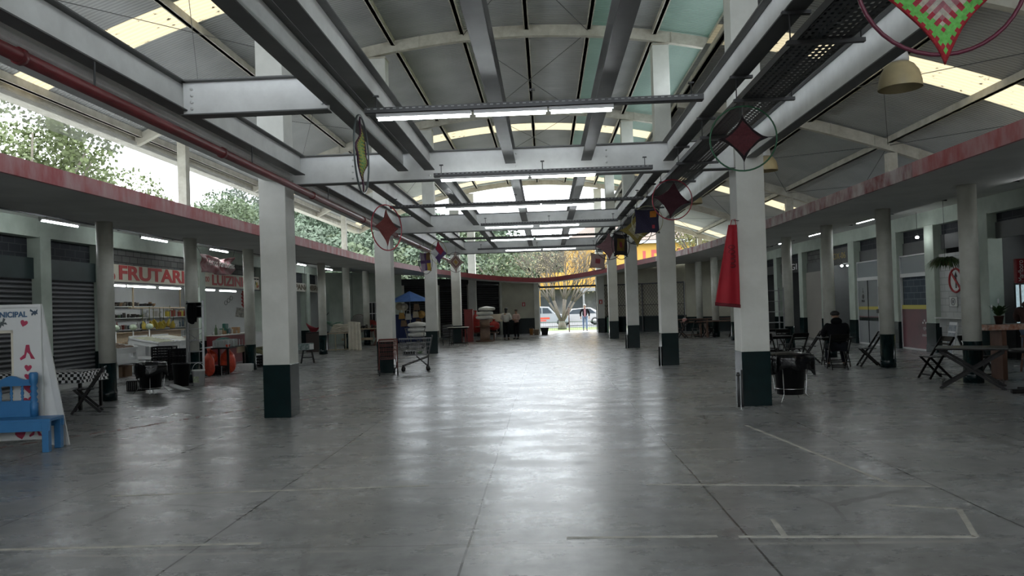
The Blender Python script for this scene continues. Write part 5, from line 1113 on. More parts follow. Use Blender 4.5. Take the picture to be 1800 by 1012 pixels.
    H = Vector(hd)*sc; f = Vector(J.get('face', (0, 1, 0))).normalized(); sd = Vector((f.y, -f.x, 0)).normalized(); u = (Vector(hd)-Vector(nk)).normalized()
    if hair:
        m = MB(); m.sph(tuple(H+u*.035*sc-f*.02*sc), .098*sc, 16, 10, sc=(.93, 1.02, .95))
        if hairlen: m.sph(tuple(H-f*.055*sc-u*hairlen*.5), .075*sc, 12, 8, sc=(.95, .6, 1+hairlen*7))
        m.build('hair', hair, t)
    if cap: m = MB(); m.sph(tuple(H+u*.05*sc), .105*sc, 16, 8, sc=(1, 1.08, .62)); m.box(-.07*sc, .07*sc, .06*sc, .17*sc, -.005, .008, 0, Matrix.Translation(H+u*.035*sc) @ Matrix.Rotation(math.atan2(-f.x, f.y), 4, 'Z')); m.build('cap', cap, t)
    m = MB(); m.sph(tuple(H+f*.098*sc-u*.02*sc), .017*sc, 8, 6, sc=(.8, 1, 1.3)); m.build('nose', skin, t)
    for s_ in (-1, 1): m = MB(); m.sph(tuple(H+f*.082*sc+sd*s_*.032*sc+u*.012*sc), .012*sc, 8, 6); m.build('eye', HAIRK, t); m = MB(); m.sph(tuple(H+sd*s_*.078*sc-u*.005), .025*sc, 8, 6, sc=(.4, .7, 1.2)); m.build('ear', skin, t)
    m = MB(); m.sph(tuple(H+f*.088*sc-u*.052*sc), .018*sc, 8, 5, sc=(1.3, .5, .35)); m.build('mouth', mat('lips', (.25, .08, .07), .5), t)
    if hood: m = MB(); m.sph(tuple(P('neck')-f*.055*sc-u*.02), .12*sc, 14, 8, sc=(1.05, .75, .75)); m.build('hood', topm, t)
    return t
def stand(arms=None, stride=0, lean=0):
    J = dict(pelvis=(0, 0, .93), chest=(0, lean, 1.30), neck=(0, lean+.01, 1.48), head=(0, lean+.03, 1.60), shL=(-.17, lean, 1.40), shR=(.17, lean, 1.40), elL=(-.22, lean-.03, 1.12), elR=(.22, lean-.03, 1.12), wrL=(-.22, lean+.05, .87), wrR=(.22, lean+.05, .87),
             hpL=(-.09, 0, .88), hpR=(.09, 0, .88), knL=(-.10, .02+stride, .48), knR=(.10, .02-stride*.4, .48), anL=(-.10, stride*1.2, .08), anR=(.10, -stride*1.1, .09), toeL=(-.11, stride*1.2+.16, .035), toeR=(.11, -stride*1.1+.16, .035))
    if arms: J.update(arms)
    return J
KNIT = mat('pale_grey_knit', (.58, .58, .55), .9, 0, .15, 8); PINKJ = mat('dusty_pink_jacket', (.46, .33, .30), .85); DKT = mat('dark_trousers', (.008, .009, .012), .85, sp=.12); JEAN = mat('blue_jeans', (.14, .20, .30), .8, 0, .2, 8); BLKJ = mat('black_jacket', (.005, .005, .007), .85, sp=.12); BRJ = mat('brown_hooded_jacket', (.055, .03, .026), .85, sp=.15)
person('person in a pale grey knit with dark hair tied up, standing left in a pair', (-2.13, 40.3, 0), math.radians(-8), stand(dict(elL=(-.27, .05, 1.14), wrL=(-.16, .20, 1.10), elR=(.26, .05, 1.14), wrR=(.15, .2, 1.08))), KNIT, DKT, sc=1.0, hairlen=.12, jk=1.18)
person('shorter person in a dusty pink jacket and dark trousers, right of a pair talking', (-1.62, 41.2, 0), math.radians(150), stand(dict(elL=(-.25, .05, 1.14), wrL=(-.08, .22, 1.12), elR=(.25, .05, 1.14), wrR=(.08, .22, 1.12))), PINKJ, DKT, sc=.95, hair=mat('brown_hair', (.06, .04, .03), .7))
person('person in open black jacket, plaid shirt and blue jeans walking in at the far doorway', (2.6, 51.3, 0), PI, stand(dict(elL=(-.28, -.03, 1.13), elR=(.28, -.03, 1.13), wrL=(-.27, .07, .9), wrR=(.27, .07, .9)), stride=.10), BLKJ, JEAN, hair=HAIRG, sc=1.05, jk=1.08)
o = bpy.data.objects['person.002']; m = MB(); m.grid(4, 8, lambda u, v: (-.07+.14*u, .155, .95+.5*v)); m.build('plaid_shirt', mat('pink_plaid_shirt', (.42, .20, .22), .8, 0, .5, 30, (.25, .12, .16)), o, solid=.02)
SIT = dict(pelvis=(0, 0, .53), chest=(0, .10, .90), neck=(0, .16, 1.09), head=(0, .20, 1.21), shL=(-.20, .11, 1.0), shR=(.20, .11, 1.0), elL=(-.26, .28, .78), elR=(.26, .28, .78), wrL=(-.16, .50, .77), wrR=(.16, .50, .77), hpL=(-.10, .03, .52), hpR=(.10, .03, .52), knL=(-.14, .46, .50), knR=(.17, .45, .50), anL=(-.13, .42, .09), anR=(.24, .52, .09), toeL=(-.14, .58, .035), toeR=(.27, .68, .035), face=(0, 1, -.2))
# ================================================================ seated man, folding chairs and tables on the right
px_, py_ = 6.95, 18.55
chair(px_, py_+.0, -8, 'black folding chair under the person in black')
person('heavy set person in black sitting with back to the camera at a folding table', (px_, py_-.06, 0), math.radians(-8), SIT, BLKJ, DKT, sc=1.06, hair=None, cap=HAIRK, jk=1.25, hood=True)
xtable('black folding table in front of the seated person in black', 7.25, 19.5, math.radians(-10), .75, .75)
chair(7.95, 19.2, 80, 'black folding chair right of the seated person in black, its edge catching the light')
xtable('black folding table ringed by folding chairs behind the big right bin', 6.2, 20.9, .2, .75, .75)
chair(5.75, 20.1, -35, 'black folding chair behind the big right bin, leftmost of the group')
chair(5.75, 21.5, -120, 'black folding chair at the far left corner of the ringed table'); chair(6.35, 19.75, 10, 'black folding chair with its back to the camera at the ringed table')
chair(7.0, 20.6, 75, 'black folding chair at the right of the ringed table, next to the person in black'); chair(6.75, 21.9, 170, 'black folding chair on the far side of the ringed table')
xtable('tall dark folding table beside the column behind the ringed table', 7.0, 24.0, 0, .9, .6, .8)
# right foreground tables
GTOP = mat('worn_grey_table_top', (.07, .07, .066), .35, 0, .25, 4)
t = xtable('large folding table with a worn grey top in front of the bar counter', 7.75, 14.25, math.radians(60), .8, 1.1, .73, DWOOD); m = MB(); m.box(-.41, .41, -.56, .56, .732, .742); m.build('grey_top_sheet', GTOP, t)
t = thing('pedestal_table', 'round edged pedestal table with a worn top at the right edge', 'table', (8.28, 13.2, 0)); m = MB(); m.lathe([(.42, .70), (.44, .71), (.44, .74), (.43, .745)], n=40); m.build('table_top', DWOOD, t); m = MB(); m.lathe([(.43, .745), (.0, .747)], n=40, cap=False); m.build('grey_top_sheet', GTOP, t)
m = MB(); m.box(-.15, .15, -.05, .05, .06, .70); m.build('pedestal', DWOOD, t, bevel=.01)
for a in (0, PI): m = MB(); m.bar((0, 0, .05), (.42*math.cos(a), .42*math.sin(a)*.4-.1*math.cos(a), .035), .10, .07); m.build('foot', DWOOD, t, bevel=.01)
m = MB(); m.bar((0, 0, .05), (-.1, .4, .035), .10, .07); m.bar((0, 0, .05), (.1, -.4, .035), .10, .07); m.build('foot', DWOOD, t, bevel=.01)
chair(7.95, 16.0, 95, 'dark folding chair folded nearly flat at the left of the large folding table'); chair(8.75, 15.9, 185, 'dark folding chair behind the large folding table'); chair(9.6, 15.2, 160, 'dark folding chair between the two foreground tables at the right edge')
# bar counter on brown table with orange edge
t = thing('bar_counter', 'high wooden counter plank with a chipped orange brown edge', 'counter', (9.95, 15.5, 0)); OR = mat('chipped_orange_edge', (.30, .11, .055), .5, 0, .6, 14, (.48, .36, .30)); m = MB(); m.box(-1.35, 2.5, -.28, .3, 1.06, 1.09); m.build('counter_top', GTOP, t); m = MB(); m.box(-1.36, 2.5, -.30, -.28, .985, 1.095); m.box(-1.38, -1.35, -.3, .3, .985, 1.095); m.build('orange_edge', OR, t)
for x in (-1.0, 0.4, 2.2): m = MB(); m.cb(x, 0, .5, .09, .4, 1.0); m.build('leg', BWOOD, t)
t = thing('potted_peace_lily', 'potted plant with two white flowers on the bar counter', 'plant', (8.95, 15.45, 1.092)); m = MB(); m.lathe([(.06, 0), (.085, .15), (.092, .15), (.092, .17), (.08, .17), (.07, .12)], n=20); m.build('flower_pot', mat('dark_clay_pot', (.05, .022, .016), .5), t)
LEAF = mat('dark_glossy_leaf', (.03, .075, .02), .4, 0, .3, 6)
def leafs(n, r, h, seed, w_=.035, droop=.5):
    random.seed(seed); m = MB()
    for k in range(n):
        a = random.uniform(0, 2*PI); L_ = r*random.uniform(.6, 1.1); hh = h*random.uniform(.4, 1); pts = []
        for i in range(6):
            s_ = i/5; rr = L_*s_; z = hh*(s_*1.6-droop*s_*s_*1.6); ww = w_*math.sin(PI*min(1, s_*.9+.1)); c = Vector((rr*math.cos(a), rr*math.sin(a), z)); sd = Vector((-math.sin(a), math.cos(a), 0)); pts += [c-sd*ww, c+sd*ww]
        m.add(pts, [(2*i, 2*i+1, 2*i+3, 2*i+2) for i in range(5)], 0, True)
    return m
leafs(26, .22, .30, 3).build('foliage', LEAF, t, loc=(0, 0, .15))
for dx, dz, a in ((-.13, .30, .4), (.0, .42, -.2)):
    m = MB(); m.tube([(0, 0, .15), (dx*.6, 0, dz*.7), (dx, 0, dz)], .005, 5); m.build('flower_stalk', LEAF, t); m = MB(); m.sph((dx, 0, dz+.04), .035, 10, 8, sc=(.6, .35, 1.5)); m.build('white_flower', WHT, t)
t = thing('hanging_fern', 'bushy green fern hanging beside the white tiled shop', 'plant', (10.6, 20.6, 2.6)); m = MB(); m.lathe([(.08, -.12), (.13, .02), (.12, .02), (.07, -.1)], n=16); m.build('hanging_pot', mat('brown_hanging_pot', (.06, .035, .02), .7), t); leafs(150, .5, .42, 8, .02, 1.45).build('fronds', mat('fern_green', (.045, .085, .02), .6, 0, .4, 8), t); m = MB(); m.tube([(0, 0, 0), (0, 0, 1.65)], .005, 4); m.build('hanging_wire', WIRE, t)
# ---- tile shop with signs (bay 20.7-22.95)
wallbox('wall_right', RX+.14, RX+.2, 20.7, 22.95, 0, 2.9, m=TILE)
SGX = RX+.12
t = thing('no_straight_sign', 'round white sign with a red ring and bar across a black upward arrow', 'sign', (SGX, 22.0, 2.1)); TX = Matrix.Rotation(-PI/2, 4, 'Y'); m = MB(); m.lathe([(.36, 0), (.36, .015)], n=36, T=TX); m.build('sign_plate', WHT, t)
m = MB(); m.tube([(-.025, .33*math.cos(a), .33*math.sin(a)) for a in [2*PI*i/36 for i in range(36)]], .033, 6, closed=True); m.bar((-.03, .235, .235), (-.03, -.235, -.235), .02, .065, upv=(0, -1, 1)); m.build('red_ring_and_bar', mat('traffic_sign_red', (.36, .015, .02), .4), t)
m = MB(); m.box(-.022, -.015, -.03, .03, -.22, .12); m.add([(-.02, -.09, .10), (-.02, .09, .10), (-.02, 0, .26)], [(0, 1, 2)]); m.build('black_arrow', BLKL, t)
t = thing('small_notice', 'small framed white notice with a round symbol below the arrow sign', 'sign', (SGX, 22.2, 1.5)); m = MB(); m.box(-.01, 0, -.22, .22, -.15, .15); m.build('paper', WHT, t); m = MB(); m.tube([(-.014, .1*math.cos(a), .1*math.sin(a)) for a in [2*PI*i/20 for i in range(20)]], .008, 4, closed=True); m.cb(-.014, 0, 0, .004, .05, .09); m.box(-.013, -.01, -.22, .22, .14, .15); m.box(-.013, -.01, -.22, .22, -.15, -.14); m.box(-.013, -.01, -.22, -.21, -.15, .15); m.box(-.013, -.01, .21, .22, -.15, .15); m.build('printed_symbol', DSTEEL, t)
t = thing('dark_wall_cabinet', 'dark framed wall case with a yellow light strip beside the arrow sign', 'cabinet', (SGX, 21.15, 1.95)); m = MB(); m.box(-.12, .0, -.33, .33, -.42, .42); m.build('case', mat('dark_frame', (.02, .018, .015), .5), t); m = MB(); m.box(-.125, -.12, -.27, .27, -.36, .12); m.build('case_glass', mat('brown_interior', (.10, .07, .03), .2, 0, .5, 8), t); m = MB(); m.box(-.135, -.12, -.2, .24, .17, .23); m.build('yellow_light_strip', mat('yellow_lit_strip', (.9, .85, .15), .4, em=1.6), t)
t = thing('wall_ledge', 'small white ledge folded out of the tiled wall under the notices', 'ledge', (SGX, 21.9, 1.02)); m = MB(); m.box(-.3, 0, -.8, .8, 0, .035); m.build('ledge_board', WHT, t); m = MB(); m.box(-.2, -.02, .7, .72, -.25, 0); m.box(-.2, -.02, -.72, -.7, -.25, 0); m.build('bracket', WHT, t)
t = thing('price_board', 'narrow leaning framed board with photographs below the white ledge', 'board', (11.0, 21.2, 0), -.1); m = MB(); m.cb(0, 0, .48, .03, .5, .95, ry=.18); m.build('board', ALU, t); m = MB()
for k in range(4): m.cb(-.02+.035*(k-1.5), 0, .16+.21*k, .012, .42, .17, ry=.18)
m.build('photo_panel', mat('bluish_photo_print', (.14, .18, .22), .4, 0, .6, 12, (.35, .38, .4)), t)
# ---- bar interior (bay 14.7-20.2)
wallbox('wall_right', 14.2, 14.3, 14.5, 20.4, 0, 3.4, m=MIDWALL)
t = thing('bar_front_panel', 'pale grey panel wall behind the person at the bar', 'panel', (13.2, 16.8, 0)); m = MB(); m.box(-.04, .04, -2.0, 1.9, 0, 2.05); m.build('panel_board', mat('pale_grey_board', (.30, .30, .29), .6), t)
shelf_unit('dark shelving with bottles high behind the bar', 13.9, 14.8, 20.1, (2.15, 2.6, 3.0), .35)
row(['bottle', 'jar', 'bottle'], [3, 6, 5, 2, 4, 7], 13.85, 14.9, 20.0, 2.15, 30, '%s on the lower bottle shelf behind the bar', 'bottles on the lower bar shelf', seed=21); row(['bottle', 'box', 'jar'], [3, 6, 5, 2, 7], 13.85, 14.9, 20.0, 2.6, 24, '%s on the upper shelf behind the bar', 'goods on the upper bar shelf', seed=22)
t = thing('lit_drinks_fridge', 'tall glass door fridge glowing cold white at the left of the bar', 'fridge', (12.2, 19.5, 0)); m = MB(); m.box(-.3, .3, -.35, .35, 0, 2.0); m.build('fridge_body', BLACK, t); m = MB(); m.box(-.31, -.30, -.26, .26, .9, 1.9); m.build('lit_glass_door', mat('cold_lit_glass', (.45, .60, .66), .2, 0, .5, 8, em=.10), t)
t = thing('snack_display_case', 'low lit glass display case full of snacks behind the person at the bar', 'display case', (12.0, 18.6, 0)); m = MB(); m.box(-.35, .35, -.55, .55, 0, .75); m.build('case_base', WHT, t); m = MB(); m.box(-.36, .34, -.52, .52, .78, 1.2); m.build('lit_glass', mat('cold_lit_case', (.30, .42, .44), .15, 0, .8, 14, em=.10), t)
t = thing('brand_pole_sign', 'red pole sign with white lettering beside the bar', 'sign', (10.9, 17.95, 0)); m = MB(); m.tube([(0, 0, 0), (0, 0, 1.95)], .02, 8); m.lathe([(.18, 0), (.18, .02), (.03, .04)], n=20); m.build('pole', STEEL, t); m = MB(); m.cb(0, 0, 2.2, .22, .10, .56); m.build('sign_box', mat('sign_box_red', (.25, .012, .02), .4), t, bevel=.02)
text_obj('white_lettering', 'Marlboro', .17, WHL, (.0, -.055, 2.2), ((0, 0, 1), (-1, 0, 0)), t, wid=.48, ext=.003)
BARJ = dict(pelvis=(0, 0, .86), chest=(0, .12, 1.20), neck=(0, .22, 1.37), head=(.02, .29, 1.47), shL=(-.21, .14, 1.28), shR=(.21, .14, 1.28), elL=(-.25, .32, 1.05), elR=(.27, .34, 1.05), wrL=(-.12, .52, 1.10), wrR=(.14, .54, 1.10), hpL=(-.1, .04, .82), hpR=(.1, .04, .82), knL=(-.12, .40, .74), knR=(.12, .40, .74), anL=(-.12, .35, .34), anR=(.12, .35, .34), toeL=(-.12, .5, .30), toeR=(.12, .5, .30), face=(.3, 1, -.3))
person('person in a brown hooded jacket and jeans leaning forward on a bar stool', (10.35, 16.75, 0), math.radians(-35), BARJ, BRJ, JEAN, skin=SKIN2, jk=1.22, hood=True, sc=1.05)
t = thing('bar_stool', 'high wooden bar stool under the person in the brown hooded jacket', 'stool', (10.35, 16.75, 0)); m = MB(); m.lathe([(.17, .74), (.19, .76), (.19, .78), (.17, .79)], n=20); m.build('seat', BWOOD, t)
for k in range(4): a = PI/4+k*PI/2; m = MB(); m.bar((.11*math.cos(a), .11*math.sin(a), .74), (.2*math.cos(a), .2*math.sin(a), 0), .035, .035); m.build('leg', BWOOD, t)
m = MB(); m.tube([(.17*math.cos(2*PI*i/16), .17*math.sin(2*PI*i/16), .28) for i in range(16)], .01, 5, closed=True); m.build('foot_ring', DSTEEL, t)
t = thing('bar_table', 'dark high table in front of the person in the brown jacket', 'table', (11.15, 17.2, 0)); m = MB(); m.box(-.4, .6, -.4, .4, 1.03, 1.06); m.build('table_top', DWOOD, t); m = MB(); m.box(-.3, .5, -.05, .05, 0, 1.03); m.build('pedestal', DWOOD, t)
# BOX-06 shop
t = thing('shop_sign', 'dark fascia board with BOX-06 in dull yellow', 'sign', (RX+.12, 30.55, 3.04)); m = MB(); m.box(-.02, .06, -1.2, 1.2, 0, .62); m.build('board', mat('dark_grey_board', (.06, .06, .058), .5), t); text_obj('yellow_lettering', 'BOX-06', .34, mat('dull_yellow_paint', (.32, .24, .08), .6), (-.026, 0, .3), ((0, -1, 0), (0, 0, 1)), t, wid=1.5)
wallbox('wall_right', 14.6, 14.7, 29.0, 32.0, 0, 3.4, m=MIDWALL)
shelf_unit('cluttered grey shelf inside the BOX-06 shop', 13.4, 29.4, 31.6, (.5, .95, 1.4, 1.8), .35)
for k, z in enumerate((.5, .95, 1.4, 1.8)): row(['bottle', 'box', 'jar', 'canister'], [3, 6, 2, 7, 9], 13.35, 29.5, 31.5, z, 9, '%s on the '+('lowest', 'second', 'third', 'top')[k]+' shelf of the BOX-06 shop', 'goods on the %s BOX-06 shelf' % ('lowest', 'second', 'third', 'top')[k], seed=30+k)
t = thing('shop_sign', 'dark shop board with pale letters far along the right shop row', 'sign', (RX+.12, 36.5, 2.92)); m = MB(); m.box(-.02, .04, -1.3, 1.3, 0, .55); m.build('board', DARKWALL, t); text_obj('pale_lettering', 'REGI', .4, WHL, (-.026, 0, .27), ((0, -1, 0), (0, 0, 1)), t, wid=2.0)
# metal rack beside nearest right pillar
t = thing('metal_rack', 'tall silver shelving rack seen right of the nearest right pillar', 'rack', (7.3, 25.4, 0)); 
for a in (-1, 1):
    for b in (-1, 1): m = MB(); m.cb(a*.45, b*.25, 1.05, .035, .035, 2.1); m.build('rack_post', STEEL, t)
for k in range(6): m = MB(); m.box(-.45, .45, -.25, .25, .25+.35*k, .27+.35*k); m.build('rack_shelf', STEEL, t)
# tables far right
t = thing('long_table', 'long brown table at the far right in front of the cream wall', 'table', (8.1, 39.0, 0)); m = MB(); m.box(-1.7, 1.7, -.4, .4, .82, .87); m.build('table_top', BWOOD, t)
for x in (-1.5, 0, 1.5): m = MB(); m.cb(x, 0, .41, .1, .6, .82); m.build('leg', BWOOD, t)
t = thing('long_table', 'shorter brown table with thick legs in front of the long one at the far right', 'table', (8.3, 36.6, 0)); m = MB(); m.box(-1.2, 1.0, -.4, .4, .76, .81); m.build('table_top', BWOOD, t)
for x in (-.95, -.65, .9): m = MB(); m.cb(x, 0, .38, .09, .09, .76); m.build('leg', BWOOD, t)
xtable('brown folding table with a pink napkin box at the far right', 7.05, 37.4, 0, 1.0, .7, .78, BWOOD)
t = thing('napkin_box', 'small pink box on the far right folding table', 'box', (6.72, 37.3, .785)); m = MB(); m.box(-.1, .1, -.06, .06, 0, .14); m.build('box_body', mat('pale_pink_box', (.5, .25, .22), .6), t); m = MB(); m.box(-.06, .06, -.03, .03, .14, .17); m.build('napkin', WHT, t)
CH1 = None
for k, (x, y, a, w_) in enumerate(((6.5, 36.9, 60, 'leftmost'), (7.15, 36.6, 10, 'second'), (7.75, 36.9, -60, 'third'), (8.0, 37.6, -100, 'fourth'), (8.9, 36.3, 20, 'rightmost'))): chair(x, y, a, 'folding chair at the far right tables, %s of five' % w_)
# ================================================================ carts, spool and stalls
REDM = mat('rusty_red_cart_frame', (.16, .04, .03), .5, .3, .3, 8); WIREM = mat('grey_cart_wire', (.12, .12, .125), .4, .6)
def wheel(m, x, y, r=.06, w_=.03): m.tube([(x-w_/2, y, r), (x+w_/2, y, r)], r, 14)
def cart(lab, loc, rz, frame, wirem, basket=True):
    t = thing('shopping_cart', lab, 'cart', loc, rz); m = MB()
    for s_ in (-1, 1):
        x = s_*.24; m.tube([(x, -.42, .98), (x, -.40, .90), (x*1.0, -.30, .42), (x, -.28, .12)], .014, 7); m.tube([(x, -.30, .40), (x, .46, .14)], .014, 7); m.tube([(x, -.28, .12), (x*.9, .05, .42)], .010, 6)
    m.tube([(-.24, -.42, .98), (.24, -.42, .98)], .018, 8); m.build('frame', frame, t)
    m = MB()   # basket of wire
    def P(u, v, z): # taper
        k = (z-.42)/.45; return None
    z0, z1 = .45, .92
    c0 = [(-.2, -.30), (.2, -.30), (.17, .42), (-.17, .42)]; c1 = [(-.26, -.38), (.26, -.38), (.2, .52), (-.2, .52)]
    def edge(i, f): a = Vector(c0[i]+(z0,)).lerp(Vector(c1[i]+(z1,)), f); b = Vector(c0[(i+1) % 4]+(z0,)).lerp(Vector(c1[(i+1) % 4]+(z1,)), f); return a, b
    for i in range(4):
        for f in (0, .25, .5, .75, 1): a, b = edge(i, f); m.tube([a, b], .007 if f < 1 else .011, 4)
        n = 8 if i % 2 == 0 else 14
        for q in range(n+1): a, b = edge(i, 0); c, d = edge(i, 1); m.tube([a.lerp(b, q/n), c.lerp(d, q/n)], .0028, 4)
    for q in range(9): m.tube([(-.2+.05*q, -.3, z0), (-.17+.0425*q, .42, z0)], .003, 4)
    m.build('wire_basket', wirem, t)
    for x, y in ((-.24, -.28), (.24, -.28), (-.2, .42), (.2, .42)): m = MB(); wheel(m, x, y); m.box(x-.02, x+.02, y-.015, y+.015, .06, .16); m.build('wheel', BLACK, t)
    return t
cart('rusty red wire shopping cart standing in front of the second left pillar', (-4.3, 20.3, 0), math.radians(15), REDM, REDM)
cart('black framed wire shopping cart standing side on, right of the second left pillar', (-3.7, 21.6, 0), math.radians(100), DSTEEL, WIREM)
t = thing('black_egg_tray', 'small black tray lying in the side on shopping cart', 'tray', (-3.95, 21.6, .47), .15); m = MB(); m.box(-.17, .17, -.12, .12, 0, .02)
for i in range(5): m.lathe([(.028, .02), (.028, .10)], (-.136+.068*i, 0, 0), n=8); m.lathe([(.028, .02), (.028, .10)], (-.136+.068*i, .07, 0), n=8); m.lathe([(.028, .02), (.028, .10)], (-.136+.068*i, -.07, 0), n=8)
m.build('tray_cells', BLACK, t)
t = thing('green_leaves', 'bunch of green leaves lying in the side on shopping cart', 'leaves', (-3.65, 21.6, .47)); leafs(14, .14, .12, 5, .03).build('leaf', mat('pale_green_leaf', (.12, .22, .10), .6), t); m = MB(); m.tube([(-.1, 0, .01), (.1, 0, .02)], .01, 5); m.build('stalk', LEAF, t)
t = cart('grey wire cart loaded with folded sacks behind the side on cart', (-5.9, 34.3, 0), math.radians(95), WIREM, WIREM)
for k in range(3): 
    o = sack('folded white woven sack in the far cart, %s of three' % ('lowest', 'middle', 'topmost')[k], -5.85, 34.3, .50+.22*k, .40, .28, SACK, 40+k, tie=False)
    o.children[0].scale = (1.15, .75, 1)
cart('grey wire cart behind the third left pillar, partly hidden', (-4.75, 36.3, 0), math.radians(10), DSTEEL, WIREM)
BT = xtable('black folding table with a pale top beside the fourth left pillar', -4.15, 35.6, 0, .95, .7, .86); m = MB(); m.box(-.48, .48, -.36, .36, .862, .875); m.build('pale_top_sheet', GOOD[2], BT)
t = thing('red_box_stand', 'tall dark red box standing behind the fourth left pillar', 'box', (-4.05, 39.6, 0)); m = MB(); m.box(-.22, .22, -.2, .2, 0, 1.65); m.build('box_body', mat('dark_red_board', (.20, .022, .02), .5), t, bevel=.01); m = MB(); m.box(-.24, .24, -.22, .22, 1.65, 1.70); m.build('box_top', mat('dark_red_board', (.2, .02, .02)), t)
sack('tall red net sack behind the dark red box', -3.75, 40.3, .5, .3, 1.0, REDS, 50); sack('low red net sack between the pillar and the cable drum', -3.85, 40.9, .42, .42, .5, REDS, 51); sack('red net sack half behind the cable drum, right side', -2.85, 41.2, .5, .32, .55, REDS, 52)
t = thing('plank_bench', 'low wide wooden plank bench behind the cable drum', 'bench', (-3.4, 40.8, 0)); m = MB(); m.box(-.9, .8, -.4, .5, .38, .42); m.build('bench_top', BWOOD, t)
for x in (-.7, .6): m = MB(); m.box(x-.04, x+.04, -.35, .45, 0, .38); m.build('leg', BWOOD, t)
t = thing('cable_drum', 'wooden cable drum table standing upright with white sacks on top', 'cable drum', (-3.2, 39.4, 0)); m = MB(); m.lathe([(.5, 0), (.5, .05)], n=32); m.build('lower_disc', BWOOD, t); m = MB(); m.lathe([(.5, .75), (.5, .79)], n=32); m.build('middle_disc', BWOOD, t); m = MB(); m.lathe([(.26, .05), (.26, .75)], n=16); m.lathe([(.26, .79), (.26, 1.12)], n=16); m.build('drum_core', mat('drum_wood', (.30, .20, .15), .7, 0, .3, 12, stretch=(6, 6, 1)), t)
for k in range(3):
    o = sack('large white plastic sack on the cable drum, %s of three' % ('lowest', 'middle', 'topmost')[k], -3.2+.05*k, 39.4, 1.12+.22*k, .48, .27, SACK, 60+k, tie=False)
t = thing('sign_on_pole', 'small cream board on a thin pole left of the two talking people', 'sign', (-2.85, 41.3, 0)); m = MB(); m.tube([(.15, 0, .05), (.15, 0, .9)], .015, 8); m.build('pole', WHT, t); m = MB(); m.cb(0, 0, 1.18, .95, .03, .42, ry=0, rx=.05); m.build('board', CREAMSIGN, t, bevel=.03); m = MB(); m.box(-.05, .38, -.15, .15, 0, .14); m.build('foot', GOOD[2], t)
# buckets and planter at the door
for x, y, r, h, c, lab in ((-.93, 47.0-.35, .13, .38, (.45, .20, .05), 'orange bucket at the foot of the cream wall by the far doorway'), (-.62, 46.5, .18, .34, (.42, .33, .24), 'beige bucket between the orange bucket and the black planter')):
    t = thing('bucket', lab, 'bucket', (x, y, 0)); m = MB(); m.lathe([(r*.8, 0), (r, h), (r+.012, h), (r+.012, h-.02), (r*.9, h-.03)], n=18); m.build('bucket_body', mat('bucket_paint_%d' % int(c[0]*100), c, .5), t); m = MB(); m.tube([(r*math.cos(a), 0, h-.02+.12*math.sin(a)) for a in [PI*i/8 for i in range(9)]], .005, 4); m.build('handle', WIREM, t)
t = thing('square_planter', 'black square planter at the left side of the far doorway', 'planter', (-.12, 46.3, 0)); m = MB(); m.add([(-.18, -.18, 0), (.18, -.18, 0), (.18, .18, 0), (-.18, .18, 0), (-.25, -.25, .42), (.25, -.25, .42), (.25, .25, .42), (-.25, .25, .42)], [(3, 2, 1, 0), (0, 1, 5, 4), (1, 2, 6, 5), (2, 3, 7, 6), (3, 0, 4, 7), (4, 5, 6, 7)]); m.build('planter_body', BLACK, t); m = MB(); m.box(-.26, .26, -.26, .26, .41, .44); m.build('planter_rim', BLACK, t)
t = thing('litter_bin', 'slim dark green litter bin behind the farthest right pillar', 'bin', (3.85, 46.3, 0)); m = MB(); m.box(-.16, .16, -.2, .2, 0, .95); m.build('bin_body', mat('mid_green_plastic', (.01, .10, .045), .4), t, bevel=.03); m = MB(); m.box(-.18, .18, -.22, .22, .95, 1.05); m.build('bin_lid', DKGREEN, t)
# fire extinguisher signs
FRED = mat('fire_sign_red', (.42, .04, .035), .4)
for x, y, z, rz, lab in ((-1.42, 48.84, 1.90, 0, 'small red fire extinguisher sign on the cream far wall left of the doorway'), (3.38, 46.90, 1.9, 0, 'small red fire extinguisher sign on the farthest right pillar')):
    t = thing('fire_sign', lab, 'sign', (x, y, z), rz); m = MB(); m.box(-.1, .1, -.012, 0, -.13, .13); m.build('sign_plate', FRED, t); m = MB(); m.box(-.03, .03, -.016, -.012, -.09, .04); m.box(-.015, .04, -.016, -.012, .05, .07); m.build('extinguisher_symbol', WHL, t)
# stall with linen and picnic table, hammocks
t = thing('slatted_frame', 'pale wooden slatted frame carrying a pile of folded linen', 'frame', (-9.25, 34.2, 0), .25); m = MB(); m.box(-.75, .55, -.35, .35, .78, .81); m.build('frame_top', PWOOD, t)
for x in (-.72, -.35, .1, .5):
    for y in (-.33, .33): m = MB(); m.cb(x, y, .39, .05, .05, .78); m.build('leg', mat('olive_pale_wood', (.26, .24, .17), .6), t)
m = MB(); m.box(-.75, .55, -.34, -.31, .05, .09); m.build('stretcher', PWOOD, t)
for k in range(6):
    random.seed(70+k); m = MB(); w_ = .66-.03*k; m.grid(16, 10, lambda u, v: (-w_+1.2*w_*u*1.0+.02*math.sin(v*9+k), -.34+.68*v, .02+.02*math.sin(u*8+k)+.01*math.sin(v*13))); o = m.build('folded_linen', LINEN, solid=.05, loc=(-9.2, 34.4, .84+.062*k), rz=.25+.03*math.sin(k)); tag(o, 'folded cream linen sheet in the pile on the slatted frame, %s from the bottom' % ('first', 'second', 'third', 'fourth', 'fifth', 'topmost, sixth')[k], 'linen', None)
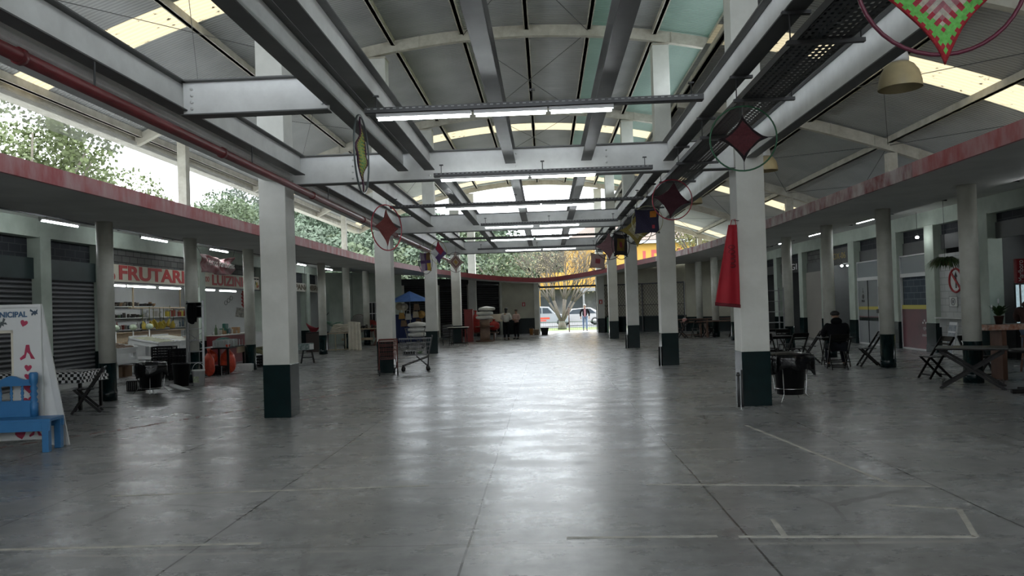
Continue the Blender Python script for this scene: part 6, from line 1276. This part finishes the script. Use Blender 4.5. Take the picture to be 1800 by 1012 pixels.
t = thing('linen_drape', 'long cream linen cloth hanging down the right end of the linen pile', 'cloth', (-8.75, 34.15, .02), .25); m = MB(); m.grid(24, 20, lambda u, v: (-.25+.55*u*(1+.06*(1-v)), -.42-.03*math.sin(u*24)*(1-.5*v)-.06*(1-v), 1.25*v+.02*math.sin(u*5))); m.grid(24, 6, lambda u, v: (-.25+.55*u, -.42+.5*v, 1.25+.02*math.sin(u*5)+.01*math.sin(v*8))); m.build('cloth', LINEN, t, solid=.012)
t = thing('picnic_table', 'brown trestle picnic table with a light edge behind the linen pile', 'table', (-9.4, 38.6, 0)); m = MB(); m.box(-1.2, 1.3, -.4, .4, .84, .89); m.build('table_top', PWOOD, t); m = MB(); m.box(-1.0, .6, -.45, -.41, .30, .42); m.build('side_bench', PWOOD, t)
for x in (-.8, .75): m = MB(); m.bar((x-.2, -.05, 0), (x, 0, .45), .2, .08); m.bar((x+.2, .05, 0), (x, 0, .45), .2, .08); m.box(x-.14, x+.14, -.05, .05, .4, .84); m.build('trestle_leg', BWOOD, t)
row(['pan', 'jar', 'pot'], [8, 2, 0, 7], 38.6, -10.2, -8.4, .89, 12, 'small %s on the picnic table behind the linen pile', 'goods on the picnic table', axis='x', seed=80)
def hammock(lab, a, b, sag, mt, w_=.55):
    t = thing('hammock', lab, 'hammock', (0, 0, 0)); A = Vector(a); B_ = Vector(b); m = MB()
    def f(u, v): p = A.lerp(B_, u); p.z -= sag*4*u*(1-u); q = w_*math.sin(PI*u)**.6*(v-.5); return (p.x+q*.2, p.y+q*.5, p.z+abs(v-.5)*.5*math.sin(PI*u)+.02*math.sin(v*25))
    m.grid(20, 10, f); m.build('hammock_cloth', mt, t, solid=.01); m = MB(); m.tube([A, (A.x, A.y, 4.2)], .008, 5); m.tube([B_, (B_.x, B_.y, 3.85)], .008, 5); m.build('hammock_rope', WIRE, t); return t
hammock('dark green hammock hung between two left columns', (-10.6, 35.5, 1.45), (-9.35, 36.4, 1.5), .45, mat('green_hammock_cloth', (.05, .16, .10), .8, 0, .6, 6, (.35, .42, .36))); hammock('dark red hammock hanging beside the green one', (-10.95, 34.2, 1.3), (-10.4, 34.4, 1.1), .35, mat('red_hammock_cloth', (.22, .02, .03), .8), .4)
t = thing('dark_crate_stack', 'dark wooden chest behind the sixth left column', 'chest', (-10.3, 33.8, 0)); m = MB(); m.box(-.45, .4, -.3, .3, 0, .85); m.build('chest_body', mat('dark_chest_wood', (.045, .03, .025), .6), t); m = MB(); m.box(-.47, .42, -.32, .32, .85, .89); m.build('chest_lid', DWOOD, t)
for x, y, r, z, c, lab in ((-10.5, 42.2, .5, 1.1, (.35, .34, .31), 'pale round wicker tray standing against the mint far wall'), (-9.8, 42.2, .32, .95, (.35, .04, .03), 'red round tray standing beside the pale wicker tray')):
    t = thing('round_tray', lab, 'tray', (x, y, 0)); m = MB(); m.tube([(0, -.02, z), (0, .02, z)], r, 24); m.build('tray_face', mat('tray_face_%d' % int(c[1]*100), c, .7, 0, .3, 20), t); m = MB(); m.tube([(r*math.cos(2*PI*i/24), 0, z+r*math.sin(2*PI*i/24)) for i in range(24)], .02, 6, closed=True); m.box(-.02, .02, .0, .04, 0, z-r*.7); m.build('tray_rim', BWOOD, t)
sack('dark red bundle on the floor by the mint far wall', -8.9, 41.0, .0, .5, 1.5, REDS, 90, name='cloth_bundle', cat='bundle')
t = thing('barred_window', 'small barred window in the mint far wall behind the columns', 'window', (-9.6, 43.5, 1.7), math.atan2(3.1, 3.9)); m = MB(); m.box(-.7, .7, -.04, .0, -.55, .55); m.build('dark_pane', DARKWALL, t); m = MB()
for k in range(8): m.box(-.7+.2*k-.012, -.7+.2*k+.012, -.07, -.04, -.55, .55)
m.box(-.72, .72, -.07, -.03, .53, .58); m.box(-.72, .72, -.07, -.03, -.1, -.06); m.build('window_bars', ALU, t)
# mint door standing open in the left row
t = thing('mint_door', 'tall pale green door leaf standing open in the left shop row', 'door', (LX+.3, 41.0-.6, 0), math.radians(-35)); m = MB(); m.box(-.45, .45, -.03, .03, .0, 2.75); m.build('door_leaf', mat('mint_door_paint', (.36, .42, .37), .5, 0, .1, 2), t, bevel=.006); m = MB(); m.bar((-.4, -.05, 1.2), (.4, -.05, 1.75), .02, .03); m.build('handrail', DSTEEL, t)
# blue umbrella and craft stall
UMB = mat('blue_umbrella_cloth', (.12, .25, .62), .6, 0, .2, 2)
t = thing('market_umbrella', 'blue market umbrella over the craft stall between the left pillars', 'umbrella', (-7.2, 40.0, 0)); m = MB(); n = 8; top = (0, 0, 2.75); vs = [top]+[(1.2*math.cos(2*PI*k/n+.2), 1.1*math.sin(2*PI*k/n+.2), 2.2) for k in range(n)]
m.add(vs, [(0, 1+k, 1+(k+1) % n) for k in range(n)]); m.build('canopy', UMB, t, solid=.01); m = MB(); m.tube([(0, 0, 0), (0, 0, 2.75)], .025, 8); m.lathe([(.25, 0), (.25, .06)], n=16); m.build('pole', STEEL, t)
for k in range(8): m = MB(); a = 2*PI*k/n+.2; m.tube([(0, 0, 2.70), (1.18*math.cos(a), 1.08*math.sin(a), 2.18)], .008, 4); m.build('rib', STEEL, t)
t = thing('craft_stall', 'dark blue draped craft stall under the blue umbrella', 'stall', (-7.7, 40.6, 0)); m = MB(); m.grid(30, 10, lambda u, v: (-1.3+2.4*u, -.5-.04*math.sin(u*50), .02+1.5*v)); m.grid(30, 4, lambda u, v: (-1.3+2.4*u, -.5+.9*v, 1.52)); m.build('stall_cloth', mat('navy_stall_cloth', (.012, .025, .09), .8), t, solid=.02)
m = MB(); m.box(-1.2, 1.0, -.3, .3, 0, 1.46); m.build('stall_frame', DWOOD, t)
HC = [(.42, .36, .26), (.55, .50, .40), (.20, .13, .08), (.38, .22, .06), (.5, .5, .48), (.08, .05, .03)]
for k, (x, z, c, kind) in enumerate([(-7.75, 1.95, 0, 'hat'), (-7.5, 1.92, 1, 'hat'), (-7.65, 1.5, 3, 'bag'), (-7.3, 1.45, 4, 'bag'), (-7.55, 1.1, 2, 'bag'), (-6.85, 1.95, 2, 'bag'), (-6.9, 1.55, 0, 'bag'), (-6.6, 1.5, 3, 'hat'), (-6.75, 1.15, 5, 'bag'), (-8.3, 1.6, 0, 'bag')]):
    nm = ['left pale', 'large cream', 'ochre', 'white', 'dark brown', 'tangled brown', 'beige', 'tan', 'black', 'leftmost beige'][k]
    t = thing('straw_hat' if kind == 'hat' else 'woven_bag', '%s %s hanging on the craft stall under the blue umbrella' % (nm, 'straw hat' if kind == 'hat' else 'woven bag'), kind, (x, 39.95, z)); mt_ = mat('straw_%d' % c, HC[c], .85, 0, .3, 25)
    m = MB()
    if kind == 'hat': T = Matrix.Rotation(PI/2-.25, 4, 'X'); m.lathe([(.21, 0), (.2, .015), (.11, .02), (.105, .10), (.06, .13), (0, .13)], n=24, cap=False, T=T); m.build('hat_body', mt_, t); m = MB(); m.lathe([(.115, .02), (.115, .045)], n=20, cap=False, T=T); m.build('hat_band', DWOOD, t)
    else: m.add([(-.13, -.05, .12), (.13, -.05, .12), (.19, -.05, -.2), (-.16, -.05, -.22), (-.13, .05, .12), (.13, .05, .12), (.19, .05, -.2), (-.16, .05, -.22)], [(0, 3, 2, 1), (4, 5, 6, 7), (0, 1, 5, 4), (1, 2, 6, 5), (2, 3, 7, 6), (3, 0, 4, 7)]); m.build('bag_body', mt_, t, bevel=.02); m = MB(); m.tube([(-.1, 0, .12), (-.05, 0, .30), (.05, 0, .30), (.1, 0, .12)], .01, 5); m.build('strap', mt_, t)
# floor drain plate near the nearest right pillar
m = MB(); m.box(2.35, 3.0, 11.95, 12.4, .0, .006); m.tube([(2.35, 12.4, .008), (3.0, 12.4, .008)], .006, 4); m.tube([(2.35, 11.95, .008), (3.0, 11.95, .008)], .006, 4); m.tube([(2.35, 11.95, .008), (2.35, 12.4, .008)], .006, 4); tag(m.build('floor_hatch', mat('dull_floor_plate', (.2, .2, .19), .5, 0, .2, 4)), 'flat rectangular floor hatch beside the foot of the nearest right pillar', 'hatch')
# faded red painted line across the floor on the left
m = MB(); random.seed(12); RP = mat('worn_red_floor_paint', (.24, .13, .12), .6)
for k in range(150):
    s_ = k/149; x = -7.6+3.9*s_**.9; y = 10.2+7.2*s_; 
    if random.random() < .75: m.cb(x+random.uniform(-.05, .05), y, .003, random.uniform(.03, .1), random.uniform(.02, .06), .003, rz=random.uniform(0, 3))
tag(m.build('red_floor_marks', RP), None, None, None, 'structure')
# taped outline on the floor at the lower right
TAPE = mat('pale_tape_residue', (.50, .49, .44), .7, 0, .35, 6)
m = MB()
for a, b in (((1.35, 5.62), (2.98, 5.52)), ((2.98, 5.52), (3.25, 6.25)), ((3.25, 6.25), (2.75, 6.4)), ((1.68, 5.62), (1.72, 6.05)), ((.1, 5.66), (1.2, 5.64)), ((3.4, 7.0), (.9, 7.28)), ((3.1, 7.1), (2.7, 10.6)), ((-4.3, 7.25), (-1.2, 7.42)), ((-4.5, 5.6), (-2.2, 5.66))): m.bar(a+(.002,), b+(.002,), .045, .002)
tag(m.build('tape_marks', TAPE), None, None, None, 'structure')
# ================================================================ outside: street, tree, vehicles, building, hill
BARK = mat('pale_grey_bark', (.15, .13, .105), .85, 0, .3, 8); LEAFS = [mat('foliage_%d' % i, c, .7, 0, .35, .9, None, 0) for i, c in enumerate([(.075, .105, .05), (.075, .11, .068), (.10, .125, .048), (.13, .125, .035)])]
def crown(n, R_, sc, seed, s0=.28, clusters=14):
    random.seed(seed); m = MB(); cs = []
    for _ in range(clusters):
        while True:
            p = Vector((random.uniform(-1, 1), random.uniform(-1, 1), random.uniform(-1, 1)))
            if .35 < p.length < 1: break
        cs.append((p*.72, random.uniform(.28, .5)))
    vs = []; fs = []
    for i in range(n):
        c, r = random.choice(cs); d = Vector((random.gauss(0, 1), random.gauss(0, 1), random.gauss(0, 1))).normalized()*r*random.uniform(.6, 1); p = (c+d)*R_
        p = Vector((p.x*sc[0], p.y*sc[1], p.z*sc[2])); a = Vector((random.uniform(-1, 1), random.uniform(-1, 1), random.uniform(-1, 1))).normalized(); b = a.orthogonal().normalized(); s_ = s0*random.uniform(.6, 1.3); o = len(vs)
        vs += [p-a*s_*.5, p+b*s_*.3, p+a*s_*.5, p-b*s_*.3]; fs.append((o, o+1, o+2, o+3))
    m.add(vs, fs); return m
def tree(lab, loc, R_, sc, seed, lm, th, n=2200, s0=.4, tr=.3, grp=None, branches=7):
    t = thing('tree', lab, 'tree', loc, 0, grp); crown(n, R_, sc, seed, s0).build('crown', lm, t, loc=(0, 0, th)); m = MB(); m.tube([(0, 0, 0), (.1, 0, th*.5), (0, .1, th)], [tr, tr*.8, tr*.45], 8); random.seed(seed)
    for k in range(branches): a = 2*PI*k/branches; m.tube([(0, 0, th*.55), (R_*.35*math.cos(a), R_*.35*math.sin(a), th*.85), (R_*.6*math.cos(a), R_*.6*math.sin(a), th+R_*.15*sc[2])], [tr*.45, tr*.25, .04], 6)
    m.build('trunk', BARK, t); return t
T0 = tree('tall loose pale green tree seen above the left canopy, nearest the left edge', (-26.5, 38, 0), 5.6, (1, 1, 1.0), 1, LEAFS[2], 10.0, 11000, .27)
tree('airy tree left of the nearest left roof post, above the red fascia', (-26.5, 47, 0), 4.4, (1.4, 1, .8), 2, LEAFS[2], 7.9, 8000, .26)
tree('dense tree top right of the nearest left roof post, low above the red fascia', (-28.5, 60, 0), 4.8, (1.2, 1, .8), 3, LEAFS[0], 8.8, 8000, .28)
tree('airy tree seen just left of the nearest left pillar above the fascia', (-27.5, 72, 0), 5.2, (1.1, 1, .95), 4, LEAFS[1], 10.5, 8000, .30)
# hillside forest
HP = [crown(3400, 5.2, (1, 1, .85), 20+i, .62, 10) for i in range(3)]
hm = [h.build('forest_tree', LEAFS[(1, 0, 1)[i]]) for i, h in enumerate(HP)]
random.seed(31); cnt = 0
def hill_z(x, y):
    # ridge high at the left, low to the right
    return max(0, (y-95)*.34)*max(.12, min(.86, (30-x)/80))
hb = MB(); hb.grid(24, 16, lambda u, v: (-150+230*u, 92+110*v, hill_z(-150+230*u, 92+110*v)-.4)); struct('hillside', hb, LEAFS[1])
for i in range(170):
    y = 96+random.random()**.8*70; x = random.uniform(-.62*y, .02*y+2); o = hm[i % 3] if i < 3 else hm[i % 3].copy()
    if i >= 3: COL.objects.link(o)
    s_ = random.uniform(.8, 1.5); o.location = (x, y, hill_z(x, y)+2.6*s_); o.scale = (s_, s_, s_*random.uniform(.85, 1.2)); o.rotation_euler.z = random.uniform(0, 6)
    if random.random() < .14: pass
    tag(o, 'leafy tree in the dense forest on the hillside behind the market', 'tree', 'forest trees on the hillside')
# bare tree in front of the door with yellowish twigs
t = thing('bare_tree', 'spreading bare multi-stemmed tree with yellowish twigs right outside the far doorway', 'tree', (1.15, 56, 0)); random.seed(5); m = MB(); tw = MB()
def branch(p, d, L_, r, dep):
    q = p+d*L_; mid = p+d*L_*.5+Vector((random.uniform(-.1, .1), random.uniform(-.1, .1), .05))*L_*.4; m.tube([p, mid, q], [r, r*.85, r*.65], 6 if dep < 3 else 4)
    if dep >= 6: return
    for k in range(3 if dep < 4 else 3):
        nd = (d+Vector((random.uniform(-1, 1), random.uniform(-1, 1), random.uniform(-.15, .55)))*.62).normalized(); branch(q, nd, L_*random.uniform(.62, .85), r*.6, dep+1)
for a, tl in ((2.75, .62), (2.2, .5), (1.2, .25), (.4, .5), (.1, .62), (3.6, .4), (5.2, .4)):
    branch(Vector((0, 0, .45)), Vector((math.cos(a)*tl, math.sin(a)*tl*.6, 1)).normalized(), 1.8, .10, 1)
m.tube([(0, 0, 0), (0, 0, .3), (0, 0, .6)], [.34, .30, .22], 10); m.build('trunk_and_branches', BARK, t)
crown(1800, 3.9, (1.15, .8, .72), 44, .10, 26).build('twig_leaves', mat('yellowish_twigs', (.34, .29, .16), .8), t, loc=(.3, 0, 5.2))
# post, low fence
t = thing('door_post', 'single brown post standing in the middle of the far doorway opening', 'post', (1.5, 50.2, 0)); m = MB(); m.tube([(0, 0, 0), (0, 0, 1.62)], .035, 8); m.lathe([(.06, 0), (.06, .02)], n=12); m.build('post_shaft', mat('rusty_brown_steel', (.09, .04, .02), .6), t); m = MB(); m.sph((0, 0, 1.64), .05, 8, 6); m.build('post_knob', DSTEEL, t)
t = thing('low_fence', 'low green metal fence along the grass outside the doorway', 'fence', (0, 55.0, 0)); m = MB(); m.box(-14, 16, -.02, .02, .55, .58); m.box(-14, 16, -.02, .02, .12, .15); m.build('rail', mat('dull_green_fence', (.10, .15, .11), .6), t); m = MB()
for k in range(200): m.box(-14+.15*k, -13.985+.15*k, -.01, .01, 0, .6)
tag(m.build('picket', mat('dull_green_fence'), t) if False else m.build('picket', MATS['dull_green_fence'], t), None, None, None, 'stuff')
# vehicles
def car(lab, x, y, rz, paint, prof, wbase, L_, W_=1.75, stripe=None, name='car', glassp=None, wr=.33):
    t = thing(name, lab, 'car' if name == 'car' else 'van', (x, y, 0), rz); m = MB(); h = W_/2; n = len(prof)
    for s_ in (-1, 1): pass
    vs = [(px, -h*(1-.12*max(0, pz-.9)), pz) for px, pz in prof]+[(px, h*(1-.12*max(0, pz-.9)), pz) for px, pz in prof]
    m.add(vs, [tuple(range(n))[::-1], tuple(range(n, 2*n))]+[(i, (i+1) % n, n+(i+1) % n, n+i) for i in range(n)]); m.build('car_body', paint, t, bevel=.04)
    GL = mat('dark_car_glass', (.04, .05, .06), .08)
    for s_ in (-1, 1):
        for gp in glassp: m = MB(); vv = [(px, s_*(h*(1-.12*max(0, pz-.9))+.006), pz) for px, pz in gp]; m.add(vv, [tuple(range(len(gp)))] if s_ < 0 else [tuple(range(len(gp)))[::-1]]); m.build('side_window', GL, t, solid=.01)
    for px in wbase:
        for s_ in (-1, 1): m = MB(); m.tube([(px, s_*(h-.18), wr), (px, s_*(h+.01), wr)], wr, 18); wo_ = m.build('wheel', BLACK, t); m = MB(); m.tube([(px, s_*(h+.005), wr), (px, s_*(h+.02), wr)], wr*.6, 14); m.build('hubcap', STEEL, wo_)
    if stripe:
        m = MB()
        for s_ in (-1, 1): m.box(stripe[0], stripe[1], s_*(h+.005)-.003, s_*(h+.005)+.003, .62, .78); m.box(stripe[0]+.2, stripe[1]-.3, s_*(h+.005)-.003, s_*(h+.005)+.003, .45, .56)
        m.build('red_stripe', mat('red_orange_vinyl', (.45, .06, .03), .4), t)
    m = MB(); m.box(L_/2-.03, L_/2+.01, -h+.15, -h+.45, .6, .75); m.box(L_/2-.03, L_/2+.01, h-.45, h-.15, .6, .75); m.build('headlamp', CHROME, t)
    return t
car('silver and white utility vehicle with red side stripes parked left outside the doorway', -.3, 66, 0, mat('silver_grey_car_paint', (.28, .30, .32), .3, .3), [(-2.2, .3), (2.3, .3), (2.35, .75), (1.75, .98), (1.05, 1.12), (.55, 1.68), (-1.9, 1.78), (-2.2, 1.1)], (-1.4, 1.55), 4.6, stripe=(-2.1, .6), name='van', glassp=[[(.0, 1.12), (.85, 1.12), (.45, 1.58), (.0, 1.6)], [(-.9, 1.12), (-.1, 1.12), (-.1, 1.6), (-.9, 1.62)]])
car('pale grey hatchback parked behind the bare tree outside the doorway', 3.0, 67.5, PI, mat('light_grey_car_paint', (.36, .36, .37), .3, .3), [(-2.0, .28), (2.1, .28), (2.15, .7), (1.4, .92), (.75, 1.42), (-.9, 1.5), (-1.75, 1.05), (-2.05, .9)], (-1.25, 1.3), 4.2, glassp=[[(-.1, .98), (1.1, .98), (.65, 1.36), (-.1, 1.42)], [(-1.4, 1.0), (-.2, .98), (-.2, 1.42), (-.85, 1.42)]])
car('white car parked at the left edge of the doorway view', -4.2, 69, 0, mat('white_car_paint', (.55, .55, .55), .3), [(-2.0, .28), (2.1, .28), (2.15, .7), (1.4, .92), (.75, 1.42), (-.9, 1.5), (-1.75, 1.05), (-2.05, .9)], (-1.25, 1.3), 4.2, glassp=[[(-.1, .98), (1.1, .98), (.65, 1.36), (-.1, 1.42)]])
car('white car with dark wheels parked at the right edge of the doorway view', 6.0, 71, 0, mat('white_car_paint'), [(-2.0, .28), (2.1, .28), (2.15, .7), (1.4, .92), (.75, 1.42), (-.9, 1.5), (-1.75, 1.05), (-2.05, .9)], (-1.25, 1.3), 4.2, glassp=[[(-.1, .98), (1.1, .98), (.65, 1.36), (-.1, 1.42)]]) if False else None
# yellow building
YB = mat('yellow_building_paint', (.42, .24, .035), .7, 0, .1, .8); REDF = mat('faded_red_wall_lettering', (.34, .055, .05), .7); RT = stripe_mat('brown_tile_roof', (.22, .16, .13), (.12, .09, .075), .5, 1, .8, 0, .8, .05, .3)
t = thing('yellow_building', 'large yellow building with faded red letters and a tiled roof across the street', 'building', (0, 0, 0))
m = MB(); m.box(2.6, 22, 90, 104, 3.6, 8.9); m.build('wall', YB, t); m = MB(); m.box(2.2, 22.5, 89.3, 90, 8.75, 9.1); m.build('gutter', mat('pale_grey_gutter', (.42, .43, .43), .5), t)
m = MB(); m.add([(2.2, 89.3, 9.1), (22.5, 89.3, 9.1), (22.5, 97, 12.2), (6.5, 97, 12.2), (2.2, 104, 9.1), (22.5, 104, 9.1)], [(0, 1, 2, 3), (3, 2, 5, 4), (0, 3, 4)]); m.build('roof', RT, t, solid=.15)
m = MB(); y = 89.97
def st(x0, x1, z0, z1): m.box(x0, x1, y, 90.0, z0, z1)
for x in (10.6, 11.6): st(x, x+.34, 5.4, 7.9)
st(10.6, 11.9, 5.4, 5.8)
st(12.6, 14.3, 7.6, 8.0); st(13.95, 14.3, 5.4, 7.6); st(12.6, 12.9, 6.9, 7.6); st(12.9, 13.9, 6.5, 6.8)
for x in (14.9, 15.7): st(x, x+.34, 5.4, 8.1)
m.add([(17.6, 89.96, 6.0), (18.9, 89.96, 6.0), (19.3, 89.96, 7.6), (18.7, 89.96, 8.2)], [(0, 1, 2, 3)]); m.build('red_wall_lettering', REDF, t)
m = MB(); m.box(-12, 22, 92, 104, 0, 3.7); m.build('ground_floor_wall', mat('grey_shop_wall', (.20, .20, .20), .7, 0, .4, .5, (.08, .08, .09)), t)
m = MB(); m.box(-1.4, -.6, 84, 84.5, 0, 4.3); m.box(-12, -.6, 84, 84.6, 3.6, 4.3); m.build('yellow_portal', YB, t)
m = MB(); m.box(-.6, 4.6, 88, 92, 3.7, 5.6); m.build('yellow_upper_wall', YB, t)
m = MB(); m.box(4.0, 14, 86, 90.0, 3.3, 3.7); 
for x in (4.2, 8.0, 12): m.box(x, x+.2, 86, 86.2, 0, 3.3)
m.build('porch', mat('grey_porch_steel', (.16, .16, .165), .5), t)
for k in range(5): m = MB(); m.box(-10+3.1*k, -8+3.1*k, 91.9, 92.02, .9, 2.9); m.build('window', mat('dark_shop_window', (.05, .06, .07), .2), t)
tree('yellow green tree seen between the pillars at the right under the roof', (14.5, 73, 0), 4.6, (1, 1, 1), 61, LEAFS[3], 9.0, 8000, .25)
tree('dense green tree behind the bare tree, left of the yellow building', (-5.5, 88, 0), 5.5, (1.3, 1, .9), 62, LEAFS[0], 7.0, 2600, .5)
